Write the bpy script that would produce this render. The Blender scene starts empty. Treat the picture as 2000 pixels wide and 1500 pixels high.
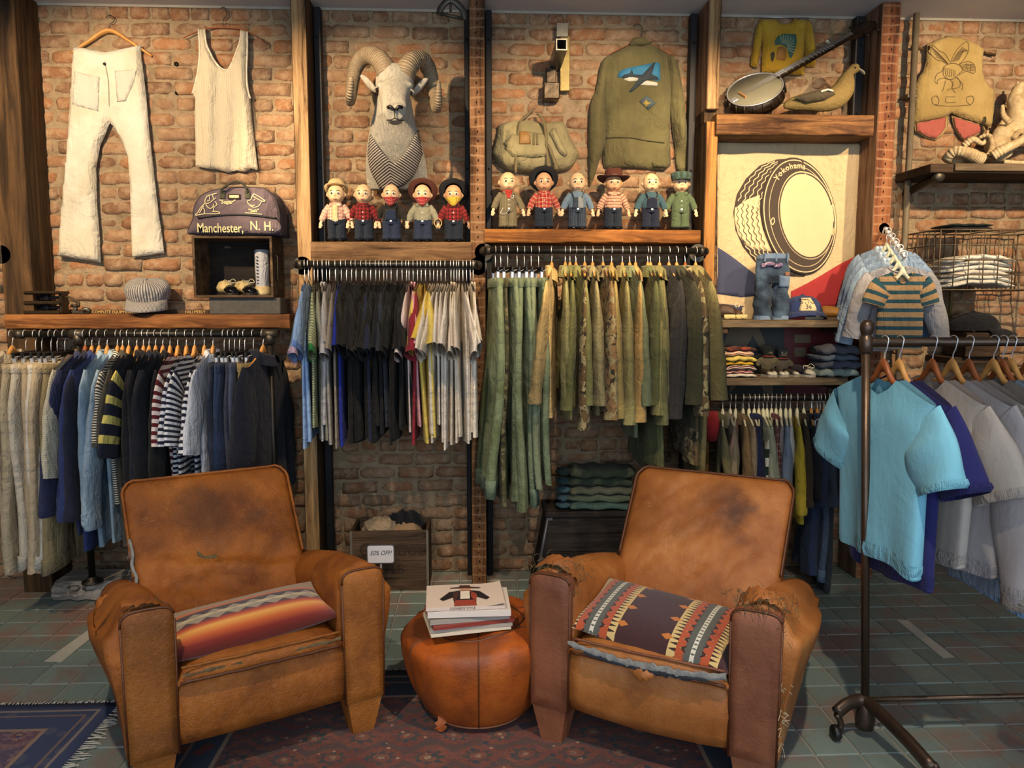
import bpy, bmesh, math, random
import numpy as np
from mathutils import Vector, Matrix, Euler
from mathutils.geometry import delaunay_2d_cdt

sc = bpy.context.scene
COL = sc.collection
R = math.radians
pi = math.pi

# ---------------------------------------------------------------- camera
F, CAMH, PITCH, YAW = 1500.0, 1.5, R(6.0), R(2.6)
cam = bpy.data.cameras.new('camera'); cam.sensor_width = 36; cam.lens = 36*F/2000
cam_o = bpy.data.objects.new('camera', cam); COL.objects.link(cam_o)
cam_o.location = (0, 0, CAMH); cam_o.rotation_euler = (pi/2-PITCH, 0, -YAW)
sc.camera = cam_o
_fw = np.array([math.sin(YAW)*math.cos(PITCH), math.cos(YAW)*math.cos(PITCH), -math.sin(PITCH)])
_rt = np.array([math.cos(YAW), -math.sin(YAW), 0]); _up = np.cross(_rt, _fw)
_C = np.array([0, 0, CAMH])
def ray(x, y): return _fw+_rt*(x-1000)/F+_up*(750-y)/F
def P(x, y, Y): d = ray(x, y); return _C+d*(Y/d[1])          # the pixel's point on the plane at depth Y
def FL(x, y, z=0): d = ray(x, y); return _C+d*((z-CAMH)/d[2])  # ... on the level plane at height z
W = 4.2        # brick wall
S = 3.98       # face of the studs and beams
CEIL = 3.02

# ---------------------------------------------------------------- light
world = bpy.data.worlds.new('daylight'); sc.world = world; world.use_nodes = True
bg = world.node_tree.nodes['Background']
bg.inputs[0].default_value = (0.62, 0.78, 1.0, 1); bg.inputs[1].default_value = 1.0
def area(name, loc, rot, sx, sy, power, col):
    l = bpy.data.lights.new(name, 'AREA'); l.shape = 'RECTANGLE'; l.size = sx; l.size_y = sy
    l.energy = power; l.color = col
    o = bpy.data.objects.new(name, l); COL.objects.link(o); o.location = loc; o.rotation_euler = rot
    return o
area('shop_window_daylight', (0.3, -1.7, 1.75), (R(90), 0, 0), 6.0, 2.3, 105, (0.74, 0.87, 1.0))
sc.view_settings.view_transform = 'Standard'; sc.view_settings.look = 'None'
sc.view_settings.exposure = 0.12; sc.view_settings.gamma = 1.0
sc.view_settings.use_curve_mapping = False
# spotlights of the ceiling track: x, y, aim point, power, cone
LAMPS = [(-2.0, 2.2, (-1.7, 4.2, 2.0), 270, 64), (-1.25, 2.2, (-0.5, 4.2, 2.1), 250, 46),
         (0.85, 2.2, (0.62, 4.2, 1.95), 230, 60),
         (1.5, 2.2, (1.45, 4.2, 1.9), 200, 54), (2.75, 2.2, (2.55, 4.2, 2.05), 260, 64),
         (-2.35, 2.2, (-1.95, 3.75, 1.15), 95, 50), (-0.25, 2.2, (-0.45, 3.75, 1.25), 110, 40), (0.3, 2.2, (0.62, 3.75, 1.3), 95, 42), (2.2, 1.6, (1.95, 2.5, 0.95), 22, 50)]  # pipe rack, tee and army rail spots are added to brighten the clothes
DOWN = [(-0.9, 1.2, (-0.85, 2.6, 0.6), 125, 52), (0.8, 1.2, (0.68, 2.55, 0.6), 150, 52)]

# ---------------------------------------------------------------- objects
def link(name, me, parent=None, loc=None, rot=None):
    o = bpy.data.objects.new(name, me); COL.objects.link(o)
    if parent is not None: o.parent = parent
    if loc is not None: o.location = loc
    if rot is not None: o.rotation_euler = rot
    return o
def tag(o, label=None, cat=None, group=None, kind=None):
    if label: o['label'] = label
    if cat: o['category'] = cat
    if group: o['group'] = group
    if kind: o['kind'] = kind
    return o
def thing(name, label, cat, loc=(0, 0, 0), rz=0, group=None):
    o = bpy.data.objects.new(name, None); COL.objects.link(o); o.empty_display_size = .05
    o.location = loc; o.rotation_euler = (0, 0, rz)
    return tag(o, label, cat, group)

class G:
    """collects quads and triangles with uv, builds one mesh"""
    def __init__(s): s.v = []; s.f = []; s.uv = []; s.m = []; s.n = 0
    def add(s, V, Fs, UV=None, m=0):
        V = np.asarray(V, float).reshape(-1, 3); b = s.n
        s.v.append(V); s.n += len(V)
        for i, f in enumerate(Fs):
            s.f.append([b+k for k in f]); s.m.append(m)
            s.uv.append(UV[i] if UV is not None else [(V[k][0], V[k][2]) for k in f])
        return s
    def loft(s, rings, closed=True, cap0=False, cap1=False, m=0, vlen=None):
        A = np.asarray(rings, float); M, N = A.shape[:2]
        d = np.linalg.norm(np.diff(A, axis=0), axis=2).mean(axis=1) if M > 1 else np.zeros(0)
        vv = np.concatenate([[0], np.cumsum(d)])
        Fs = []; UV = []
        for i in range(M-1):
            for j in range(N if closed else N-1):
                k = (j+1) % N
                Fs.append((i*N+j, i*N+k, (i+1)*N+k, (i+1)*N+j))
                u0, u1 = j/N, (j+1)/N
                UV.append([(u0, vv[i]), (u1, vv[i]), (u1, vv[i+1]), (u0, vv[i+1])])
        if cap0: Fs.append(tuple(range(N))[::-1]); UV.append([(0, 0)]*N)
        if cap1: Fs.append(tuple((M-1)*N+j for j in range(N))); UV.append([(0, vv[-1])]*N)
        return s.add(A.reshape(-1, 3), Fs, UV, m)
    def tube(s, pts, r, n=8, cap=True, m=0, flat=1.0):
        p = np.asarray(pts, float); r = np.broadcast_to(np.asarray(r, float), (len(p),))
        t = np.gradient(p, axis=0); t /= np.linalg.norm(t, axis=1)[:, None]+1e-12
        ref = np.array([0, 0, 1.0]) if abs(t[0][2]) < .9 else np.array([1.0, 0, 0])
        a = np.cross(t[0], ref); a /= np.linalg.norm(a); rings = []
        th = np.linspace(0, 2*pi, n, endpoint=False)
        for i in range(len(p)):
            a = a-t[i]*(a@t[i]); a /= np.linalg.norm(a)+1e-12; b = np.cross(t[i], a)
            rings.append(p[i]+r[i]*(np.cos(th)[:, None]*a+flat*np.sin(th)[:, None]*b))
        return s.loft(rings, True, cap, cap, m)
    def lathe(s, prof, n=20, c=(0, 0, 0), ax='z', m=0, sx=1, sy=1, cap=True):
        th = np.linspace(0, 2*pi, n, endpoint=False); rings = []
        for r, z in prof:
            q = np.stack([sx*r*np.cos(th), sy*r*np.sin(th), np.full(n, z)], 1)
            if ax == 'y': q = q[:, [0, 2, 1]]*np.array([1, 1, -1])
            if ax == 'x': q = q[:, [2, 0, 1]]
            rings.append(q+np.array(c))
        return s.loft(rings, True, cap, cap, m)
    def box(s, c, sz, bev=0.0, m=0, rot=None):
        bm = bmesh.new(); bmesh.ops.create_cube(bm, size=1)
        for v in bm.verts: v.co = Vector((v.co.x*sz[0], v.co.y*sz[1], v.co.z*sz[2]))
        if bev: bmesh.ops.bevel(bm, geom=list(bm.edges), offset=bev, segments=1, affect='EDGES')
        bm.verts.ensure_lookup_table()
        V = np.array([v.co[:] for v in bm.verts])
        if rot is not None: V = V@np.array(Euler(rot).to_matrix()).T
        Fs = [[v.index for v in f.verts] for f in bm.faces]; bm.free()
        return s.add(V+np.array(c), Fs, None, m)
    def prism(s, pts, y0, y1, m=0):
        """outline in x,z, from y0 to y1"""
        p = np.asarray(pts, float); n = len(p)
        V = np.concatenate([np.c_[p[:, 0], np.full(n, y0), p[:, 1]], np.c_[p[:, 0], np.full(n, y1), p[:, 1]]])
        Fs = [tuple(range(n)), tuple(range(2*n-1, n-1, -1))]+[(i, (i+1) % n, n+(i+1) % n, n+i) for i in range(n)]
        return s.add(V, Fs, None, m)
    def xf(s, mat):
        """transform everything so far"""
        A = np.concatenate(s.v); M4 = np.array(mat)
        s.v = [A@M4[:3, :3].T+M4[:3, 3]]
        return s
    def bend(s, fn):
        A = np.concatenate(s.v); s.v = [np.asarray(fn(A))]; return s
    def mesh(s, name, mats, smooth=True):
        me = bpy.data.meshes.new(name); V = np.concatenate(s.v)
        me.from_pydata(V.tolist(), [], s.f)
        for mt in (mats if isinstance(mats, (list, tuple)) else [mats]): me.materials.append(mt)
        me.polygons.foreach_set('material_index', s.m)
        if smooth: me.polygons.foreach_set('use_smooth', [True]*len(s.f))
        ul = me.uv_layers.new(name='uv')
        ul.data.foreach_set('uv', np.array([c for f in s.uv for c in f], float).ravel())
        me.update()
        if smooth == 'auto': me.set_sharp_from_angle(angle=R(40))
        return me
    def build(s, name, mats, parent=None, smooth=True, loc=None, rot=None):
        return link(name, s.mesh(name, mats, smooth), parent, loc, rot)

def fuse(g, voxel, name, mat, parent=None, smooth_it=4, loc=None, rot=None):
    """melt overlapping shapes into one continuous skin"""
    me = g.mesh(name+'_raw', mat); o = bpy.data.objects.new(name+'_raw', me); COL.objects.link(o)
    m = o.modifiers.new('r', 'REMESH'); m.mode = 'VOXEL'; m.voxel_size = voxel; m.use_smooth_shade = True
    if smooth_it:
        q = o.modifiers.new('s', 'SMOOTH'); q.factor = .5; q.iterations = smooth_it
    dg = bpy.context.evaluated_depsgraph_get()
    me2 = bpy.data.meshes.new_from_object(o.evaluated_get(dg)); me2.name = name
    bpy.data.objects.remove(o); bpy.data.meshes.remove(me)
    if not me2.materials: me2.materials.append(mat)
    return link(name, me2, parent, loc, rot)

def sm(a, b, x): t = np.clip((np.asarray(x, float)-a)/(b-a), 0, 1); return t*t*(3-2*t)
def wob(seed, n=4, f=6.0):
    """smooth pseudo noise of two coordinates"""
    r = np.random.RandomState(seed); k = r.normal(0, f, (n, 2)); ph = r.uniform(0, 6.28, n); a = r.uniform(.5, 1, n)/n
    return lambda x, y: sum(a[i]*np.sin(k[i, 0]*np.asarray(x)+k[i, 1]*np.asarray(y)+ph[i]) for i in range(n))
def curve(pts, n=24):
    """Catmull-Rom through the points"""
    p = np.asarray(pts, float); p = np.concatenate([[2*p[0]-p[1]], p, [2*p[-1]-p[-2]]]); out = []
    m = len(p)-3
    for q in np.linspace(0, m, n):
        i = min(int(q), m-1); t = q-i; a, b, c, d = p[i:i+4]
        out.append(.5*((2*b)+(-a+c)*t+(2*a-5*b+4*c-d)*t*t+(-a+3*b-3*c+d)*t**3))
    return np.array(out)

def puff(outline, thick, res, fold=None, back=0.0, edge=None, holes=()):
    """cloth of some thickness from an outline (x,z metres); its front bulges to -y, its back is flat at y=back"""
    o = np.asarray(outline, float); n = len(o)
    lo, hi = o.min(0), o.max(0)
    X, Z = np.meshgrid(np.arange(lo[0]+res/2, hi[0], res), np.arange(lo[1]+res/2, hi[1], res))
    q = np.c_[X.ravel(), Z.ravel()]
    def inside(q, o):
        c = np.zeros(len(q), bool); j = len(o)-1
        for i in range(len(o)):
            xi, zi = o[i]; xj, zj = o[j]
            t = ((zi > q[:, 1]) != (zj > q[:, 1])) & (q[:, 0] < (xj-xi)*(q[:, 1]-zi)/(zj-zi+1e-12)+xi)
            c ^= t; j = i
        return c
    def dist(q, o):
        d = np.full(len(q), 9.)
        for i in range(len(o)):
            a = o[i]; b = o[(i+1) % len(o)]; ab = b-a
            t = np.clip(((q-a)@ab)/(ab@ab+1e-12), 0, 1); d = np.minimum(d, np.linalg.norm(q-a-t[:, None]*ab, axis=1))
        return d
    q = q[inside(q, o)]; q = q[dist(q, o) > res*.45]
    dd = []                                                # subdivide the outline
    for i in range(n):
        a, b = o[i], o[(i+1) % n]; k = max(1, int(np.linalg.norm(b-a)/res))
        dd += [a+(b-a)*t/k for t in range(k)]
    dd = np.array(dd); nb = len(dd)
    allp = np.concatenate([dd, q])
    res_ = delaunay_2d_cdt([Vector(p) for p in allp], [(i, (i+1) % nb) for i in range(nb)], [], 1, 1e-6)
    V2 = np.array([v[:] for v in res_[0]]); T = res_[2]
    cen = np.array([V2[list(t)].mean(0) for t in T]); ok = inside(cen, o)
    d = dist(V2, o); e = edge or thick*1.3
    h = np.sqrt(np.clip(1-(1-np.clip(d/e, 0, 1))**2, 0, 1))
    f = fold(V2[:, 0], V2[:, 1]) if fold else 0
    yf = back-.0015-h*(thick+f*thick)
    m = len(V2)
    V = np.concatenate([np.c_[V2[:, 0], yf, V2[:, 1]], np.c_[V2[:, 0], np.full(m, back), V2[:, 1]]])
    Fs = []
    for t, k in zip(T, ok):
        if not k: continue
        a, b, c = t
        A = (V2[b]-V2[a]); B = (V2[c]-V2[a])
        if A[0]*B[1]-A[1]*B[0] < 0: b, c = c, b
        Fs.append((a, b, c)); Fs.append((m+a, m+c, m+b))
    from collections import Counter
    cnt = Counter()
    for fc in Fs:
        if fc[0] < m and fc[1] < m:
            for x, y in ((fc[0], fc[1]), (fc[1], fc[2]), (fc[2], fc[0])): cnt[(x, y)] += 1
    for (x, y) in list(cnt):
        if (y, x) not in cnt: Fs.append((y, x, m+x, m+y))
    g = G(); g.add(V, Fs); return g
def pxo(pts, Y, org):
    """pixel outline -> x,z relative to org on the plane Y"""
    return [(P(x, y, Y)[0]-org[0], P(x, y, Y)[2]-org[2]) for x, y in pts]

def text(name, s, size, mat, parent, loc, rot=(pi/2, 0, 0), ext=.0008, shear=0, align='CENTER', space=1.0, sx=1.0, bend=None, bold=0.0):
    c = bpy.data.curves.new(name, 'FONT'); c.body = s; c.size = size; c.extrude = ext; c.shear = shear
    c.align_x = align; c.align_y = 'CENTER'; c.space_character = space; c.resolution_u = 3; c.offset = bold
    o = bpy.data.objects.new(name+'_c', c); COL.objects.link(o)
    me = bpy.data.meshes.new_from_object(o.evaluated_get(bpy.context.evaluated_depsgraph_get()))
    bpy.data.objects.remove(o); bpy.data.curves.remove(c)
    me.name = name; me.materials.clear(); me.materials.append(mat)
    for v in me.vertices:
        v.co.x *= sx
        if bend: v.co = bend(v.co)
    return link(name, me, parent, loc, rot)

def ribbon(g, pts, w, m=0, closed=False, y=0.0, t=.0006):
    """painted line on an x,z plane"""
    p = np.asarray(pts, float)
    if closed: p = np.concatenate([p, p[:1]])
    d = np.gradient(p, axis=0); d /= np.linalg.norm(d, axis=1)[:, None]+1e-12
    nrm = np.c_[-d[:, 1], d[:, 0]]*w/2; a = p+nrm; b = p-nrm
    yy = np.broadcast_to(np.asarray(y, float), (len(p),))
    rings = np.stack([np.c_[a[:, 0], yy, a[:, 1]], np.c_[b[:, 0], yy, b[:, 1]]], 1)
    return g.loft(rings, False, m=m)
# ---------------------------------------------------------------- materials
def srgb(c):
    if isinstance(c, str): c = [int(c[i:i+2], 16)/255 for i in (1, 3, 5)]
    return tuple((x/12.92 if x <= .04045 else ((x+.055)/1.055)**2.4) for x in c)+(1,)
class NT:
    def __init__(s, name, rough=.8, metal=0, sheen=0, spec=.5):
        s.mat = bpy.data.materials.new(name); s.mat.use_nodes = True; s.t = s.mat.node_tree
        s.b = s.t.nodes['Principled BSDF']; s.b.inputs['Roughness'].default_value = rough
        s.b.inputs['Metallic'].default_value = metal; s.b.inputs['Specular IOR Level'].default_value = spec
        if sheen: s.b.inputs['Sheen Weight'].default_value = sheen; s.b.inputs['Sheen Roughness'].default_value = .6
    def n(s, ty, props=None, **ins):
        nd = s.t.nodes.new('ShaderNode'+ty)
        for k, v in (props or {}).items(): setattr(nd, k, v)
        for k, v in ins.items():
            key = int(k[1:]) if k[0] == 'i' and k[1:].isdigit() else k.replace('_', ' ')
            s.put(nd.inputs[key], v)
        return nd
    def put(s, sock, v):
        if isinstance(v, bpy.types.NodeSocket): s.t.links.new(v, sock)
        elif hasattr(v, 'outputs'): s.t.links.new(v.outputs[0], sock)
        else: sock.default_value = v
    def co(s, kind='Object', scale=(1, 1, 1), loc=(0, 0, 0), rot=(0, 0, 0)):
        tc = s.n('TexCoord'); return s.n('Mapping', i0=tc.outputs[kind], i1=loc, i2=rot, i3=scale).outputs[0]
    def noise(s, co, scale=5, detail=3, rough=.5, dist=0):
        return s.n('TexNoise', i0=co, Scale=scale, Detail=detail, Roughness=rough, Distortion=dist).outputs[0]
    def math(s, op, a, b=0.0, c=0.0): return s.n('Math', {'operation': op}, i0=a, i1=b, i2=c).outputs[0]
    def ramp(s, fac, stops, interp='LINEAR'):
        nd = s.n('ValToRGB', i0=fac); cr = nd.color_ramp; cr.interpolation = interp
        while len(cr.elements) < len(stops): cr.elements.new(.5)
        for e, (p, c) in zip(cr.elements, stops): e.position = p; e.color = c if len(c) == 4 else tuple(c)+(1,)
        return nd.outputs[0]
    def mix(s, f, a, b, mode='MIX'):
        nd = s.n('Mix', {'data_type': 'RGBA', 'blend_type': mode})
        s.put(nd.inputs[0], f); s.put(nd.inputs[6], a); s.put(nd.inputs[7], b); return nd.outputs[2]
    def bump(s, h, strength=.3, dist=.01):
        nd = s.n('Bump', Strength=strength, Distance=dist, Height=h); s.put(s.b.inputs['Normal'], nd.outputs[0])
    def col(s, c): s.put(s.b.inputs['Base Color'], c); return s
    def sep(s, co): return s.n('SeparateXYZ', i0=co).outputs
def dk(c, k): c = srgb(c) if isinstance(c, str) else c; return (c[0]*k, c[1]*k, c[2]*k, 1)

_mc = {}
def cloth(c, var=.18, kind='plain', c2=None, period=.03, duty=.5, rough=.9, wrinkle=1.0, scale=7):
    key = (c, var, kind, c2, period, duty, rough, wrinkle)
    if key in _mc: return _mc[key]
    m = NT('cloth_'+kind+'_'+c[1:], rough, sheen=.06, spec=.2)
    ob = m.co('Object'); uv = m.co('UV')
    nz = m.noise(ob, scale, 4, .6)
    base = m.mix(m.math('SUBTRACT', nz, .2), dk(c, 1-var*1.5), dk(c, 1+var))
    if kind in ('stripe', 'vstripe'):
        x = m.sep(uv)[1 if kind == 'stripe' else 0]
        fr = m.math('FRACT', m.math('DIVIDE', x, period))
        base = m.mix(m.math('LESS_THAN', fr, duty), base, m.mix(m.math('SUBTRACT', nz, .2), dk(c2, 1-var), dk(c2, 1+var)))
    elif kind == 'plaid':
        u, v, _ = m.sep(uv)
        f1 = m.math('LESS_THAN', m.math('FRACT', m.math('MULTIPLY', u, 14)), duty)
        f2 = m.math('LESS_THAN', m.math('FRACT', m.math('DIVIDE', v, period)), duty)
        base = m.mix(m.math('MULTIPLY', m.math('ADD', f1, f2), .5), base, srgb(c2))
    elif kind == 'camo':
        n1 = m.noise(ob, 22, 2, .4, .6); n2 = m.noise(m.co('Object', loc=(3, 1, 7)), 26, 2, .4, .8)
        base = m.mix(m.math('GREATER_THAN', n1, .52), base, srgb(c2))
        base = m.mix(m.math('GREATER_THAN', n2, .6), base, srgb('#2c281e'))
    elif kind == 'faded':
        n1 = m.noise(ob, 3.5, 3, .6)
        base = m.mix(m.ramp(n1, [(.42, (0, 0, 0)), (.68, (1, 1, 1))]), base, srgb(c2))
    m.col(base)
    h = m.math('ADD', m.math('MULTIPLY', m.noise(ob, 240, 2, .7), .12), m.math('ADD', m.noise(m.co('Object', (1, 1, .22)), 30, 3, .6, .5), m.math('MULTIPLY', m.noise(ob, 9, 4, .6, 1.6), 1.4)))
    m.bump(h, .55*wrinkle, .026)
    _mc[key] = m.mat; return m.mat
def plain(name, c, rough=.5, metal=0, var=.15, bump=.1, scale=20, spec=.5):
    key = (name, c)
    if key in _mc: return _mc[key]
    m = NT(name, rough, metal, spec=spec); ob = m.co('Object'); nz = m.noise(ob, scale, 4, .6)
    m.col(m.mix(nz, dk(c, 1-var*1.4), dk(c, 1+var*1.2)))
    if bump: m.bump(nz, bump, .01)
    _mc[key] = m.mat; return m.mat
def wood(name, c1, c2, axis=0, rough=.75, dark='#20140c', lath=False, holes=.0, sc_=1.0, worn=None):
    m = NT(name, rough, spec=.25)
    st = [14*sc_]*3; st[axis] = 1.1*sc_
    ob = m.co('Object', tuple(st)); raw = m.co('Object')
    g1 = m.noise(ob, 1.6, 5, .65, .8); g2 = m.noise(m.co('Object', tuple(x*3.2 for x in st)), 2.2, 3, .7, .3)
    base = m.ramp(g1, [(.30, srgb(dark)), (.42, srgb(c2)), (.66, srgb(c1))])
    base = m.mix(m.math('MULTIPLY', g2, .55), base, srgb(c2), 'MULTIPLY')
    st2 = m.noise(raw, 2.6, 3, .6, .5)
    base = m.mix(m.ramp(st2, [(.52, (0, 0, 0)), (.72, (.75, .75, .75))]), base, dk(c2, .45))
    if worn: base = m.mix(m.ramp(m.noise(m.co('Object', loc=(5, 2, 1)), 3.1, 3, .6), [(.5, (0, 0, 0)), (.66, (.7, .7, .7))]), base, srgb(worn))
    h = m.math('ADD', g1, m.math('MULTIPLY', g2, .7))
    if lath:        # ghosts of plaster keys and nails left by the old laths
        x, y, z = m.sep(raw)
        wz = m.math('ADD', z, m.math('MULTIPLY', m.noise(raw, 9, 2), .03))
        fr = m.math('FRACT', m.math('DIVIDE', wz, .0475))
        line = m.math('LESS_THAN', m.math('ABSOLUTE', m.math('SUBTRACT', fr, .5)), .1)
        base = m.mix(m.math('MULTIPLY', m.math('MULTIPLY', line, m.noise(raw, 14, 2)), .55), base, srgb('#a98f70'))
        fr2 = m.math('SUBTRACT', m.math('FRACT', m.math('ADD', fr, .5)), .5)
        dz = m.math('MULTIPLY', fr2, .0475)
        dx = m.math('ADD', x, m.math('MULTIPLY', m.math('SUBTRACT', m.noise(m.co('Object', (0, 0, 1)), 21, 1), .5), .05))
        nail = m.math('LESS_THAN', m.math('SQRT', m.math('ADD', m.math('MULTIPLY', m.math('MULTIPLY', dx, dx), 3.5), m.math('MULTIPLY', dz, dz))), .0075)
        base = m.mix(nail, base, srgb('#120c08'))
    elif holes:
        vo = m.n('TexVoronoi', i0=m.co('Object', (1, 1, .7)), Scale=9 if holes < 1 else 14)
        base = m.mix(m.math('LESS_THAN', vo.outputs[0], .055), base, srgb('#140d08'))
    m.col(base); m.bump(h, .35, .012)
    return m.mat
def leather(name, c1, c2, c3, stains=(), rough=.42, scale=5.0, wrinkle=.35, worn='#c98a4c', wornamt=.5):
    m = NT(name, rough, spec=.45); ob = m.co('Object')
    n1 = m.noise(ob, scale, 5, .62, .3); n2 = m.noise(m.co('Object', loc=(4, 7, 2)), scale*.55, 3, .55)
    base = m.ramp(n1, [(.28, srgb(c2)), (.52, srgb(c1)), (.78, srgb(c3))])
    base = m.mix(m.ramp(n2, [(.5, (0, 0, 0)), (.75, (.55, .55, .55))]), base, dk(c2, .62))
    base = m.mix(m.math('MULTIPLY', m.ramp(m.noise(m.co('Object', loc=(9, 1, 3)), scale*6, 5, .75, 1.2), [(.60, (0, 0, 0)), (.74, (1, 1, 1))]), wornamt), base, srgb(worn))
    for (x, y, z, r, amt, cc) in stains:
        d = m.n('VectorMath', {'operation': 'DISTANCE'}, i0=m.n('VectorMath', {'operation': 'ADD'}, i0=ob, i1=m.n('VectorMath', {'operation': 'SCALE'}, i0=m.n('TexNoise', i0=ob, Scale=9.0, Detail=3.0).outputs[1], i3=.16 if 0 else .0).outputs[0]).outputs[0], i1=(x, y, z)).outputs[1]
        dn = m.math('ADD', d, m.math('MULTIPLY', m.math('SUBTRACT', m.noise(ob, 11, 4, .6), .5), r*1.3))
        base = m.mix(m.math('MULTIPLY', m.ramp(m.math('DIVIDE', dn, r), [(.55, (1, 1, 1)), (1.0, (0, 0, 0))]), amt), base, srgb(cc))
    m.col(base)
    h = m.math('ADD', m.noise(ob, 34, 6, .7, 1.4), m.math('MULTIPLY', m.noise(ob, 220, 2, .6), .35))
    m.bump(h, wrinkle, .012)
    m.put(m.b.inputs['Roughness'], m.ramp(n1, [(.2, (rough+.18,)*3), (.8, (rough-.06,)*3)]))
    return m.mat

M_IRON = plain('black_pipe', '#2b2926', .42, .75, .3, .15)
M_IRON2 = plain('worn_pipe', '#4a453d', .45, .7, .35, .2)
M_BLACKSTEEL = plain('flat_black_steel', '#17161a', .6, .3, .2)
M_CHROME = plain('chrome_wire', '#d8d8da', .38, .7, .05, 0)
M_BRASS = plain('old_brass', '#6d6038', .45, .6, .35, .2)
M_BLACKPLASTIC = plain('black_plastic', '#131212', .45, 0, .1, 0)
M_WHANG = plain('hanger_wood', '#c08a4a', .45, 0, .22, .05, 30)
M_WHANG_D = plain('dark_hanger_wood', '#8a4a24', .45, 0, .22, .05, 30)
M_WHITEPL = plain('cream_plastic', '#d9d6b8', .45, 0, .06, 0)
M_GREYWOOD = wood('grey_weathered_wood', '#8d7c63', '#5d4c3a', 0)
M_OAK0 = wood('orange_brown_beam', '#ad7642', '#6e4423', 0)
M_OAK1 = wood('grey_brown_beam', '#927352', '#5f452c', 0, holes=.5)
M_OAK2 = wood('warm_pine_beam', '#b77b3c', '#77491f', 0)
M_OAK3 = wood('rough_dark_beam', '#a87a48', '#543520', 0, worn='#6f4a2c')
M_POST_D = wood('dark_post_wood', '#6a4e30', '#3a2917', 2)
M_POST_L = wood('pale_post_wood', '#c4a87c', '#937450', 2, holes=.5)
M_POST_Y = wood('yellow_pine_post', '#c0904f', '#946533', 2, holes=.5)
M_STUD = wood('lath_marked_stud', '#96704f', '#6a4629', 2, lath=True)
M_STUD2 = wood('red_lath_marked_stud', '#9c6a45', '#744228', 2, lath=True)
M_SIDE = wood('pinkish_bare_wood', '#9a7a62', '#74563f', 2)
M_DARKWOOD = wood('dark_crate_wood', '#5a4433', '#33251a', 0)
M_DRIFT = wood('pale_split_timber', '#d8d0c4', '#a1968a', 0)

def brick_mat():
    m = NT('old_brick', .93, spec=.15); ob = m.co('Object')
    geo = m.n('NewGeometry'); oi = m.n('ObjectInfo')
    rnd = m.math('FRACT', m.math('ADD', oi.outputs['Random'], m.math('MULTIPLY', geo.outputs['Random Per Island'], 7.31)))
    base = m.ramp(rnd, [(0, srgb('#7f5c44')), (.25, srgb('#996c4c')), (.45, srgb('#8d6e55')), (.62, srgb('#9b795d')), (.8, srgb('#755945')), (1, srgb('#a27350'))])
    pos = geo.outputs['Position']
    n1 = m.noise(pos, 16, 5, .7); n2 = m.noise(pos, 70, 4, .7)
    base = m.mix(m.ramp(n1, [(.44, (0, 0, 0)), (.66, (.75, .75, .75))]), base, srgb('#b39b7e'))
    base = m.mix(m.math('MULTIPLY', m.ramp(n2, [(.55, (0, 0, 0)), (.7, (1, 1, 1))]), .5), base, srgb('#6d4a38'))
    m.col(base); m.bump(m.math('ADD', n1, m.math('MULTIPLY', n2, .8)), .75, .014)
    return m.mat
def mortar_mat():
    m = NT('lime_mortar', .95, spec=.1); pos = m.n('NewGeometry').outputs['Position']
    n1 = m.noise(pos, 14, 5, .7); n2 = m.noise(pos, 80, 4, .75)
    m.col(m.ramp(n1, [(.3, srgb('#8f7b60')), (.6, srgb('#b39d80')), (.8, srgb('#a18c70'))]))
    m.bump(m.math('ADD', n1, n2), .9, .02); return m.mat
M_BRICK = brick_mat(); M_MORTAR = mortar_mat()
def tile_mat():
    m = NT('green_quarry_tile', .38, spec=.5)
    geo = m.n('NewGeometry'); pos = geo.outputs['Position']
    rnd = m.math('FRACT', m.math('ADD', m.n('ObjectInfo').outputs['Random'], m.math('MULTIPLY', geo.outputs['Random Per Island'], 5.7)))
    base = m.ramp(rnd, [(0, srgb('#7a8a84')), (.5, srgb('#71807b')), (1, srgb('#85948c'))])
    n1 = m.noise(pos, 2.3, 5, .7, .4); n2 = m.noise(pos, 30, 4, .7)
    base = m.mix(m.ramp(n1, [(.47, (0, 0, 0)), (.62, (.8, .8, .8))]), base, srgb('#8f6256'))     # worn to the red clay
    base = m.mix(m.math('MULTIPLY', n2, .3), base, srgb('#565d59'))
    m.col(base); m.bump(n2, .12, .004)
    m.put(m.b.inputs['Roughness'], m.ramp(n2, [(.3, (.32,)*3), (.7, (.55,)*3)])); return m.mat
M_TILE = tile_mat(); M_GROUT = plain('pale_grout', '#8d8a80', .9, 0, .2, .2)
M_CEIL = plain('grey_plaster_ceiling', '#c4c3c4', .9, 0, .05, .1, 6)
M_WALLP = plain('plain_plaster', '#6b6259', .9, 0, .06, .1, 6)
# ---------------------------------------------------------------- the room
X0, X1, YF = -3.3, 4.0, -1.8
rng = random.Random(4); nr = np.random.RandomState(4)
def proj(p):
    v = np.asarray(p, float)-_C; d = v@_fw; return 1000+F*(v@_rt)/d, 750-F*(v@_up)/d

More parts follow.
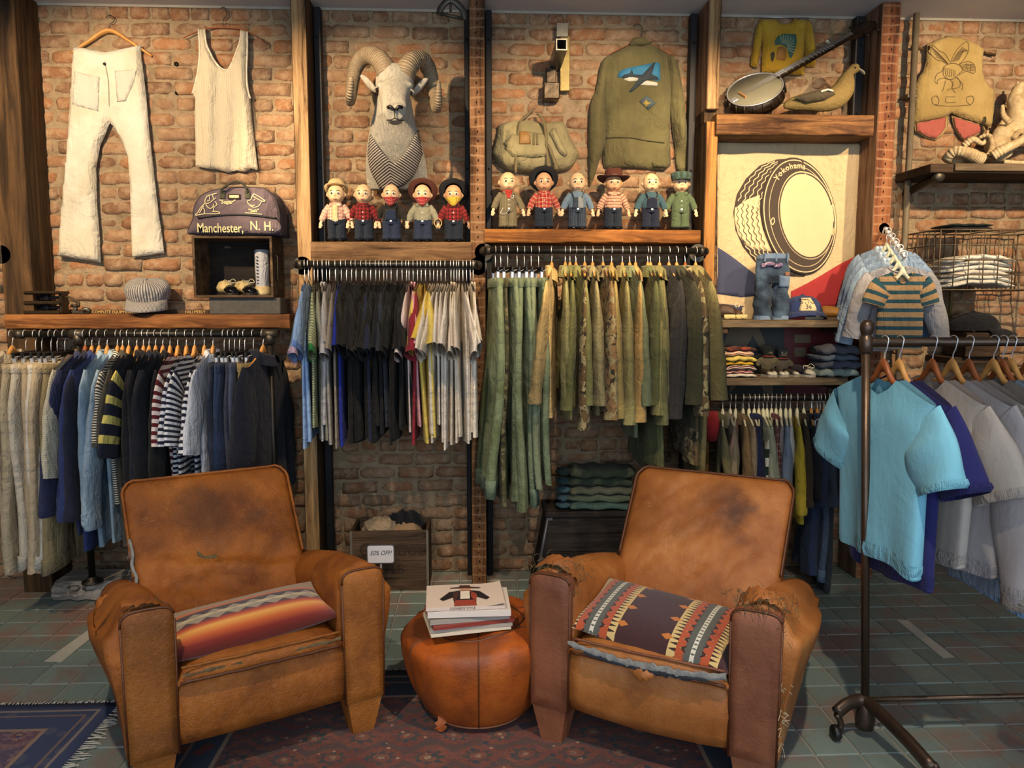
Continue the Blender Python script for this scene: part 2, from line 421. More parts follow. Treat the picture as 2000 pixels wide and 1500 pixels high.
g = G(); g.box(((X0+X1)/2, W+.0505, CEIL/2), (X1-X0, .1, CEIL)); wall = g.build('wall_back', M_MORTAR, smooth=False)
tag(wall, 'old brick back wall with pale lime mortar', kind='structure')
def brick_geo(w, h, seed):
    q = np.random.RandomState(seed); nx, nz = 6, 4
    xs = np.linspace(-w/2, w/2, nx); zs = np.linspace(-h/2, h/2, nz); V = []
    for z in range(nz):
        for x in range(nx):
            e = (x in (0, nx-1))+(z in (0, nz-1))
            V.append((xs[x]+q.normal(0, .0022), [-.0075, -.001, .003][e]+q.normal(0, .0012), zs[z]+q.normal(0, .0022)))
    Fs = [(z*nx+x, z*nx+x+1, (z+1)*nx+x+1, (z+1)*nx+x) for z in range(nz-1) for x in range(nx-1)]
    b = list(range(nx))+[r*nx+nx-1 for r in range(1, nz)]+[(nz-1)*nx+i for i in range(nx-2, -1, -1)]+[r*nx for r in range(nz-2, 0, -1)]
    k = len(V); V += [(V[i][0]*.985, .02, V[i][2]*.96) for i in b]; n = len(b)
    Fs += [(b[(i+1) % n], b[i], k+i, k+(i+1) % n) for i in range(n)]
    return np.array(V), Fs
CO, BL = .0755, .204
kinds = [brick_geo(BL-.012, CO-.013, s) for s in range(8)]+[brick_geo(BL/2-.012, CO-.013, 20+s) for s in range(4)]
bmesh_ = []
for V, Fs in kinds: bmesh_.append(G().add(V, Fs).mesh('brick', M_BRICK))
spots = []
row = 0; z = CO/2
while z < CEIL-.03:
    head = row % 6 == 3; x = X0+(0 if row % 2 else -BL/2*(.5 if head else 1)); step = BL/2 if head else BL
    while x < X1:
        x += step
        if x-step/2 < X0 or x-step/2 > X1-.05: continue
        spots.append((x-step/2+rng.gauss(0, .004), z+rng.gauss(0, .0022)+.004*math.sin(x*1.3+row), head))
    z += CO; row += 1
zones = [(60, 0, 575, 606), (640, 18, 908, 300), (960, 25, 1345, 330), (1400, 30, 1665, 215), (1790, 30, 2000, 310), (1800, 340, 2000, 640), (620, 870, 920, 1100), (960, 880, 1230, 1100)]
def vis(s):
    px, py = proj((s[0], W, s[1]))
    for i, (a, b, c, d) in enumerate(zones):
        if a < px < c and b < py < d: return i+(1 if s[2] else 0)*.5
    return 99
order = sorted(range(len(spots)), key=lambda i: vis(spots[i])); single = set(order[:300]); rest = G()
for i, (x, z, head) in enumerate(spots):
    k = rng.randrange(8, 12) if head else rng.randrange(8); y = W+rng.gauss(0, .0025); t = rng.gauss(0, .006)
    if i in single: link('brick', bmesh_[k], wall, (x, y, z), (0, t, 0))
    else: rest.add(kinds[k][0]+np.array((x, y, z)), kinds[k][1])
tag(rest.build('brickwork', M_BRICK, wall), kind='stuff')

g = G(); g.box(((X0+X1)/2, (YF+W)/2, -.055), (X1-X0+.2, W-YF+.3, .1)); floor = g.build('floor', M_GROUT, smooth=False)
tag(floor, 'grey green quarry tile floor with worn reddish patches', kind='structure')
TS = .1525
def tile_geo():
    h = TS/2-.0035; b = .003
    V = [(-h, -h, -.012), (h, -h, -.012), (h, h, -.012), (-h, h, -.012), (-h, -h, -.004), (h, -h, -.004), (h, h, -.004), (-h, h, -.004)]
    h -= b; V += [(-h, -h, 0), (h, -h, 0), (h, h, 0), (-h, h, 0)]
    Fs = [(8, 9, 10, 11)]+[(a+i, a+(i+1) % 4, a+4+(i+1) % 4, a+4+i) for a in (0, 4) for i in range(4)]
    return np.array(V), Fs
tg = tile_geo(); tme = G().add(*tg).mesh('tile', M_TILE, smooth=False)
tiles = []
y = W-TS/2
while y > YF:
    x = X0+TS/2
    while x < X1: tiles.append((x, y)); x += TS
    y -= TS
def tvis(t):
    if t[1] < 1.5: return 99
    px, py = proj((t[0], t[1], 0))
    ok = (-40 < px < 255 and 1120 < py < 1390) or (745 < px < 1045 and 1125 < py < 1320) or (1480 < px < 2040 and 1130 < py < 1540) or (150 < px < 250 and py < 1540)
    return t[1] if ok else 50+t[1]
order = sorted(range(len(tiles)), key=lambda i: tvis(tiles[i])); single = set(order[:300]); rest = G()
for i, (x, y) in enumerate(tiles):
    dz = rng.uniform(-.0008, .0008)
    if i in single: link('tile', tme, floor, (x, y, dz))
    else: rest.add(tg[0]+np.array((x, y, dz)), tg[1])
tag(rest.build('tilework', M_TILE, floor, smooth=False), kind='stuff')

def struct(name, boxes, mat, label):
    g = G()
    for c, s in boxes: g.box(c, s)
    return tag(g.build(name, mat, smooth=False), label, kind='structure')
struct('ceiling', [(((X0+X1)/2, (YF+W)/2, CEIL+.05), (X1-X0, W-YF+.3, .1))], M_CEIL, 'plain grey plaster ceiling')
struct('wall_left', [((X0-.05, (YF+W)/2, CEIL/2), (.1, W-YF, CEIL))], M_WALLP, 'plain plaster side wall')
struct('wall_right', [((X1+.05, (YF+W)/2, CEIL/2), (.1, W-YF, CEIL))], M_WALLP, 'plain plaster side wall with nothing hung')
XM = (X0+X1)/2
struct('wall_front', [((XM, YF-.05, .25), (X1-X0, .1, .5)), ((XM, YF-.05, 2.98), (X1-X0, .1, .08)), ((X0+.15, YF-.05, 1.7), (.3, .1, 2.5)), ((X1-.15, YF-.05, 1.7), (.3, .1, 2.5))], M_WALLP, 'street side wall around the shop window')
glass = NT('window_glass', .02); glass.b.inputs['Transmission Weight'].default_value = 1.0
g = G(); g.box((XM, YF-.05, 1.72), (X1-X0-.6, .008, 2.44)); wn = g.build('window_1', glass.mat, smooth=False)
tag(wn, 'large clear shop window facing the street', kind='structure')
g = G()
for xx in (X0+.33, XM, X1-.33): g.box((xx, YF-.05, 1.72), (.06, .08, 2.44), .005)
g.box((XM, YF-.05, .53), (X1-X0-.6, .08, .06), .005); g.box((XM, YF-.05, 2.91), (X1-X0-.6, .08, .06), .005)
g.build('window_frame', M_BLACKSTEEL, wn, smooth=False)
# thin pale strip where plaster meets brick
g = G(); g.box((XM, W-.004, CEIL-.006), (X1-X0, .012, .012)); tag(g.build('trim_1', plain('pale_plaster_edge', '#a39c8e', .9), smooth=False), 'pale plaster bead along the top of the brick', kind='structure')

# ---------------------------------------------------------------- posts, steel strips, beams
def post(label, xa, xb, mat, side=None, z0=0.0, z1=CEIL, Yf=S, Yb=W-.012, name='wooden_post'):
    a = P(xa, 300, Yf)[0]; b = P(xb, 300, Yf)[0]
    t = thing(name, label, 'post', ((a+b)/2, Yf, z0))
    return t, a, b
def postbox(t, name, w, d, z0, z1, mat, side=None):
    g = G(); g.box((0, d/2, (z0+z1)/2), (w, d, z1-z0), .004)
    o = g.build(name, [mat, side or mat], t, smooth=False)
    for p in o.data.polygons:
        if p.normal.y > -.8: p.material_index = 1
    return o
D = W-.012-S
t, a, b = post('dark brown wooden post at the far left edge', -12, 46, M_POST_D); postbox(t, 'upright', b-a, D, 0, CEIL, M_POST_D)
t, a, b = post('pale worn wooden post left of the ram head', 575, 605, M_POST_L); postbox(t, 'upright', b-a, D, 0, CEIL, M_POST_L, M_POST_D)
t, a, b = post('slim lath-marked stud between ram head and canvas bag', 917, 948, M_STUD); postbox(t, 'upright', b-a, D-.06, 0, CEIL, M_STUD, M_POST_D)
t, a, b = post('post with grey upper half and yellow lower half by the banner', 1378, 1402, M_POST_Y)
zt = P(1390, 213, S)[2]; zb = P(1390, 236, S)[2]
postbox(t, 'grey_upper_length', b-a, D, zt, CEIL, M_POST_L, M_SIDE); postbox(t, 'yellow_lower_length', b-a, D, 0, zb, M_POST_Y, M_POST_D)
g = G(); g.box((0, D/2+.02, (zt+zb)/2), (b-a, D-.04, zt-zb)); g.build('dark_notch', M_POST_D, t, smooth=False)
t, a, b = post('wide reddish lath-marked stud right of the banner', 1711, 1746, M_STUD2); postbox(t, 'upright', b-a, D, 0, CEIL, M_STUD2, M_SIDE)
for xa, xb, lab in [(47, 63, 'beside the dark left post'), (618, 632, 'right of the pale worn post'), (908, 917, 'left of the slim lath-marked stud'),
                    (949, 961, 'right of the slim lath-marked stud'), (1344, 1357, 'right of the painted army jacket'), (1662, 1680, 'behind the duck and banjo peghead')]:
    a, b = P(xa, 300, 4.12)[0], P(xb, 300, 4.12)[0]
    t = thing('steel_upright', 'flat black steel upright '+lab, 'steel upright', ((a+b)/2, 4.12, 0))
    g = G(); z_0 = 2.42 if xa == 1662 else 0; g.box((0, .03, (z_0+CEIL-.02)/2), (b-a, .05, CEIL-.02-z_0), .003); g.build('bar', M_BLACKSTEEL, t, smooth=False)
    g = G()
    for zz in ((2.5, 2.85) if xa == 1662 else (.3, 1.2, 2.2, 2.85)): g = G(); g.lathe([(.007, 0), (.007, .004), (.004, .006)], 6, (0, .004, zz), 'y'); g.build('bolt', M_IRON, t)
def beam(name, label, xa, xb, ya, yb, mat, Yf=S-.012, cat='shelf beam', cracks=2, depth=None):
    a = P(xa, ya, Yf); b = P(xb, yb, Yf); xm = (xa+xb)/2
    zt = P(xm, ya, Yf)[2]; zb = P(xm, yb, Yf)[2]; L = b[0]-a[0]; Dp = depth or (W-.014-Yf)
    t = thing(name, label, cat, (a[0]+L/2, Yf, zb)); nx = 40
    q = np.random.RandomState(int(xa)); rings = []
    for i in range(nx+1):
        x = -L/2+L*i/nx; e = q.normal(0, .0012, 8); h = zt-zb; c = .006
        rings.append([(x, c+e[0], 0), (x, e[1], c), (x, e[2], h/2), (x, e[3], h-c), (x, c, h), (x, Dp, h), (x, Dp, h/2), (x, Dp, 0)])
    g = G(); g.loft(rings, True, True, True); g.build('timber', mat, t, smooth='auto')
    return t, zt
_, Z_LEDGE = beam('ledge_beam', 'long orange brown ledge beam under the white trousers', 8, 566, 614, 642, M_OAK0)
_, Z_RAM = beam('shelf_beam', 'weathered grey brown beam under the row of five dolls', 606, 921, 472, 511, M_OAK1)
_, Z_JKT = beam('shelf_beam', 'warm pine beam under the row of six dolls', 946, 1368, 448, 474, M_OAK2)
_, Z_BANJO = beam('shelf_beam', 'rough dark beam carrying the banjo and duck', 1400, 1706, 223, 263, M_OAK3, Yf=S-.03)

p_ = P(2, 497, S); t = thing('pipe_flange', 'grey pipe flange screwed to the dark left post', 'flange', tuple(p_))
g = G(); g.lathe([(.046, 0), (.046, .008), (.044, .011), (.024, .013), (.022, .05), (.0, .05)], 22, (0, 0, 0), 'y'); g.build('disc', M_IRON2, t, smooth='auto')
g = G(); g.tube([(0, -.04, 0), (-.12, -.04, 0)], .0165, 12); g.build('stub_pipe', M_IRON, t)
# ---------------------------------------------------------------- track lighting
trk = thing('lighting_track', 'black ceiling track carrying the spotlights', 'light track', (0.3, 2.2, CEIL))
g = G(); g.box((0, 0, -.016), (6.4, .035, .03), .003); g.build('rail', M_BLACKSTEEL, trk, smooth=False)
trk2 = thing('lighting_track', 'black ceiling track above the armchairs', 'light track', (0.3, 1.2, CEIL))
g = G(); g.box((0, 0, -.016), (4.0, .035, .03), .003); g.build('rail', M_BLACKSTEEL, trk2, smooth=False)
glow = NT('warm_lamp_glass'); glow.b.inputs['Emission Color'].default_value = (1, .75, .45, 1); glow.b.inputs['Emission Strength'].default_value = 4
def spotlamp(i, x, y, aim, power, cone, lab, colr=(1.0, .73, .43)):
    t = thing('track_spotlight', lab, 'spotlight', (x, y, CEIL), 0, 'ceiling spotlights')
    g = G(); g.box((0, 0, -.04), (.05, .035, .02), .003); g.tube([(0, 0, -.05), (0, 0, -.09)], .008, 8); g.build('stem', M_BLACKSTEEL, t)
    d = Vector(aim)-Vector((x, y, CEIL-.12)); q = d.to_track_quat('-Z', 'Y')
    g = G(); g.lathe([(.028, .07), (.04, .06), (.045, -.05), (.047, -.06), (.041, -.06), (.038, -.03)], 20, cap=False)
    g.build('can', M_BLACKSTEEL, t, loc=(0, 0, -.12), rot=q.to_euler())
    g = G(); g.lathe([(.0, -.03), (.037, -.03)], 20, cap=False); g.build('lens', glow.mat, t, loc=(0, 0, -.12), rot=q.to_euler())
    l = bpy.data.lights.new('spot_light', 'SPOT'); l.energy = power; l.spot_size = R(cone); l.spot_blend = .55
    l.color = colr; l.shadow_soft_size = .03
    o = bpy.data.objects.new('spot_light', l); COL.objects.link(o); o.parent = t
    o.location = Vector((0, 0, -.12))+d.normalized()*.065; o.rotation_euler = q.to_euler()
for i, (x, y, aim, pw, cone) in enumerate(LAMPS):
    spotlamp(i, x, y, aim, pw, cone, 'black track spotlight aimed at the '+['white trousers', 'ram head', 'canvas bag and army jacket', 'tyre banner', 'suede vest', 'left pipe rack', 'rail of tees as added fill', 'rail of army clothing as added fill', 'front rolling rack'][i])
for i, (x, y, aim, pw, cone) in enumerate(DOWN):
    spotlamp(i, x, y, aim, pw, cone, 'black track spotlight over the '+['left', 'right'][i]+' armchair', (1, .82, .6))
# iron loop hanging from the ceiling at the top edge
c0 = P(880, 5, 3.2)
t = thing('iron_loop', 'dark iron loop bracket hanging from the ceiling', 'bracket', (c0[0], 3.2, CEIL))
def q3(x, y): p = P(x, y, 3.2); return (p[0]-c0[0], 0, p[2]-CEIL)
g = G(); g.tube(curve([q3(857, 30), q3(862, 15), q3(874, 2), q3(888, 3), q3(904, 20), q3(906, 38)], 24), .006, 8, flat=2.2); g.build('hoop', M_IRON2, t)
g = G(); g.tube([q3(856, 26), q3(905, 37)], .007, 8); g.build('cross_rod', M_IRON2, t)
g = G(); g.tube([q3(880, 3), (q3(880, 3)[0], 0, 0)], .006, 8); g.tube([q3(880, 3), q3(880, 24)], .005, 8); g.build('drop_rod', M_IRON2, t)
# ---------------------------------------------------------------- armchairs
M_LEA1 = leather('tan_leather_left', '#a35c1c', '#6e3810', '#bd742e', [(-.05, .80, .68, .13, .55, '#4a2a18'), (.16, .78, .62, .08, .75, '#3c2418'), (.0, .74, .58, .12, .4, '#55301a')], .46, 5, .55)
M_LEA2 = leather('tan_leather_right', '#b06c34', '#8c4c1e', '#c9884e', [(.12, .80, .66, .10, .8, '#4c2c1e'), (.05, .86, .72, .10, .45, '#5a3420'), (.15, .74, .55, .08, .6, '#5a3220')], .36, 5, .3)
M_LEA1P = leather('tan_leather_panel_left', '#9a5a1c', '#6c3a10', '#b06e2c', (), .5, 4, .5)
M_LEA2P = leather('red_brown_leather_panel', '#8a5338', '#6c3c26', '#a06a4a', (), .42, 4, .3, '#b98c66', .35)
M_STUFF = plain('horsehair_stuffing', '#6f5c3c', .95, 0, .45, 1.0, 60)
M_LINING = plain('torn_grey_lining', '#8f8c86', .9, 0, .5, .8, 30)
M_PIPING = plain('dark_leather_piping', '#5a3015', .5, 0, .3, .3)
M_LEGW = wood('armchair_leg_wood', '#8a5a30', '#5c3618', 2)

def arm_section(k, s, top, wide, m=26):
    """closed section of one arm in x,z; k 0 front .. 1 back"""
    tk_ = top; top = .605
    pts = [(.268, .16), (.262, .30), (.258, .44), (.262, .53), (.285, top-.035), (.325, top-.004), (.365, top), (.402, top-.03), (.402+wide*.6, top-.09),
           (.402+wide, .50), (.402+wide*.85, .42), (.402+wide*.35, .30), (.408, .20), (.405, .13), (.34, .125)]
    c = curve(pts, m); return [(s*x, .125+(z-.125)*(tk_-.125)/.48) for x, z in c]
def armchair(label, loc, rz, lea, panel, torn, seed):
    t = thing('leather_armchair', label, 'armchair', loc, rz, 'club chairs'); nz = wob(seed, 6, 14)
    for s in (-1, 1):
        rings = []
        for i in range(17):
            k = i/16; y = .03+.78*k
            top = .606+.02*math.sin(pi*min(1, k*1.15))**.8-.17*k; wide = .035+.045*math.sin(pi*min(1, k*1.1+.08))
            sec = np.array(arm_section(k, s, top, wide))
            yy = y+.012*np.sin(sec[:, 1]*20+k*9)
            dd = .004*nz(sec[:, 1]*2, k*4+s)
            rings.append(np.c_[sec[:, 0]+dd*s, np.full(len(sec), y), sec[:, 1]+dd])
        g = G(); g.loft(rings, True, True, True); a = g.build('arm', lea, t)
        # front panel, round-topped, with a welt
        hw = .074; o = []
        zt = .598
        for q in np.linspace(0, pi, 13): o.append((hw*math.copysign(abs(math.cos(q))**.55, math.cos(q)), zt-.045+.045*math.sin(q)**.6))
        o = o+[(-hw*.94, .125), (hw*.94, .125)]
        g = G(); n = len(o); O = np.array(o); cen = np.array([0, .36])
        def ring(k, y): q = cen+(O-cen)*np.array([k, .5+.5*k]); return np.c_[q[:, 0]+s*.335, np.full(n, y), q[:, 1]]
        g.loft([ring(1, .045), ring(1, .006), ring(.93, -.006), ring(.6, -.009), ring(.05, -.009)], True, False, True)
        pn = g.build('front_panel', panel, t)
        g = G(); w_ = ring(1.0, .002); g.tube(list(w_[1:12])+[w_[13-1]], .0042, 6); g.tube([w_[0], w_[-1]], .0042, 6); g.tube([w_[12], w_[13]], .0042, 6); g.build('welt', M_PIPING, pn)
        # legs
        for y0, nm in ((.06, 1), (.76, 0)):
            g = G(); a_, b_ = .062, .036; x_ = s*.335
            if nm: rg = [[(x_-a_, .0, .13), (x_+a_, .0, .13), (x_+a_, .11, .13), (x_-a_, .11, .13)], [(x_-b_-.004*s, .012, 0), (x_+b_-.004*s, .012, 0), (x_+b_-.004*s, .075, 0), (x_-b_-.004*s, .075, 0)]]
            else: rg = [[(x_-.03, y0-.03, .13), (x_+.03, y0-.03, .13), (x_+.03, y0+.03, .13), (x_-.03, y0+.03, .13)], [(x_-.02, y0, 0), (x_+.02, y0, 0), (x_+.02, y0+.045, 0), (x_-.02, y0+.045, 0)]]
            g.loft(rg, True, True, True); g.build('leg', panel if nm else M_LEGW, t, smooth=False)
    # seat base: apron with a soft bulge and a seam
    rings = []
    for i in range(13):
        x = -.264+.528*i/12; u = i/6-1; sag = (.016 if torn else .004)*(1-u*u)
        prof = [(.66, .14), (.05, .135-sag), (.016, .142-sag), (.004, .18-sag), (.0, .25), (.004, .32), (.012, .335), (.02, .338), (.05, .345), (.66, .30)]
        rings.append([(x, y+.004*nz(x*3, z*6), z) for y, z in prof])
    g = G(); g.loft(rings, True, True, True); g.build('seat_base', lea, t)
    # loose seat cushion, sagging towards the back
    rings = []
    for i in range(15):
        x = -.262+.524*i/14; u = abs(i/7-1); h = 1-u**6
        pr = []
        for y, z in [(.56, .34), (.3, .335), (.03, .335), (-.004, .345), (-.012, .365), (-.004, .388), (.03, .402), (.10, .407), (.2, .402), (.3, .39), (.42, .375), (.56, .37)]:
            sag = -.02*(1-u*u)*sm(.08, .35, y) if z > .35 else 0
            pr.append((x, y-.006*(1-u*u)*(y < .05), .335+(z-.335)*(.35+.65*h)+sag+.006*nz(x*5, y*5)*(z > .36)))
        rings.append(pr)
    g = G(); g.loft(rings, True, True, True); cu = g.build('seat_cushion', lea, t)
    g = G(); g.tube([(x, -.012-.005*(1-(x/.26)**2), .352+.006*nz(x*5, 0)) for x in np.linspace(-.255, .255, 20)], .005, 6); g.build('seam', M_PIPING, cu)
    g = G(); g.tube([(x, -.004-.005*(1-(x/.26)**2), .396+.004*nz(x*5, 3)) for x in np.linspace(-.25, .25, 24)], .0045, 6); g.build('top_welt', panel, cu)
    # backrest slab leaning back
    bot = np.array([0, .50, .33]); top = np.array([0, .895, .795]); ax = top-bot; Lb = np.linalg.norm(ax); ax /= Lb; nrm = np.array([0, -ax[2], ax[1]])
    def slab(u, v):
        """front surface bulge at u -1..1 across, v 0..1 up"""
        e = (1-abs(u)**5)*(1-(2*v-1)**8)
        wr = .022*math.exp(-((v-.28)/.15)**2)*math.sin(26*v+3*u+2*float(nz(u, v*2))) if not torn else .003*float(nz(u*3, v*3))
        return .018*e+wr*e+.006*float(nz(u*2, v*3))*e
    nu, nv = 30, 34; V = []
    def hwv(v): return .322-.012*(1-v)-.02*sm(.93, 1, v)
    rings = []
    th = .115
    for j in range(nv+1):
        v = j/nv; c = bot+ax*Lb*v; w_ = hwv(v); rr = []
        tk = th*(1 if v < .93 else (1-.35*((v-.93)/.07)**2))
        for i in range(nu+1):
            u = -1+2*i/nu; x = w_*math.copysign(1-(1-abs(u))**1.0, u); crn = .012*abs(u)**14
            rr.append(c+np.array([x, 0, 0])+nrm*(slab(u, v)-crn))
        for i in range(nu, -1, -3):
            u = -1+2*i/nu; rr.append(c+np.array([w_*u*.985, 0, 0])-nrm*(tk*(1-.1*abs(u)**6)))
        rings.append(rr)
    g = G(); g.loft(rings, True, True, True); bk = g.build('backrest', lea, t)
    pts = [bot+ax*Lb*v+np.array([-hwv(v), 0, 0]) for v in np.linspace(.35, .95, 14)]
    tp = [bot+ax*Lb*(1.0+.008)+np.array([x, 0, 0]) for x in np.linspace(-.29, .29, 16)]
    pts2 = [bot+ax*Lb*v+np.array([hwv(v), 0, 0]) for v in np.linspace(.95, .35, 14)]
    g = G(); g.tube(curve(pts+tp+pts2, 70), .0058, 6); g.build('piping', M_PIPING if torn else lea, bk)
    return t
def rag(g, path, w, nx, seed, drop=.006, up=(0, 0, 1)):
    """frayed ribbon of cloth along a path"""
    q = np.random.RandomState(seed); p = curve(path, nx); rings = []
    for i in range(nx):
        ww = w*(.6+.4*math.sin(pi*i/(nx-1)))*(1+q.normal(0, .22)); n_ = np.array(up)
        rings.append([p[i]+n_*ww*.5+q.normal(0, .0015, 3), p[i]+np.array([0, -drop, 0])+q.normal(0, .0015, 3), p[i]-n_*ww*.5+q.normal(0, .002, 3)])
    return g.loft(rings, False)
def hairs(g, c, r, n, seed, ln=.05, rad=.0007, down=.3):
    ln *= .6
    q = np.random.RandomState(seed)
    for _ in range(n):
        a = np.array(c)+q.normal(0, 1, 3)*np.array(r); d = q.normal(0, 1, 3); d[2] -= down; d /= np.linalg.norm(d)
        e = q.normal(0, .4, 3); L_ = ln*q.uniform(.5, 1.2)
        g.tube([a, a+d*L_*.5+e*L_*.15, a+d*L_+e*L_*.4-np.array([0, 0, L_*.2])], rad, 4, False)
    return g
LCH = armchair('worn tan leather armchair on the left with a striped seat pillow', (-.687, 2.40, 0), R(29), M_LEA1, M_LEA1P, 0, 11)
RCH = armchair('torn reddish tan leather armchair on the right with stuffing showing', (.528, 2.31, 0), R(-30), M_LEA2, M_LEA2P, 1, 23)
# wear: flaps, tears, stuffing
g = G(); rag(g, [(-.40, .03, .618), (-.36, .025, .622), (-.31, .03, .612), (-.275, .04, .58)], .05, 16, 3, .012, (0, 1, .2)); g.build('torn_flap', M_LEA1, LCH)
g = G(); hairs(g, (-.34, .03, .605), (.035, .01, .006), 40, 5, .035); tag(g.build('stuffing', M_STUFF, LCH), kind='stuff')
g = G(); rag(g, [(-.43, .18, .605), (-.455, .165, .585), (-.468, .15, .55), (-.468, .15, .52)], .03, 10, 8, .004, (0, 1, .3)); g.build('hanging_scrap', M_LEA1, LCH)
def lback(u, v, off=.016):
    bot = np.array([0, .50, .33]); ax = np.array([0, .895, .795])-bot; n_ = np.array([0, -ax[2], ax[1]])/np.linalg.norm(ax)
    return bot+ax*v+np.array([.315*u, 0, 0])+n_*off
g = G(); g.tube(curve([lback(-.995, .60, .002), lback(-.98, .5, .008), lback(-1.0, .42, .006), lback(-.97, .34, .012), lback(-.99, .28, .012)], 24), .0065, 6); hairs(g, lback(-1.0, .42, .004), (.006, .01, .05), 30, 4, .035); g.build('rope_stuffing', M_LINING, LCH)
g = G(); rag(g, [lback(-.28, .43), lback(-.2, .385, .02), lback(-.06, .38, .024)], .03, 12, 14, .004); g.build('open_tear', M_STUFF, LCH)
g = G(); rag(g, [lback(-.19, .36, .022), lback(-.1, .352, .028), lback(-.04, .36, .022)], .022, 8, 15, .006); g.build('torn_flap', M_LEA1, LCH)
g = G(); rag(g, [(x, -.012, .372-.004*math.cos(x*12)) for x in np.linspace(-.25, .25, 7)], .014, 26, 21, .004); g.build('frayed_edge', M_STUFF, LCH)
# right chair
g = G(); rag(g, [(x, -.016-.006*(1-(x/.26)**2), .362+.022*(abs(x)/.26)**2) for x in np.linspace(-.258, .258, 9)], .030, 40, 33, .006)
g.build('torn_lining', M_LINING, RCH)
g = G(); rag(g, [(x, -.019-.006*(1-(x/.26)**2), .352+.02*(abs(x)/.26)**2) for x in np.linspace(-.2, .2, 9)], .014, 30, 36, .004); g.build('dark_webbing', plain('dark_webbing', '#2c2e34', .9), RCH)
for s, sd in ((-1, 2), (1, 7)):
    g = G(); hairs(g, (s*.335, .05, .615), (.045, .035, .012), 130, sd, .05, .0009); hairs(g, (s*.275 if s < 0 else .40, .09, .57), (.012, .05, .03), 70, sd+1, .04); tag(g.build('stuffing', M_STUFF, RCH), kind='stuff')
    g = G(); rag(g, [(s*.26, .10, .56), (s*.275, .08, .60), (s*.31, .06, .628), (s*.36, .055, .632), (s*.41, .06, .60)], .055, 20, sd+4, .014, (0, 1, .35)); g.build('torn_flap', M_LEA2, RCH)
g = G(); hairs(g, (.415, .02, .25), (.004, .01, .09), 34, 19, .05, .0011); tag(g.build('loose_threads', plain('pale_threads', '#b9a88a', .9), RCH), kind='stuff')
g = G(); rag(g, [(-.04, -.02, .345), (.0, -.03, .335), (.04, -.022, .345)], .04, 10, 40, .008); g.build('apron_flap', M_LEA2, RCH)

# ---------------------------------------------------------------- pillows on the chairs
def pillow(name, label, chair_loc, rz, c, sx, sy, h, mat, tilt=(0, 0, 0), sag=.03, corner=3.2):
    M_ = Matrix.Translation(chair_loc)@Matrix.Rotation(rz, 4, 'Z')@Matrix.Translation(c)@Euler(tilt).to_matrix().to_4x4()
    g = G(); n = 40; V = []; Fs = []; UV = []
    for side in (1, -1):
        for j in range(n+1):
            for i in range(n+1):
                u, v = -1+2*i/n, -1+2*j/n
                k = max(0, (1-abs(u)**2.6))*max(0, (1-abs(v)**2.6))
                x = sx*u*(1-.06*(1-v*v)); y = sy*v*(1-.06*(1-u*u))
                V.append((x, y, side*h*k**.55*(1.0 if side > 0 else .55)-sag*(1-u*u)*(1 if 1 else 0)+sag))
    N = (n+1)**2
    for sd in (0, 1):
        for j in range(n):
            for i in range(n):
                q = [sd*N+j*(n+1)+i, sd*N+j*(n+1)+i+1, sd*N+(j+1)*(n+1)+i+1, sd*N+(j+1)*(n+1)+i]
                Fs.append(q if sd == 0 else q[::-1])
                uv = [(V[a][0]/sx, V[a][1]/sy) for a in Fs[-1]]; UV.append(uv)
    g.add(V, Fs, UV); o = g.build(name, mat); o.matrix_world = M_
    return tag(o, label, 'pillow')
m = NT('sunset_wool_blanket', .95, sheen=.3, spec=.15); u, v, _ = m.sep(m.co('UV'))
zig = m.math('MULTIPLY', m.math('ABSOLUTE', m.math('SUBTRACT', m.math('FRACT', m.math('MULTIPLY', u, 4.5)), .5)), .30)
lo = [(-1.0, '#3d1410'), (-.80, '#7c1f12'), (-.62, '#c85a1a'), (-.46, '#e69a3c'), (-.40, '#e8a848'), (-.30, '#d0581a'), (-.18, '#8c1c14'), (-.1, '#5a161a')]
base = m.ramp(m.math('ADD', m.math('MULTIPLY', v, .5), .5), [((a+1)/2, srgb(c)) for a, c in lo])
mid = m.math('ADD', v, zig)
band = m.math('MULTIPLY', m.math('GREATER_THAN', m.math('SUBTRACT', v, zig), -.2), m.math('LESS_THAN', mid, .24))
band2 = m.math('MULTIPLY', m.math('GREATER_THAN', v, -.16), m.math('LESS_THAN', v, .30))
base = m.mix(band2, base, srgb('#4a3432')); base = m.mix(m.math('MULTIPLY', band, m.math('GREATER_THAN', v, -.3)), base, srgb('#a1917a'))
z2 = m.math('MULTIPLY', m.math('ABSOLUTE', m.math('SUBTRACT', m.math('FRACT', m.math('MULTIPLY', u, 4.5)), .5)), .10)
core = m.math('LESS_THAN', m.math('ABSOLUTE', m.math('SUBTRACT', v, .05)), m.math('ADD', z2, .012)); base = m.mix(core, base, srgb('#cdbb92'))
base = m.mix(m.math('MULTIPLY', m.math('GREATER_THAN', v, .30), m.math('LESS_THAN', v, .42)), base, srgb('#c96f3c'))
base = m.mix(m.math('GREATER_THAN', v, .42), base, srgb('#a78d70'))
m.col(base); m.bump(m.noise(m.co('Object'), 300, 2, .7), .5, .004)
pillow('wool_pillow', 'tan pillow with orange and zigzag stripes on the left armchair', (-.687, 2.40, 0), R(29), (-.015, .19, .42), .285, .15, .06, m.mat, (R(6), R(-2), R(3)), .012)
m = NT('geometric_wool_blanket', .95, sheen=.3, spec=.15); u, v, _ = m.sep(m.co('UV'))
base = m.mix(m.noise(m.co('Object'), 60, 2), srgb('#3a1d1e'), srgb('#4a2626'))
au = m.math('ABSOLUTE', m.math('ADD', u, .05)); q = m.math('SUBTRACT', au, .62)        # centre of each patterned band
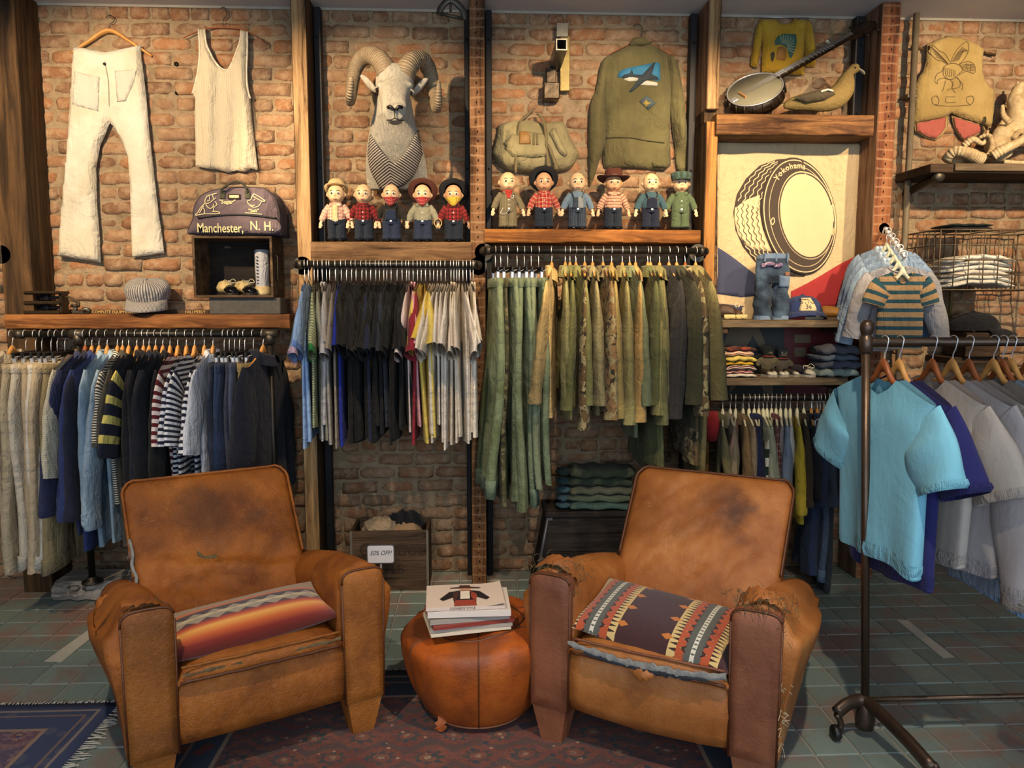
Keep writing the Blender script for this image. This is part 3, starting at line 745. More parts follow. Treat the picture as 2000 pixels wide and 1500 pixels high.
aq = m.math('ABSOLUTE', q); ft = m.math('ABSOLUTE', m.math('SUBTRACT', m.math('FRACT', m.math('MULTIPLY', v, 5.5)), .5))
ft2 = m.math('ABSOLUTE', m.math('SUBTRACT', m.math('FRACT', m.math('MULTIPLY', v, 11)), .5))
base = m.mix(m.math('LESS_THAN', aq, .30), base, srgb('#d8b878'))
base = m.mix(m.math('MULTIPLY', m.math('LESS_THAN', aq, .285), m.math('GREATER_THAN', m.math('SUBTRACT', .30, aq), m.math('MULTIPLY', ft2, .34))), base, srgb('#3a1d1a'))
base = m.mix(m.math('MULTIPLY', m.math('LESS_THAN', aq, .2), m.math('GREATER_THAN', m.math('ADD', aq, m.math('MULTIPLY', ft, .2)), .16)), base, srgb('#b5502a'))
base = m.mix(m.math('LESS_THAN', aq, m.math('ADD', .085, m.math('MULTIPLY', ft2, .05))), base, srgb('#5a5a52'))
base = m.mix(m.math('MULTIPLY', m.math('LESS_THAN', aq, .026), m.math('GREATER_THAN', m.math('ADD', m.math('MULTIPLY', aq, 6), ft2), .2)), base, srgb('#d9d2c0'))
tri = m.math('LESS_THAN', m.math('ABSOLUTE', m.math('SUBTRACT', au, .28)), m.math('SUBTRACT', .075, m.math('MULTIPLY', m.math('ABSOLUTE', m.math('SUBTRACT', m.math('FRACT', m.math('MULTIPLY', v, 2.2)), .5)), .5)))
base = m.mix(tri, base, srgb('#c8762e'))
m.col(base); m.bump(m.noise(m.co('Object'), 300, 2, .7), .5, .004)
pillow('wool_pillow', 'dark maroon pillow with two geometric bands on the right armchair', (.528, 2.31, 0), R(-30), (.0, .18, .425), .275, .175, .062, m.mat, (R(10), R(3), R(-4)), .012)

# ---------------------------------------------------------------- pouf and magazines
M_POUF = leather('orange_leather_pouf', '#a8521a', '#6a3212', '#bb6826', [(-.2, -.02, .3, .12, .7, '#3e2212'), (.0, -.2, .30, .12, .55, '#4a2818'), (-.17, -.18, .12, .08, .4, '#5a2e14')], .4, 6, .35, '#c47434', .3)
pc = (.0, 2.73, 0)
pf = thing('leather_pouf', 'round orange leather pouf between the two armchairs', 'pouf', pc)
n = 48; prof = [(.02, .004), (.12, .006), (.165, .02), (.20, .06), (.228, .12), (.247, .19), (.258, .25), (.255, .30), (.232, .327), (.15, .335), (.06, .332), (.01, .33)]
th = np.linspace(0, 2*pi, n, endpoint=False); rings = []; nw = wob(5, 6, 2)
pr = curve([(a, b, 0) for a, b in prof], 34)
for r_, z_, _ in pr:
    rr = 1.09*r_*(1+.018*np.cos(th*6)*sm(.02, .1, z_)+.02*nw(th, z_*9)); zz = 1.04*z_+.014*nw(np.cos(th)*2+3, np.sin(th)*2)*sm(.2, .33, z_)-.03*sm(.25, .33, z_)*np.clip(-np.cos(th-.5), 0, 1)
    rings.append(np.c_[rr*np.cos(th), rr*np.sin(th), zz])
g = G(); g.loft(rings, True, True, True); pb = g.build('body', M_POUF, pf)
for k in range(6):
    j = int(k*n/6+n/12) % n; pts = [np.array(rg[j])*np.array([1.004, 1.004, 1]) for rg in rings[4:30]]
    g = G(); g.tube(pts, .0028, 5); g.build('seam', M_PIPING, pb)
g = G(); jr = rings[27]; g.tube(list(jr*np.array([1.004, 1.004, 1]))+[jr[0]*np.array([1.004, 1.004, 1])], .0045, 6); g.build('top_piping', M_PIPING, pb)
g = G(); jr = rings[6]; g.tube(list(jr*np.array([1.006, 1.006, 1]))+[jr[0]*1.004], .0035, 6); g.build('bottom_piping', plain('pale_piping', '#a06a48', .6), pb)
g = G(); rag(g, [(-.128, -.165, .065), (-.134, -.178, .04), (-.13, -.18, .012)], .035, 8, 3, .004, (1, .2, 0)); g.build('leather_tab', M_POUF, pf)
mags = []
M_PAGE = plain('magazine_pages', '#c9bfb4', .8, 0, .12, .3, 90); 
covers = ['#d8c8bc', '#8f8578', '#3b3232', '#a8998a', '#6f3a34', '#c8b9a8']
labs = ['bottom cream magazine of the pile on the pouf', 'grey magazine second from the bottom of the pile', 'red-edged magazine third from the bottom of the pile', 'thick pale magazine in the middle of the pile',
        'white magazine just under the top one', 'top magazine with a cowboy on its cream cover']
zz = .353
def magz(i, x, y, z, w, d, h, rz, c, lab):
    t = thing('magazine', lab, 'magazine', (x, y, z), rz, 'magazines on the pouf')
    g = G(); g.box((0, 0, h/2), (w-.006, d-.004, h-.003), .0008); g.build('pages', M_PAGE, t, smooth=False)
    cm = plain('magazine_cover_%d' % i, c, .3, 0, .04, 0)
    rings = []
    for k in range(13):
        u = k/12; bendz = .0015*math.sin(u*pi)+(.010*(u-.8)*5*(u > .8) if i == 5 else 0)
        rings.append([(-w/2+w*u, -d/2, h-.001+bendz), (-w/2+w*u, d/2, h-.001+bendz), (-w/2+w*u, d/2, h+bendz), (-w/2+w*u, -d/2, h+bendz)])
    g = G(); g.loft(rings, True, True, True); cv = g.build('cover', cm, t, smooth=False)
    g = G(); g.box((0, 0, .0006), (w, d, .0012)); g.build('back_cover', cm, t, smooth=False)
    g = G(); g.box((0, -d/2-.0006, h/2), (w, .0012, h)); sp = g.build('spine', cm, t, smooth=False)
    return t, cv, sp
pxy = (pc[0]-.04, pc[1]-.05)
for i, (dx, dy, w, d, h, a, c) in enumerate([(-.005, .0, .285, .2, .010, 8, '#d8cbb4'), (.0, .004, .29, .2, .012, 6, '#a59c92'), (.004, 0, .29, .2, .011, 9, '#8a3c34'), (-.004, .006, .28, .2, .014, 5, '#9c958c')]):
    magz(i, pxy[0]+dx, pxy[1]+dy, zz, w, d, h, R(a+4), c, labs[i]); zz += h+.002
zz += .004
t5, _, sp = magz(4, pxy[0]+.005, pxy[1]+.01, zz, .29, .215, .022, R(2), '#d9cdc4', labs[4]); zz += .025
t6, cv, sp = magz(5, pxy[0]-.01, pxy[1]+.012, zz, .275, .215, .011, R(3), '#d6c2b4', labs[5])
text('spine_title', 'COWBOY STYLE', .012, plain('cover_ink', '#3b2a26', .5), sp, (-.01, -.109, .006), ext=.0004)
# a rider's portrait printed on the cover
ink = [plain('cover_brown', '#4a2a26', .4), plain('cover_red', '#9a3f30', .4), plain('cover_dark', '#231a1e', .4), plain('cover_skin', '#c48a6a', .4), plain('cover_cream', '#e2d3c2', .4)]
def decal(g, pts, m, z=.0): g.add([(x*1.25, y*1.15, z) for x, y in pts], [list(range(len(pts)))], None, m)
g = G(); Z = .0136; S_ = 1.22
decal(g, [(-.03, -.08), (.03, -.08), (.034, -.02), (.062, -.045), (.072, -.03), (.046, .025), (.018, .036), (-.014, .036), (-.044, .025), (-.072, -.03), (-.062, -.045), (-.034, -.02)], 2, Z)
decal(g, [(-.013, -.035), (.014, -.035), (.016, .034), (-.011, .034)], 4, Z+.0003)
decal(g, [(-.032, -.09), (.032, -.09), (.028, -.045), (-.028, -.045)], 1, Z+.0006)
decal(g, [(-.03, -.06), (-.02, -.02), (-.016, .03), (-.034, .01)], 0, Z+.0006); decal(g, [(.03, -.06), (.036, .0), (.02, .03), (.018, -.02)], 1, Z+.0006)
decal(g, [(-.012, .03), (.018, .03), (.02, .055), (-.01, .057)], 3, Z+.0003)
decal(g, [(-.04, .055), (.045, .05), (.05, .058), (.02, .064), (.018, .078), (-.012, .08), (-.014, .066), (-.042, .062)], 0, Z+.0006)
g.build('cover_picture', ink, cv, smooth=False)

# ---------------------------------------------------------------- rugs, tape, timber base
def rug_mat(name, field, c2, c3, border, hx, hy, bw, bright=1.0):
    m = NT(name, .95, spec=.1); ob = m.co('Object'); x, y, _ = m.sep(ob)
    dx = m.math('SUBTRACT', hx, m.math('ABSOLUTE', x)); dy = m.math('SUBTRACT', hy, m.math('ABSOLUTE', y)); d = m.math('MINIMUM', dx, dy)
    f = m.mix(m.ramp(m.noise(ob, 7, 4, .6), [(.4, (0, 0, 0)), (.65, (1, 1, 1))]), srgb(field), srgb(c2))
    wx = m.math('ADD', x, m.math('MULTIPLY', m.noise(ob, 9, 3), .05)); wy = m.math('ADD', y, m.math('MULTIPLY', m.noise(m.co('Object', loc=(3, 5, 0)), 9, 3), .05))
    ry = m.math('DIVIDE', wy, .125); row = m.math('MULTIPLY', m.math('MODULO', m.math('ABSOLUTE', m.math('FLOOR', ry)), 2.0), .5)
    uu = m.math('SUBTRACT', m.math('FRACT', m.math('ADD', m.math('DIVIDE', wx, .16), row)), .5); vv = m.math('SUBTRACT', m.math('FRACT', ry), .5)
    rr = m.math('SQRT', m.math('ADD', m.math('MULTIPLY', uu, uu), m.math('MULTIPLY', vv, vv))); pet = m.math('ADD', .27, m.math('MULTIPLY', m.math('COSINE', m.math('MULTIPLY', m.math('ARCTAN2', vv, uu), 8.0)), .06))
    f = m.mix(m.math('MULTIPLY', m.math('GREATER_THAN', m.math('ADD', m.math('ABSOLUTE', uu), m.math('ABSOLUTE', vv)), .62), .7), f, srgb(c3))
    f = m.mix(m.math('LESS_THAN', rr, pet), f, srgb(c3)); f = m.mix(m.math('LESS_THAN', rr, .17), f, srgb(field)); f = m.mix(m.math('LESS_THAN', rr, .07), f, srgb('#b09678'))
    f = m.mix(m.ramp(m.noise(m.co('Object', (1, 6, 1)), 5, 5, .7), [(.42, (0, 0, 0)), (.72, (.85, .85, .85))]), f, srgb(c2))
    v2 = m.n('TexVoronoi', {'feature': 'DISTANCE_TO_EDGE'}, i0=m.co('Object', (1, 1.4, 1)), Scale=42.0)
    f = m.mix(m.math('MULTIPLY', m.math('LESS_THAN', v2.outputs[0], .09), .4), f, srgb(border))
    v3 = m.n('TexVoronoi', i0=m.co('Object', (1, 1, 1), (.3, .7, 0)), Scale=23.0); r3 = m.sep(v3.outputs[1])[0]
    f = m.mix(m.math('MULTIPLY', m.math('LESS_THAN', v3.outputs[0], .22), m.math('GREATER_THAN', r3, .75)), f, srgb(border))
    f = m.mix(m.math('MULTIPLY', m.math('LESS_THAN', v3.outputs[0], .15), m.math('LESS_THAN', r3, .3)), f, srgb('#b0907c'))
    # borders
    f = m.mix(m.math('LESS_THAN', d, bw), f, m.mix(m.math('LESS_THAN', m.n('TexVoronoi', i0=ob, Scale=14.0).outputs[0], .33), srgb(border), srgb(c2)))
    for a, b, c in ((bw-.015, bw, '#a98e76'), (bw*.45, bw*.5, '#8d7468'), (0, .045, border), (.05, .062, '#9a8a80')):
        f = m.mix(m.math('MULTIPLY', m.math('GREATER_THAN', d, a), m.math('LESS_THAN', d, b)), f, srgb(c))
    f = m.mix(m.math('MULTIPLY', m.noise(ob, 120, 3, .8), .5), f, dk(border, .5)); m.col(f)
    m.bump(m.noise(ob, 260, 2, .8), .8, .006); return m.mat
def rug(label, x0, x1, y0, y1, mat, fringe, seed):
    cx, cy, hx, hy = (x0+x1)/2, (y0+y1)/2, (x1-x0)/2, (y1-y0)/2
    t = thing('persian_rug', label, 'rug', (cx, cy, 0)); nz = wob(seed, 5, 5); rings = []
    for j in range(31):
        v = -1+j/15; rings.append([(hx*u+.006*nz(v*3, 1), hy*v+.006*nz(u*3, 4), .007+.0015*nz(u*4, v*4)) for u in np.linspace(-1, 1, 31)])
    g = G(); g.loft(rings, False); o = g.build('pile', mat, t)
    md = o.modifiers.new('t', 'SOLIDIFY'); md.thickness = .006; md.offset = -1
    q = np.random.RandomState(seed); g = G()
    for side in fringe:
        L_ = hx if side in 'NS' else hy
        for k in range(int(2*L_/.012)):
            a = -L_+k*.012+q.normal(0, .002); l_ = .05*q.uniform(.5, 1.15); e = q.normal(0, .012)
            if side == 'E': p = [(hx-.004, a, .007), (hx+l_*.5, a+e*.4, .006), (hx+l_, a+e, .003)]
            if side == 'N': p = [(a, hy-.004, .007), (a+e*.3, hy+l_*.25, .006), (a+e, hy+l_*.5, .003)]
            g.tube(p, .0022, 4)
    if fringe: tag(g.build('fringe', plain('cream_fringe', '#b8b2a6', .95), t), kind='stuff')
    return t
a = FL(238, 1374); RB = rug_mat('faded_red_blue_rug', '#8f5a56', '#5c5f74', '#a07c78', '#4a5270', .95, .75, .19)
rug('faded red and navy persian rug in the lower left corner', a[0]-1.9, a[0], a[1]-1.5, a[1], RB, 'EN', 3)
RA = rug_mat('worn_red_persian', '#96604e', '#7a463e', '#4c5452', '#464c58', 1.02, .9, .22)
b = FL(760, 1312)
rug('large worn red persian rug under both armchairs', -1.08, .96, b[1]-1.8, b[1], RA, 'N', 7)
M_TAPE = plain('grey_floor_tape', '#b3afa4', .7, 0, .12, .2)
for lab, pts in (('strip of pale tape stuck on the tiles left of the armchairs', [(86, 1293), (120, 1294), (213, 1218), (192, 1217)]), ('strip of pale tape on the floor beneath the rolling rack', [(1751, 1211), (1773, 1212), (1864, 1284), (1842, 1286)])):
    p = [FL(*q) for q in pts]; c = np.mean(p, 0); g = G()
    g.loft([[tuple(q-c+np.array([0, 0, .0012])) for q in p], [tuple(q-c+np.array([0, 0, .0024])) for q in p]], True, False, True)
    o = g.build('floor_tape', M_TAPE, smooth=False, loc=tuple(c)); tag(o, lab, 'tape')
# ---------------------------------------------------------------- pipe rails
def flange(t, x, y, z, mat=M_IRON2):
    g = G(); g.lathe([(.046, 0), (.046, .008), (.044, .011), (.024, .013), (.022, .03), (.0, .03)], 22, (x, y, z), 'y')
    o = g.build('flange', mat, t, smooth='auto')
    for k in range(4):
        a = pi/4+k*pi/2; g = G(); g.lathe([(.005, .011), (.005, .0145), (.0, .015)], 8, (x+.034*math.cos(a), y, z+.034*math.sin(a)), 'y'); g.build('screw', M_BLACKSTEEL, o)
def pipe_rail(label, xa, xb, ypx, Y, yw, flanges=True):
    a = P(xa, ypx, Y); b = P(xb, ypx, Y); z = a[2]; c = (a[0]+b[0])/2; h = (b[0]-a[0])/2
    t = thing('pipe_rail', label, 'clothes rail', (c, Y, z))
    g = G(); g.tube([(-h, 0, 0), (h, 0, 0)], .0165, 14); g.build('pipe', M_IRON, t)
    for s in (-1, 1):
        if flanges:
            flange(t, s*h, yw-Y, 0)
            g = G(); g.tube(curve([(s*h, yw-Y-.02, 0), (s*h, .035, 0), (s*h-s*.008, .01, 0), (s*h-s*.035, 0, 0)], 12), .021, 12); g.build('elbow', M_IRON2, t)
    return t, a, b, z
RL = 3.83
t_mid, _, _, Z_MID = pipe_rail('black pipe rail of tees under the five dolls', 577, 934, 516, RL, S)
t_rgt, _, _, Z_RGT = pipe_rail('black pipe rail of olive army clothing under the six dolls', 945, 1380, 489, RL, S)
KY = 3.92
t_kid, _, _, Z_KID = pipe_rail('low pipe rail of small children\'s clothes under the shelves', 1398, 1672, 778, KY, 4.15)
LY = 3.84
la, lb = P(33, 653, LY), P(530, 653, LY); Z_LFT = la[2]
t_lft = thing('pipe_rack', 'freestanding black pipe rack of jackets under the long ledge', 'clothes rack', ((la[0]+lb[0])/2, LY, 0))
hx = (lb[0]-la[0])/2
g = G(); g.tube([(-hx, 0, Z_LFT), (hx, 0, Z_LFT)], .0165, 14); g.build('rail', M_IRON, t_lft)
for px_ in (152, 527):
    x_ = P(px_, 653, LY)[0]-(la[0]+lb[0])/2
    g = G(); g.tube([(x_, 0, .1), (x_, 0, Z_LFT)], .0165, 14); lg = g.build('leg', M_IRON, t_lft)
    g = G(); g.tube([(x_-.035, 0, Z_LFT), (x_+.035, 0, Z_LFT)], .0225, 14); g.tube([(x_, 0, Z_LFT-.05), (x_, 0, Z_LFT)], .0225, 14); g.build('tee_fitting', M_IRON2, lg)
    g = G(); g.lathe([(.05, .1), (.05, .108), (.024, .112), (.022, .13)], 20, (x_, 0, 0)); g.build('foot_flange', M_IRON2, lg)
g = G(); g.tube([(-hx-.01, 0, Z_LFT), (-hx+.03, 0, Z_LFT)], .022, 14); g.build('end_cap', M_IRON2, t_lft)
# timbers under its feet
for lab, xa, xb in (('split pale timber block under the pipe rack foot', 107, 232), ('dark timber block under the far pipe rack foot', 470, 600)):
    a = P(xa, 1160, 3.86)[0]; b = P(xb, 1160, 3.86)[0]; L_ = b-a; q = np.random.RandomState(xa); rings = []
    t = thing('timber_block', lab, 'timber', ((a+b)/2, 3.84, 0))
    for i in range(17):
        x = -L_/2+L_*i/16; e = q.normal(0, .006, 8); hh = .098
        rings.append([(x, 0+e[0], .01), (x, -.01+e[1], .035), (x, .0+e[2], .07), (x, .03+e[3]*.3, hh), (x, .12, hh), (x, .2, hh), (x, .22+e[5], .05), (x, .2, .0), (x, .06, 0)])
    g = G(); g.loft(rings, True, True, True); g.build('timber', M_DRIFT if xa < 300 else M_DARKWOOD, t, smooth='auto')

# ---------------------------------------------------------------- hangers
def hook_pts(r=.021, stem=-.085):
    p = [(-r*math.cos(a), 0, r*math.sin(a)) for a in np.linspace(-.5, pi*.86, 14)]
    return p+[(.012, 0, -.022), (.002, 0, -.04), (0, 0, -.06), (0, 0, stem)]
_hm = {}
def hanger_mesh(kind, W_, z0, slope, nw):
    key = (kind, round(W_, 2), z0, slope, nw)
    if key in _hm: return _hm[key]
    out = []
    g = G(); g.tube(hook_pts(), .0021, 6); out.append(('hook', g.mesh('hook', M_CHROME)))
    if kind in ('wood', 'darkwood', 'cream'):
        m_ = {'wood': M_WHANG, 'darkwood': M_WHANG_D, 'cream': M_WHITEPL}[kind]; p = []; rr = []
        for x in np.linspace(-W_, W_, 25):
            u = abs(x)/W_; hump = math.exp(-(x/(.19*W_))**2); zb_ = z0-.024; p.append((x, 0, zb_-slope*max(0, abs(x)-nw)+(-.074-zb_)*hump)); rr.append(.011+.011*hump-.003*u)
        g = G(); n = 10; rings = []
        for (x, y, z), r_ in zip(p, rr): rings.append([(x, y+(.0065 if abs(x) > .3*W_ else .0095)*math.cos(a), z+r_*math.sin(a)) for a in np.linspace(0, 2*pi, n, endpoint=False)])
        g.loft(rings, True, True, True); out.append(('shoulder_bar', g.mesh('shoulder_bar', m_)))
    elif kind == 'wire':
        g = G(); g.tube(curve([(0, 0, -.08), (.02, 0, -.088), (W_*.9, 0, -.088-.27*W_), (W_, 0, -.1-.30*W_), (W_*.9, 0, -.115-.30*W_), (-W_*.9, 0, -.115-.30*W_), (-W_, 0, -.1-.30*W_), (-W_*.9, 0, -.088-.27*W_), (-.02, 0, -.088), (0, 0, -.08)], 40), .002, 6)
        out.append(('shoulder_wire', g.mesh('shoulder_wire', M_BLACKPLASTIC)))
    else:
        g = G(); g.box((0, 0, -.095), (W_*1.9, .014, .026), .004); out.append(('clip_bar', g.mesh('clip_bar', M_BLACKPLASTIC, False)))
        for s in (-1, 1):
            g = G(); g.box((s*W_*.8, 0, -.125), (.022, .016, .042), .003); g.tube([(s*W_*.8-.012, 0, -.108), (s*W_*.8-.012, -.022, -.098)], .0016, 5); g.tube([(s*W_*.8+.012, 0, -.108), (s*W_*.8+.012, -.022, -.098)], .0016, 5)
            out.append(('clip', g.mesh('clip', M_CHROME, False)))
    _hm[key] = out; return out
_hn = {}
def nth(n): return str(n)+({1: 'st', 2: 'nd', 3: 'rd'}.get(n % 10, 'th') if n % 100 not in (11, 12, 13) else 'th')
def hanger(kind, W_, loc, rz, where, tilt=0, z0=-.088, slope=.42, nw=.075):
    nm = {'wood': 'wooden', 'darkwood': 'dark wooden', 'cream': 'cream plastic', 'wire': 'thin wire', 'clip': 'black clip'}[kind]
    k = (nm, where); _hn[k] = _hn.get(k, 0)+1
    t = thing('clothes_hanger', '%s %s hanger from the left on the %s' % (nth(_hn[k]), nm, where), 'hanger', loc, rz, 'hangers on the '+where)
    t.rotation_euler = (0, tilt, rz)
    for n_, me in hanger_mesh(kind, W_, z0, slope, nw): link(n_, me, t)
    return t

# ---------------------------------------------------------------- garments
def body_geo(Wd, L, T, nw, nd, slope, z0, seed, flare=0.0, fold=.012, n=44, m=26, waist=1.0, openfront=False):
    th = np.linspace(0, 2*pi, n, endpoint=False); r_ = np.random.RandomState(seed)
    c = np.cos(th); s = np.sin(th); cx = np.sign(c)*np.abs(c)**.8; sy = np.sign(s)*np.abs(s)**.55
    k1, k2 = r_.uniform(14, 24), r_.uniform(26, 44); p1, p2, p3 = r_.uniform(0, 6.28, 3); tw = r_.normal(0, .02)
    rings = []; lean = r_.normal(0, .012)
    for j in range(m+1):
        v = j/m; hw = Wd*(1-.06*sm(0, .15, v))*(1-(1-waist)*math.sin(pi*min(1, v*1.05)))+flare*v
        x = hw*cx; ax = np.abs(Wd*cx)
        top = np.where(ax > nw, z0-slope*(ax-nw), z0-(np.where(sy < 0, nd, nd*.3))*(1-(ax/nw)**2))
        Tt = T*(.55+.45*sm(0, .2, v))
        f = fold*sm(.12, 1, v)*(np.sin(k1*x+p1+1.2*v)+.6*np.sin(k2*x+p2-2*v))
        y = Tt*sy*(1+.25*np.sin(k1*x*1.3+p3)*v)+f*.8+lean*v+tw*x*v*4
        zh = z0-L+.012*np.sin(k1*.6*x+p2)
        z = top+(zh-top)*v
        rings.append(np.c_[x, y, z])
    return rings
def sleeve_geo(Wd, zs, s, L, ang, r0, r1, T, seed, bend=.0, n=16, m=14, yoff=0.0):
    r_ = np.random.RandomState(seed+int(s)*7+50); rings = []
    a0 = max(ang, R(50)); p = np.array([s*(Wd-.05*Wd/.225), 0.0, zs-r0*.74]); d = np.array([s*math.sin(ang), 0, -math.cos(ang)]); q = r_.uniform(0, 6.28, 3); dy = r_.normal(0, .012)
    pos = p.copy(); th = np.linspace(0, 2*pi, n, endpoint=False); a = ang
    for j in range(m+1):
        v = j/m; a = a0+(ang*(1-bend*v)-a0)*float(sm(0, .28/max(1, L/.25), v)); d = np.array([s*math.sin(a), 0, -math.cos(a)]); nrm = np.array([s*math.cos(a), 0, math.sin(a)])
        rr = r0+(r1-r0)*v; fl = T*(.5+.5*float(sm(0, .35, v))+.15*v)
        wr = 1+.10*np.sin(3*th+q[0]+6*v)*v+.05*np.sin(v*34*L+q[1]+2*th)
        ring = pos+np.outer(np.cos(th)*rr*wr, nrm)+np.outer(np.sin(th)*fl*wr, [0, 1, 0])+np.array([0, dy*v*2+yoff, 0])
        rings.append(ring); pos = pos+d*L/m
    return rings
def top(loc, rz, label, group, mat, Wd=.225, L=.7, T=.016, nw=.075, nd=.05, slope=.34, z0=-.088, sl=.22, sang=24, sr=(.10, .085), sT=None, seed=0, collar=None,
        cuff=None, sleeve=None, bend=.3, name='tee', cat='tee', fold=.01, flare=0.0, hem=None, waist=1.0, buttons=None, hood=None):
    t = thing(name, label, cat, loc, rz, group)
    rg = body_geo(Wd, L, T, nw, nd, slope, z0, seed, flare, fold, waist=waist)
    g = G(); g.loft(rg); VV = g.v[0]; g.uv = [[(u_, z0-VV[k_][2]) for (u_, _), k_ in zip(uf, ff)] for uf, ff in zip(g.uv, g.f)]; bd = g.build('body', mat, t)
    if hem:
        g = G(); g.loft([rg[-3]*np.array([1.012, 1.08, 1]), rg[-2]*np.array([1.016, 1.1, 1]), (rg[-1]+np.array([0, 0, -.006]))*np.array([.98, 1.0, 1])]); g.build('hem_band', hem, bd)
    zs = z0-slope*(Wd-nw)
    if sl:
        for s in (-1, 1):
            sg = sleeve_geo(Wd, zs, s, sl, R(sang), sr[0], sr[1], sT or T*1.15, seed, bend)
            g = G(); g.loft(sg); so = g.build('sleeve', sleeve or mat, t)
            if cuff:
                c_ = sg[-1].mean(0); g = G(); g.loft([c_+(sg[-2]-sg[-2].mean(0))*1.05+(sg[-2].mean(0)-c_), c_+(sg[-1]-c_)*1.07, c_+(sg[-1]-c_)*.98+np.array([0, 0, -.012])]); g.build('cuff', cuff, so)
    if collar:
        n = 26; rings = []
        ty = max(T*1.5, .028)
        for k, (dr, dz) in enumerate([(.95, -.02), (.95, .004), (1.02, .014), (1.18, .004), (1.4, -.036)]):
            rr = []
            for a in np.linspace(-.42*pi, 1.42*pi, n):
                x = nw*dr*math.cos(a); y = ty*dr*math.sin(a)
                rr.append((x, y, z0+dz-(.03*max(0, -math.sin(a)))-(.010 if k == 4 else 0)*abs(math.cos(a))))
            rings.append(rr)
        g = G(); g.loft(rings, False); g.build('collar', collar, t)
    elif nd:
        g = G(); row0 = rg[0]; k = [i for i in range(len(row0)) if abs(row0[i][0]) < nw*1.05]
        for sgn in (-1, 1):
            p = sorted([row0[i] for i in k if (row0[i][1] > 0) == (sgn > 0)], key=lambda q: q[0])
            if len(p) > 3: g.tube(np.array(p), .005, 6)
        if g.v: tag(g.build('neckband', collar or hem or cuff or mat, t))
    if hood:
        g = G(); g.lathe([(.0, .05), (.05, .045), (.095, .0), (.10, -.06), (.075, -.10), (.0, -.11)], 18, (0, .05, z0-.03), sx=1, sy=.55); g.build('hood', hood, t)
    if buttons:
        for i in range(5):
            g = G(); g.lathe([(.0055, 0), (.0055, .002), (0, .0026)], 8, (.0, -T*1.06-.002, z0-.12-i*.095), 'y'); g.build('button', buttons, bd)
    return t
def pants(loc, rz, label, group, mat, hw=.19, L=1.0, T=.016, z0=-.135, seed=0, hem=.105, cuff=None, name='trousers', lean=0.0, thigh=.135):
    t = thing(name, label, 'trousers', loc, rz, group); r_ = np.random.RandomState(seed)
    n = 22; th = np.linspace(0, 2*pi, n, endpoint=False)
    for s in (-1, 1):
        rings = []; q = r_.uniform(0, 6.28, 4); dx = r_.normal(0, .012); dy = r_.normal(0, .012)
        for j in range(25):
            v = j/24; w_ = (hw/2) if v < .03 else (hw/2)*(1-sm(.0, .22, v))+thigh*sm(0, .22, v)
            w_ = w_*(1-sm(.22, 1, v))+hem*sm(.22, 1, v)
            cx = s*(hw/2+.012*sm(0, .25, v)+dx*v+.01*v)
            fo = 1+.35*np.sin(3*th+q[0]+3*v)*sm(.05, .5, v)+.15*np.sin(5*th+q[1])*v
            x = cx+w_*np.cos(th)*(1+.05*np.sin(9*v+q[2])); y = T*(1+.5*sm(.1, .5, v))*np.sign(np.sin(th))*np.abs(np.sin(th))**.7*fo+dy*v+lean*v*v+.010*np.sin(7*v+q[3])*v
            rings.append(np.c_[x, y, np.full(n, z0-L*v-(.012*np.cos(th+q[0]))*(v > .97))])
        g = G(); g.loft(rings); lg = g.build('leg', mat, t)
        if cuff:
            c_ = rings[-1].mean(0); g = G()
            g.loft([c_+(rings[-3]-rings[-3].mean(0))*1.10+(rings[-3].mean(0)-c_)*.9, c_+(rings[-1]-c_)*1.12, c_+(rings[-1]-c_)*.95]); g.build('cuff', cuff, lg)
    g = G(); rr = []
    for z_, k in ((z0+.004, .92), (z0+.006, 1.08), (z0-.02, 1.12), (z0-.036, 1.06)):
        rr.append([(hw*1.03*math.copysign(abs(math.cos(a))**.5, math.cos(a)), T*1.25*k*math.sin(a), z_) for a in np.linspace(0, 2*pi, 30, endpoint=False)])
    g.loft(rr); wb = g.build('waistband', mat, t)
    for sx_ in (-.6, .0, .6):
        g = G(); g.box((sx_*hw, -T*1.4, z0-.018), (.01, .004, .042), .001); g.build('belt_loop', mat, wb, smooth=False)
    return t

_gn = {}
def count_labels(items, where, plural):
    """labels that single each garment out: (desc) -> text"""
    tot = {}
    for d in items: tot[d] = tot.get(d, 0)+1
    cur = {}; out = []
    for d in items:
        cur[d] = cur.get(d, 0)+1
        out.append(('%s %s from the left on the %s' % (nth(cur[d]), d, where)) if tot[d] > 1 else ('%s on the %s' % (d, where)))
    return out
def rx(px_, ypx, Y): return P(px_, ypx, Y)[0]

# ---- middle rail: tees
C_WHITE = ['#ddd2c0', '#d8cbb8', '#e0d8cc', '#d6cabc', '#e2dace', '#d2c4b0']
hooks = [260, 285, 325, 350, 380, 410, 430, 470, 510, 545, 580, 610, 650, 680, 710, 745, 770, 800, 820, 850, 890, 925, 955, 972, 1000, 1030, 1055, 1085, 1115, 1140, 1165, 1190, 1220, 1258, 1278, 1298, 1314, 1340, 1365, 1390, 1410]
def K(i): return ['#191816', '#131314', '#1b1a19', '#121213', '#16181f', '#151412'][i % 6]
spec = [('pale blue ringer tee', '#8fb0dc', 'rb'), ('soft blue ringer tee', '#86a2cc', 'rb'), ('fine green striped tee with green cuffs', '#a9ac86', 'gs'), ('grey green tee', '#8d8d7c', ''),
        ('light grey tee', '#a3a2a6', ''), ('warm grey tee', '#9b958e', ''), ('heather grey tee', '#a8a6aa', ''), ('taupe tee', '#8d8274', ''), ('royal blue tee', '#1d2f96', '')]
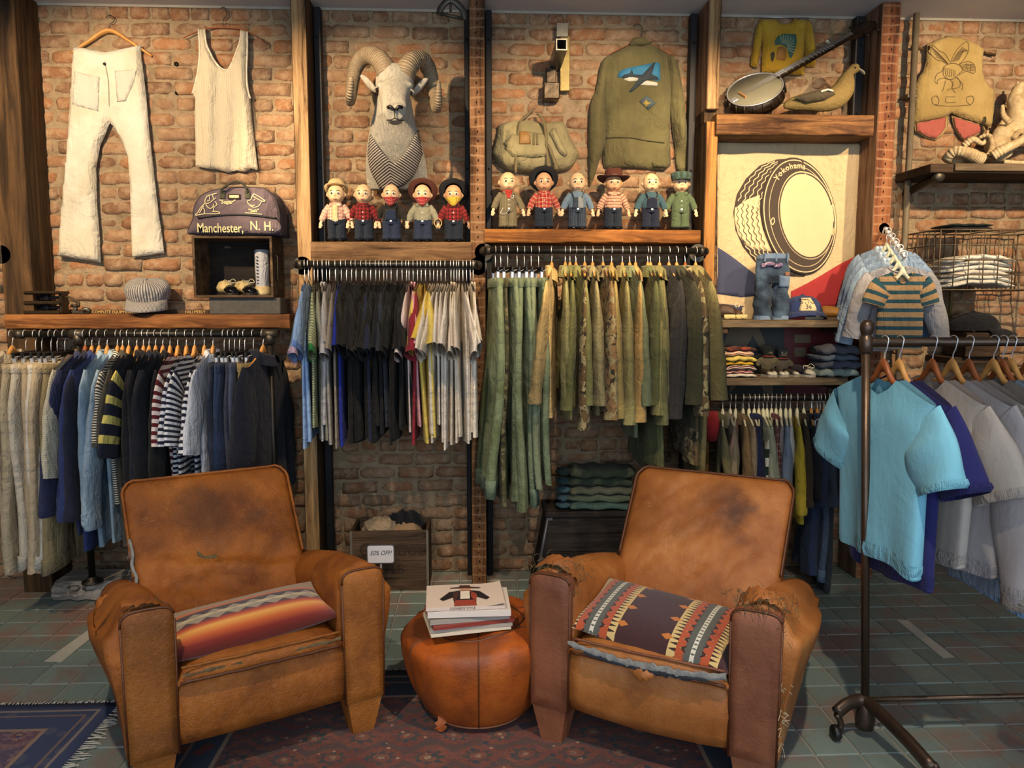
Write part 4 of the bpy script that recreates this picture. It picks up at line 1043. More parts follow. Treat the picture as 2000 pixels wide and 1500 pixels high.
spec += [('black cotton tee', K(i), '') for i in range(4)]+[('dark navy tee', '#20263e', '')]+[('black cotton tee', K(i+1), '') for i in range(4)]+[('faded slate tee', '#2c313c', '')]+[('black cotton tee', K(i), '') for i in range(4)]
spec += [('pale pink long tee', '#d8c4bc', ''), ('rose pink tee', '#d39aa2', ''), ('dark red tee', '#8f2632', ''), ('lemon yellow tee', '#d8bf5c', ''), ('golden yellow tee', '#d6b74a', ''), ('bright yellow tee', '#dcc462', '')]
spec += [('off white tee', C_WHITE[i % 6], '') for i in range(len(hooks)-len(spec))]
labs = count_labels([d for d, _, _ in spec], 'middle pipe rail', '')
for i, (hk, (d, c, k)) in enumerate(zip(hooks, spec)):
    q = random.Random(100+i); x = rx(520+hk/3.489, 516, RL); rz = pi/2+R(q.gauss(0, 3.5)+(6 if i < 8 else 0))
    m_ = cloth(c, .14); trim = None
    if k == 'rb': trim = cloth('#5f7fc0' if i else '#c4a6bc', .1)
    if k == 'gs': m_ = cloth('#b5b592', .1, 'stripe', '#6d7a56', .012); trim = cloth('#2c7a3c', .1)
    hanger('wire', .2, (x, RL, Z_MID), rz, 'middle pipe rail')
    L_ = q.uniform(.68, .78)+(.03 if i in (26, 33, 36) else 0)
    top((x, RL, Z_MID), rz, labs[i], 'tees on the middle pipe rail', m_, L=L_, T=q.uniform(.010, .0135), sl=q.uniform(.20, .26), sang=q.uniform(26, 36), sr=(.105, .092), sT=.025 if d.split()[-2] in ('yellow', 'pink', 'red') else (.013 if 'white' in d else q.uniform(.014, .019)), seed=100+i, cuff=trim, hem=None, Wd=q.uniform(.215, .235), nd=.07, fold=.006)

# ---- right rail: army trousers and jackets
gr = ['#5e6a44', '#4c4a30', '#6a7452', '#56603f', '#627058', '#747d62', '#5c6a50']
hk = [963.6, 974, 987.6, 1006, 1020, 1033.5, 1048]
desc = ['wide olive fatigue trousers with turned hem', 'dark camouflage trousers', 'faded olive fatigue trousers', 'olive drab trousers', 'grey olive trousers with turned hem', 'pale olive trousers', 'blue green fatigue trousers']
for i in range(7):
    q = random.Random(i); x = rx(hk[i]+4, 489, RL); rz = pi/2+R(q.gauss(2, 3))
    m_ = cloth(gr[i], .2, 'camo', '#6a6346') if i == 1 else cloth(gr[i], .16, 'faded', '#7d8a6e')
    hanger('clip', .13, (x, RL, Z_RGT), rz, 'right pipe rail')
    pants((x, RL, Z_RGT), rz, desc[i]+' on the right pipe rail', 'army trousers on the right pipe rail', m_, hw=.2, L=[1.03, 1.08, 1.1, 1.06, 1.08, 1.0, .98][i], T=[.022, .012, .018, .018, .018, .018, .018][i], seed=300+i,
          cuff=cloth('#77876c', .12) if i in (0, 4) else None, lean=[.05, .0, 0, 0, -.01, -.02, -.02][i], z0=-.145, hem=.118)
hk = [503, 578, 604, 637, 686, 729, 787, 835, 894, 935, 967, 1035, 1050, 1100, 1152, 1195, 1242, 1300]
J = [('tan faded work jacket', '#9a9468', .69, 'wood'), ('light green fatigue shirt', '#76805a', .70, 'wood'), ('dark olive shirt jacket', '#5a6640', .66, 'wood'), ('moss green shirt jacket', '#68734a', .66, 'wood'),
     ('brown camouflage jacket', '#5c5238', .66, 'wood'), ('sage fatigue shirt', '#7b8061', .66, 'wood'), ('brown leaf camouflage shirt', '#7a6c4a', .62, 'wood'), ('olive tan field jacket', '#7c7a4e', .70, 'wood'),
     ('olive twill field jacket', '#717852', .72, 'wood'), ('cool green coverall', '#5e7059', .80, 'wood'), ('khaki fatigue jacket', '#8b7f52', .72, 'wood'), ('deep green field coat', '#4a5638', .92, 'wood'),
     ('dark green long coat', '#525c40', 1.0, 'wood'), ('quilted olive liner', '#6f7750', .76, 'wood'), ('navy blue quilted jacket', '#2a2d33', .74, 'wood'), ('dark green quilted jacket', '#343a2c', .72, 'wood'),
     ('woodland camouflage jacket', '#5a5440', .95, 'darkwood'), ('long hooded olive parka', '#5f6244', 1.05, 'wood')]
for i, (d, c, L_, hg) in enumerate(J):
    c = '#%02x%02x%02x' % tuple(min(255, int(int(c[k:k+2], 16)*w)) for k, w in ((1, 1.1), (3, .98), (5, .92)))
    q = random.Random(40+i); x = rx(900+hk[i]/2.831, 489, RL); rz = pi/2+R(q.gauss(-3, 4))
    m_ = cloth(c, .2, 'camo', '#8a7f5c') if 'camo' in d else (cloth(c, .16, 'vstripe', '#3c4228', .09, .06) if 'quilt' in d else cloth(c, .2, 'faded', '#%02x%02x%02x' % tuple(min(255, int(int(c[k:k+2], 16)*1.22)) for k in (1, 3, 5))))
    hanger(hg, .11, (x, RL, Z_RGT), rz, 'right pipe rail')
    puffy = i in (13, 14, 15, 17)
    top((x, RL, Z_RGT), rz, d+' on the right pipe rail', 'army jackets on the right pipe rail', m_, L=L_+q.gauss(0, .03), T=.028 if puffy else .017, sl=q.uniform(.5, .66) if i not in (1,) else .48, sang=q.uniform(11, 22), sr=(.105, .062), sT=.036 if puffy else .026, seed=400+i, collar=m_,
        cuff=m_ if i in (0, 1, 5, 7, 9) else None, bend=.7, name='jacket', cat='jacket', fold=.010, Wd=.235, slope=.42, nd=.04, buttons=M_BLACKPLASTIC if i % 3 == 1 else None, hood=m_ if i == 17 else None)

# ---- left rack
hk = [51, 70, 82, 100, 112, 127]
cc = ['#b9a98c', '#cfc4b0', '#b8a486', '#d6cfc0', '#c2ae90', '#8e8060']
desc = ['beige cotton trousers', 'pale cream trousers', 'tan painter trousers', 'white cotton trousers', 'light sand trousers', 'olive khaki trousers with turned hem']
x = rx(22, 653, LY); hanger('wood', .2, (x, LY, Z_LFT), pi/2, 'left pipe rack')
top((x, LY, Z_LFT), pi/2, 'beige canvas shirt at the left end of the left pipe rack', 'clothes on the left pipe rack', cloth('#b5a78e', .12), L=.75, T=.018, sl=.25, sang=20, sr=(.1, .085), sT=.03, seed=500, collar=cloth('#b5a78e', .12), name='shirt', cat='shirt')
for i in range(6):
    q = random.Random(60+i); x = rx(hk[i]-2, 653, LY); rz = pi/2+R(q.gauss(4, 3))
    m_ = cloth(cc[i], .1); hanger('clip', .13, (x, LY, Z_LFT), rz, 'left pipe rack')
    pants((x, LY, Z_LFT), rz, desc[i]+' on the left pipe rack', 'pale trousers on the left pipe rack', m_, hw=.2, L=[.98, .97, .98, .97, .97, .99][i], T=.021, seed=520+i, cuff=m_ if i in (1, 3, 5) else None, hem=.12, lean=.02)
LJ = [('cream cable knit cardigan', 150, '#d2cbb6', .62, .44, 'knit'), ('indigo chore jacket', 165, '#34395a', .84, .6, 'c'), ('dark navy shirt jacket', 178, '#24283a', .86, .62, 'c'), ('washed blue work jacket', 192, '#333f70', .92, .62, 'c'),
      ('light denim shirt', 208, '#7590a8', .9, .66, 'c'), ('pale chambray shirt', 228, '#8aa0b4', .9, .64, 'c'), ('black and white hickory stripe shirt', 238, '#cfc8b8', .72, .28, 'fine'),
      ('grey brown work vest', 250, '#4a463e', .9, .3, 'c'), ('navy rugby shirt with yellow hoops', 266, '#1c2030', .72, .34, 'rugby'), ('black wool jacket', 279, '#17181e', .82, .6, 'c'), ('black chore coat', 290, '#191a20', .84, .6, 'c'),
      ('midnight blue jacket', 303, '#1a1e2c', .84, .6, 'c'), ('blue black jacket', 317, '#171a24', .84, .6, 'c'), ('black knitted jacket', 331, '#15161a', .82, .6, 'c'), ('red and white breton tee', 346, '#d8d0cc', .8, .30, 'red'),
      ('navy and white breton tee', 363, '#dcdce0', .8, .30, 'nav'), ('slim navy and white breton tee', 379, '#dcdce0', .82, .30, 'nav2'), ('long navy and white breton tee', 398, '#dcdce0', .84, .34, 'nav'), ('white button shirt', 415, '#d4d6de', .84, .34, 'c')]
for i, (d, px_, c, L_, sl, k) in enumerate(LJ):
    q = random.Random(80+i); x = rx(px_, 653, LY); rz = pi/2+R(q.gauss(3, 3)); col_ = None; trim = None
    m_ = cloth(c, .16)
    if k == 'c': col_ = m_
    if k == 'knit': m_ = cloth(c, .1, 'stripe', '#b9b19a', .008)
    if k == 'fine': m_ = cloth('#d6cfbf', .06, 'stripe', '#2a2826', .011); col_ = m_
    if k == 'rugby': m_ = cloth('#1c2030', .1); trim = m_
    if k == 'red': m_ = cloth('#dccfcb', .06, 'stripe', '#5a1a24', .034)
    if k in ('nav', 'nav2'): m_ = cloth('#dcdde2', .05, 'stripe', '#1c1f33', .028 if k == 'nav' else .023)
    if 'denim' in d or 'chambray' in d: m_ = cloth(c, .14, 'faded', '#9fb4c4'); col_ = m_
    slv = cloth('#1c2030', .05, 'stripe', '#d8c66a', .085, .42) if k == 'rugby' else None
    hanger('darkwood' if i == 1 else 'wood', .11, (x, LY, Z_LFT), rz, 'left pipe rack')
    top((x, LY, Z_LFT), rz, d+' on the left pipe rack', 'clothes on the left pipe rack', m_, L=L_, T=.016 if sl < .5 else .018, sl=sl, sang=26 if sl < .5 else 13, sr=(.105, .088) if sl < .5 else (.105, .066), sT=.023 if sl < .5 else .027, seed=600+i,
        collar=col_, cuff=col_ if sl > .5 else trim, sleeve=slv, bend=.6, name='shirt' if sl < .5 else 'jacket', cat='shirt' if sl < .5 else 'jacket', fold=.008, slope=.42, Wd=.235, nd=.05, buttons=M_BLACKPLASTIC if (col_ and i % 2) else None)
for i, (px_, c, d) in enumerate([(437, '#2a2d3a', 'black denim jeans'), (447, '#22304a', 'dark indigo jeans'), (457, '#1f2940', 'deep blue jeans'), (467, '#2c2f3e', 'washed black jeans'), (477, '#3b4256', 'slate blue jeans'), (494, '#7a6a46', 'khaki tan trousers with a paper tag')]):
    q = random.Random(90+i); x = rx(px_, 653, LY); rz = pi/2+R(q.gauss(-2, 2)); hanger('clip', .13, (x, LY, Z_LFT), rz, 'left pipe rack')
    t = pants((x, LY, Z_LFT), rz, d+' on the left pipe rack', 'dark jeans on the left pipe rack', cloth(c, .2, 'faded', '#%02x%02x%02x' % tuple(min(255, int(int(c[k:k+2], 16)*1.3)) for k in (1, 3, 5))), hw=.2, L=.98, T=.016 if i < 5 else .026, seed=700+i, hem=.1)
    if i == 5:
        g = G(); g.box((-.30, -.0, -.52), (.003, .028, .07), .0005); g.build('paper_tag', plain('cream_paper', '#c9c0ae', .8), t, smooth=False)
x = rx(513, 653, LY); hanger('wood', .2, (x, LY, Z_LFT), pi/2-.12, 'left pipe rack')
m_ = cloth('#171b29', .2); top((x, LY, Z_LFT), pi/2-.12, 'heavy midnight wool peacoat at the right end of the left pipe rack', 'clothes on the left pipe rack', m_, L=1.02, T=.04, sl=.60, sang=14, sr=(.11, .075), sT=.05, seed=720, collar=m_, cuff=m_, bend=.8, name='peacoat', cat='coat', slope=.44, Wd=.215, fold=.012)

# ---- children's rail
hk = [110, 160, 195, 245, 285, 320, 350, 380, 405, 435, 465, 495, 530, 560, 605, 650, 700, 740, 785, 825]
KD = [('small olive hooded parka with red lining', '#6f6a4a', .30), ('small stone cotton jacket', '#8d8068', .3), ('small dusty pink blouse', '#b08a78', .28), ('small brown corduroy jacket', '#7d6646', .30), ('small taupe shirt', '#8a7c66', .28),
      ('small navy cardigan', '#20264a', .32), ('small dark blue jacket', '#222a44', .32), ('small sage shirt', '#97a08c', .28), ('small pale green shirt', '#a9b09c', .28), ('small green and white rugby shirt', '#c8ccc0', .22), ('small wine plaid shirt', '#5a2830', .30),
      ('small grey marl sweater', '#8d8c90', .3), ('small light denim shirt', '#8496ae', .3), ('small white tee', '#d0d0d2', .2), ('small yellow sweatshirt', '#d2ba3e', .40), ('small brown souvenir jacket', '#453a2c', .36), ('small black jacket', '#22242a', .32),
      ('small indigo denim jacket', '#27344e', .36), ('small blue grey coat', '#34404e', .36), ('small navy peacoat', '#1c2232', .36)]
for i, (d, c, sl) in enumerate(KD):
    q = random.Random(120+i); x = rx(1380+hk[i]/3.409, 778, KY); rz = pi/2+R(q.gauss(-14, 4)); wood_ = i >= 16
    m_ = cloth(c, .16)
    if 'green and white' in d: m_ = cloth('#d2d4c8', .05, 'stripe', '#23352e', .085)
    if 'plaid' in d: m_ = cloth(c, .1, 'plaid', '#8a7a70', .03, .3)
    hanger('wood' if wood_ else 'cream', .125, (x, KY, Z_KID), rz, 'low children\'s rail')
    t = top((x, KY, Z_KID), rz, d+' on the low children\'s rail', 'children\'s clothes on the low rail', m_, L=q.uniform(.38, .46)+(.1 if i > 13 else 0), T=.018, sl=sl, sang=16, sr=(.068, .048), sT=.026, seed=800+i, Wd=.145, nw=.05, nd=.03, slope=.4,
            collar=m_ if i in (0, 1, 3, 5, 6, 10, 15, 16, 17, 18, 19) else None, cuff=m_ if sl > .3 else None, bend=.6, name='child_shirt', cat='child shirt', hood=cloth('#a02a2c', .1) if i == 0 else None, fold=.007)
for i, (px_, c, y_) in enumerate([(1590, '#2b3a58', .78), (1606, '#4a5a72', .8), (1622, '#2a3038', .86)]):
    x = rx(px_, 778, KY-.02); hanger('clip', .1, (x, KY, Z_KID), pi/2-.25, 'low children\'s rail')
    pants((x, KY, Z_KID), pi/2-.25, ['small indigo overalls', 'small washed blue jeans', 'small charcoal trousers'][i]+' hanging low on the children\'s rail', 'children\'s clothes on the low rail', cloth(c, .2), hw=.13, L=y_, T=.02, seed=850+i, hem=.085, cuff=cloth('#5f7590', .1) if i == 1 else None, thigh=.09)

# ---- rolling rack in front, sweatshirts
RK = P(1700, 1440, 2.47); ry0 = 2.48; rx0 = P(1692, 668, ry0)[0]; LN = .06
zr = P(1700, 668, ry0)[2]
rk = thing('rolling_rack', 'brown steel pipe rolling rack in front at the right', 'clothes rack', (rx0, ry0, 0))
M_BRN = plain('brown_steel_tube', '#54453a', .38, .75, .25, .1)
RLEN = 1.55; tiltx = -.07
for x_, nm in ((0, 'upright'), (RLEN, 'upright')):
    dz = tiltx*x_; g = G(); g.tube([(x_+LN, 0, .06), (x_, 0, zr-.02)], .0138, 16); u = g.build(nm, M_BRN, rk)
    g = G(); g.lathe([(.015, -.035), (.021, -.03), (.022, .014), (.015, .02), (.015, .024), (.018, .028), (.0225, .045), (.021, .06), (.013, .071), (.0, .074)], 22, (x_, 0, zr)); g.build('finial', M_BRN, u)
    g = G(); g.tube(curve([(x_+LN+.05, -.32, .075), (x_+LN+.03, -.2, .105), (x_+LN+.005, -.03, .125), (x_+LN-.02, -.0, .128), (x_+LN-.07, -.01, .122), (x_+LN-.115, -.025, .10)], 22) if x_ == 0 else curve([(x_, -.3, .08), (x_, 0, .12), (x_, .22, .08)], 14), .019, 10, flat=1.3); ft = g.build('foot', M_BRN, rk)
    g = G(); g.lathe([(.03, .03), (.034, .06), (.026, .115), (.017, .135)], 16, (x_+LN, 0, 0.0)); g.build('socket', M_BRN, ft)
    for yy, xx in (((-.32, LN+.05), (-.025, LN-.115)) if x_ == 0 else ((-.30, x_-.02), (.22, x_))):
        cs = thing('caster', None, None); cs.parent = rk; cs.location = (xx, yy, 0)
        g = G(); g.lathe([(.0, -.012), (.022, -.012), (.027, -.008), (.027, .008), (.022, .012), (.0, .012)], 18, (0, 0, .0275), 'x'); g.build('wheel', M_BLACKPLASTIC, cs)
        g = G(); g.tube(curve([(0.0, 0, .028), (.018, 0, .05), (.012, 0, .075), (0, 0, .095)], 8), .011, 8); g.build('fork', M_BRN, cs)
g = G(); g.tube([(0, 0, zr), (RLEN, 0, zr)], .0155, 14); g.build('rail', M_BRN, rk)
g = G(); g.tube([(LN, .01, .125), (RLEN, .01, .125)], .009, 10); g.build('base_bar', M_BRN, rk)
SW = [('sky blue short sleeved sweatshirt', 1728, '#79bad2', -82, .61, .19, 'b', .245), ('navy short sleeved sweatshirt', 1758, '#26275e', -84, .66, .2, 'n', .25), ('oatmeal short sleeved sweatshirt', 1823, '#b3a89e', -84, .58, .22, 'o', .245),
      ('lilac grey sweatshirt', 1862, '#aaa2a2', -82, .60, .52, 'g', .25), ('light heather sweatshirt', 1894, '#a89d92', -84, .62, .54, 'g', .25), ('brown heather sweatshirt', 1942, '#8d8074', -82, .60, .55, 'g', .25), ('grey blue sweatshirt', 1960, '#8fa3b8', -85, .72, .5, 'g', .25),
      ('pale blue sweatshirt', 1977, '#8fb4dc', -84, .76, .5, 'g', .25), ('ash grey sweatshirt', 2012, '#98928a', -84, .66, .54, 'g', .25)]
for i, (d, px_, c, rz, L_, sl, k, Wd) in enumerate(SW):
    x = rx(px_, 672, ry0); m_ = cloth(c, .09, rough=.95, wrinkle=.22); rib = cloth(c, .12, 'vstripe', '#%02x%02x%02x' % tuple(int(int(c[j:j+2], 16)*.88) for j in (1, 3, 5)), .012)
    hanger('wood' if i % 2 else 'darkwood', .2, (x, ry0, zr), R(rz), 'front rolling rack', 0, -.115, .40, .082)
    top((x, ry0, zr), R(rz), d+' on the front rolling rack', 'sweatshirts on the front rolling rack', m_, L=L_, T=.032, nw=.082, nd=.06, slope=.40, z0=-.115, sl=sl, sang=30 if sl < .3 else 15, sr=(.115, .098) if sl < .3 else (.11, .055), sT=.04, seed=900+i, cuff=rib, hem=rib, bend=.25 if sl < .3 else .6,
        name='sweatshirt', cat='sweatshirt', Wd=Wd, fold=.009, waist=.97)
# ---------------------------------------------------------------- things hung on the brick wall
def wallthing(name, label, cat, px_, py, Y, group=None): p = P(px_, py, Y); return thing(name, label, cat, tuple(p), 0, group), p
def outline(pts, n=0):
    return curve([(x, y, 0) for x, y in list(pts)+[pts[0]]], n)[:-1, :2] if n else pts
def folds(seed, fx=30, fz=4, a=.35):
    w_ = wob(seed, 5, 1.0); r_ = np.random.RandomState(seed); k = r_.normal(0, fx, 5); q = r_.normal(0, fz, 5); ph = r_.uniform(0, 6, 5)
    return lambda x, z: a*sum(np.sin(k[i]*x+q[i]*z+ph[i]) for i in range(5))/2.2
WH = W-.03
# white flared trousers
t, o = wallthing('flared_trousers', 'cream white flared sailor trousers hung on the brick wall', 'trousers', 216, 505, WH)
M_WT = cloth('#c9c2ae', .1, 'faded', '#d6d2c6'); 
out = [(143, 93), (170, 97), (205, 103), (240, 97), (274, 90), (279, 130), (286, 190), (291, 250), (299, 320), (308, 400), (316, 455), (321, 494), (290, 499), (258, 503), (256, 440), (254, 360), (250, 310), (238, 275), (222, 247), (215, 240), (208, 258), (196, 285), (188, 330), (190, 400), (195, 460), (197, 513), (155, 507), (114, 500), (117, 450), (122, 390), (129, 310), (134, 240), (138, 180), (141, 130)]
g = puff(pxo(out, WH, o), .03, .016, folds(3, 22, 3)); g.build('body', M_WT, t)
g = puff(pxo([(143, 91), (172, 95), (206, 102), (240, 95), (275, 88), (276, 104), (240, 112), (204, 118), (170, 116), (143, 108)], WH, o), .034, .014); wb = g.build('waistband', cloth('#c3c0b4', .08), t)
p = P(204, 125, WH-.04)-o; g = G(); g.lathe([(.007, 0), (.007, .004), (0, .005)], 10, tuple(p), 'y'); g.build('button', M_BLACKSTEEL, t)
for pk in ([(146, 140), (196, 152), (193, 218), (142, 205)], [(225, 139), (268, 136), (262, 160), (246, 198), (230, 200)]):
    g = puff(pxo(pk, WH-.028, o), .006, .012, back=-.028); g.build('patch_pocket', cloth('#c6c3b8', .08), t)
g = G(); ribbon(g, pxo([(205, 120), (212, 160), (213, 205), (214, 238)], WH-.036, o), .004, y=-.0365); g.build('fly_seam', cloth('#8d8672', .1), t)
def wallhanger(label, pts, hook, mat, r_=.012, Y=WH+.005):
    t, o = wallthing('clothes_hanger', label, 'hanger', pts[len(pts)//2][0], pts[len(pts)//2][1], Y)
    q = [np.array(P(x, y, Y))-o for x, y in pts]; g = G(); c = curve(q, 26); g.tube(c, r_*(1-.5*np.abs(np.linspace(-1, 1, 26))), 8, flat=.6); g.build('shoulder_bar', mat, t)
    q = [np.array(P(x, y, Y))-o for x, y in hook]; g = G(); g.tube(curve(q, 20), .0022, 6); g.build('hook', M_IRON2, t)
    return t
wallhanger('wooden hanger holding the white flared trousers', [(140, 103), (170, 84), (213, 60), (255, 82), (297, 110)], [(213, 60), (213, 48), (222, 42), (222, 33), (213, 30), (206, 35)], M_WHANG, .02, WH+.012)
# tank top
t, o = wallthing('tank_top', 'ribbed off white tank top hung on the brick wall', 'tank top', 440, 335, WH)
out = [(388, 57), (399, 57), (402, 80), (408, 98), (424, 126), (441, 137), (452, 126), (462, 100), (469, 78), (471, 59), (483, 62), (483, 100), (482, 140), (484, 175), (489, 192), (493, 240), (499, 290), (504, 332), (490, 330), (478, 337), (462, 333), (445, 338), (425, 331), (405, 330), (382, 324), (382, 280), (380, 230), (381, 190), (376, 183), (381, 165), (388, 130), (390, 95)]
M_TK = cloth('#cabfa8', .1, 'vstripe', '#c0b49b', .01)
g = puff(pxo(out, WH, o), .022, .013, folds(8, 30, 3, .5)); tb = g.build('body', M_TK, t)
for seq in ([(399, 57), (402, 80), (408, 98), (424, 126), (441, 137), (452, 126), (462, 100), (469, 78), (471, 59)], [(388, 57), (390, 95), (388, 130), (381, 165), (376, 183)], [(483, 62), (483, 100), (482, 140), (484, 175), (489, 192)]):
    q = [np.array(P(x, y, WH-.008))-o for x, y in seq]; g = G(); g.tube(curve(q, 24), .005, 6); g.build('binding', cloth('#d2c9b6', .06), tb)
wallhanger('curved wooden hanger holding the white tank top', [(358, 74), (395, 58), (436, 54), (480, 60), (516, 82)], [(436, 54), (436, 38), (443, 28), (438, 14), (428, 18)], M_WHANG_D, .008)
# two dark bolts in the brick
for i, (x, y) in enumerate([(344, 125), (346, 181)]):
    p = P(x, y, W-.006); g = G(); g.lathe([(.012, 0), (.011, .01), (.006, .014), (0, .015)], 10, (0, 0, 0), 'y'); ob = g.build('wall_bolt', M_IRON, loc=tuple(p)); tag(ob, ('upper' if i == 0 else 'lower')+' rusty bolt in the brick beside the tank top', 'bolt')

# ---------------------------------------------------------------- duffel bag, display crate, shoes
YB = 3.94
t, o = wallthing('duffel_bag', 'purple grey canvas duffel lettered Manchester on the display crate', 'bag', 455, 458, YB)
M_DUF = cloth('#5d5058', .14, 'faded', '#6f6268'); M_DUFT = cloth('#3f363a', .1); M_CHALK = plain('cream_fabric_paint', '#d8c894', .8, 0, .1, 0)
def zq(x, y): return (355+x/9.09, 345+y/9.09)
out = [(100, 1010), (105, 930), (150, 830), (190, 740), (195, 620), (230, 480), (330, 340), (480, 260), (720, 205), (1000, 185), (1300, 190), (1480, 215), (1600, 320), (1680, 470), (1715, 640), (1725, 800), (1725, 1000), (1700, 1020), (900, 1022), (300, 1020)]
O = np.array(pxo([zq(*q) for q in out], YB, o)); O = curve(np.c_[np.r_[O, O[:1]], np.zeros(len(O)+1)], 70)[:-1, :2]; cen = O.mean(0)
def rg(k, y, O=O, cen=cen): q = cen+(O-cen)*k; return np.c_[q[:, 0], np.full(len(q), y), q[:, 1]]
g = G(); g.loft([rg(.3, .215), rg(.93, .21), rg(.99, .19), rg(1.0, .10), rg(1.0, .03), rg(.985, .008), rg(.95, -.002), rg(.6, -.008), rg(.05, -.008)], True, True, True); g.build('body', M_DUF, t)
for yy in (.012, .195):
    r0 = rg(1.0, yy); g = G(); g.tube(np.r_[r0, r0[:1]], .004, 6); g.build('piping', M_DUFT, t)
def dz(pts, y=-.012): return [(P(*zq(*q), YB)[0]-o[0], y, P(*zq(*q), YB)[2]-o[2]) for q in pts]
g = G(); g.tube(curve(dz([(740, 240), (800, 200), (900, 130), (1000, 105), (1100, 130), (1160, 190), (1190, 240)], -.03), 24), .006, 8); g.build('handle', cloth('#3b3a30', .15), t)
for c in ((735, 330), (1180, 330)):
    p = dz([c], -.012)[0]; g = G(); g.box(p, (.026, .006, .036), .002); g.tube([(p[0], -.016, p[2]+.012), (p[0], -.028, p[2]+.03)], .007, 8); g.build('handle_tab', cloth('#4a4a3c', .15), t, smooth=False)
p = dz([(945, 360)], -.012)[0]; g = G(); g.box(p, (.062, .004, .026), .002); w_ = g.build('name_window', cloth('#3a2a22', .1), t, smooth=False); g = G(); g.box((p[0], -.0145, p[2]), (.046, .002, .013), .001); g.build('card', M_CHALK, w_, smooth=False)
g = G(); g.tube(curve(dz([(300, 740), (600, 700), (1000, 680), (1400, 705), (1700, 745)], -.01), 20), .0045, 6); g.build('pocket_zip', M_BLACKSTEEL, t)
pk = curve([(x, z, 0) for x, _, z in dz([(110, 1000), (150, 900), (260, 770), (600, 735), (1000, 718), (1400, 745), (1700, 770), (1712, 1000), (1000, 1012), (110, 1000)])], 50)[:-1, :2]
g = puff(pk, .012, .02, back=-.004); g.build('front_pocket', M_DUF, t)
def dtext(name, s, c, size, sx=1, shear=0, y=-.019): p = dz([c], y)[0]; return text(name, s, size, M_CHALK, t, p, ext=.0006, sx=sx, shear=shear, bold=.0004)
dtext('place_lettering', 'Manchester,', (705, 925), .064, .72); dtext('place_lettering', 'N.', (1320, 885), .064, .8); dtext('place_lettering', 'H.', (1560, 895), .064, .8)
dtext('quoted_word', '"Sugar"', (820, 455), .026, 1.05, .1, -.0125); dtext('quoted_word', '"Salt"', (1290, 612), .023, 1.05, 0, -.0125)
def dline(name, lines, w=.0032):
    g = G()
    for ln in lines: c = curve([(x, z, 0) for x, _, z in dz(ln)], max(6, len(ln)*5)); ribbon(g, c[:, :2], w, y=-.0125)
    return g.build(name, M_CHALK, t)
dline('figure_drawing', [[(640, 300), (560, 320), (470, 350), (430, 420), (430, 470)], [(430, 470), (480, 480), (560, 430), (620, 380)], [(500, 340), (510, 420), (460, 440)], [(560, 330), (580, 400)], [(430, 470), (350, 560), (300, 640), (260, 690), (420, 665), (680, 660), (640, 620), (560, 625)],
                         [(440, 490), (470, 540), (520, 570), (570, 540), (575, 490)], [(600, 440), (640, 500), (590, 545), (575, 620)], [(410, 520), (370, 580), (330, 650)], [(400, 560), (420, 610), (425, 660)]])
dline('sailor_drawing', [[(1270, 340), (1300, 315), (1400, 370), (1490, 435), (1440, 440), (1350, 400), (1270, 340)], [(1270, 345), (1230, 420), (1180, 440), (1200, 490), (1270, 545), (1350, 540), (1400, 500), (1430, 440)], [(1280, 430), (1310, 415)], [(1220, 505), (1270, 520), (1310, 510)]])
dline('underline', [[(1140, 645), (1300, 660), (1440, 675)]])
# crate
def cq(x, y): return (370+x/8.825, 450+y/8.825)
YC = 3.95
a = P(*cq(32, 88), YC); b = P(*cq(1452, 1160), YC); cw, ch = b[0]-a[0], a[2]-b[2]; cz = b[2]; cx_ = (a[0]+b[0])/2; cd = .225
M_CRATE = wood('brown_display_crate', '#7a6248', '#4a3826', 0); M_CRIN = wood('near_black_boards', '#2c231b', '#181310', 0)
t = thing('display_crate', 'brown wooden crate lying open towards the room on the ledge', 'crate', (cx_, YC, cz)); th_ = .013
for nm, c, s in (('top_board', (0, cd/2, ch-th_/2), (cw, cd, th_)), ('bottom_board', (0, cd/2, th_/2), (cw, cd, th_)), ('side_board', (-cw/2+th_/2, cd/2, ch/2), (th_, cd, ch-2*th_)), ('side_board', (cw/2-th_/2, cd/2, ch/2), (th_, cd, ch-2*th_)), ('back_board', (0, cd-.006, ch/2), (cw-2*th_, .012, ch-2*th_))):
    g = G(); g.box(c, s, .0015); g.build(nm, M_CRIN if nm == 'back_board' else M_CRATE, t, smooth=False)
for s in (-1, 1):
    g = G()
    p0 = (s*(cw/2-th_/2)-(s*.5*th_), .02, ch*.62); g.tube([(s*(cw/2+.002), .05, ch*.7), (s*(cw/2+.012), .05, ch*.68), (s*(cw/2+.012), .05, ch*.3), (s*(cw/2+.002), .05, ch*.28)], .003, 6); g.build('wire_handle', M_IRON2, t)
text('stencilled_mark', 'SIZE 8', .012, plain('faded_white_stencil', '#8d8678', .8), t, (-.09, cd-.013, ch*.86), ext=.0003)
a = P(408, 584, 3.97); b = P(548, 613, 3.97)
t = thing('stone_block', 'grey speckled block wedged under the display crate', 'block', ((a[0]+b[0])/2, 3.97, Z_LEDGE)); hb = cz-Z_LEDGE
g = G(); g.box((0, .1, hb/2), (b[0]-a[0], .2, hb), .004); g.build('slab', plain('grey_speckled_stone', '#4b4844', .85, 0, .4, .4, 40), t, smooth=False)
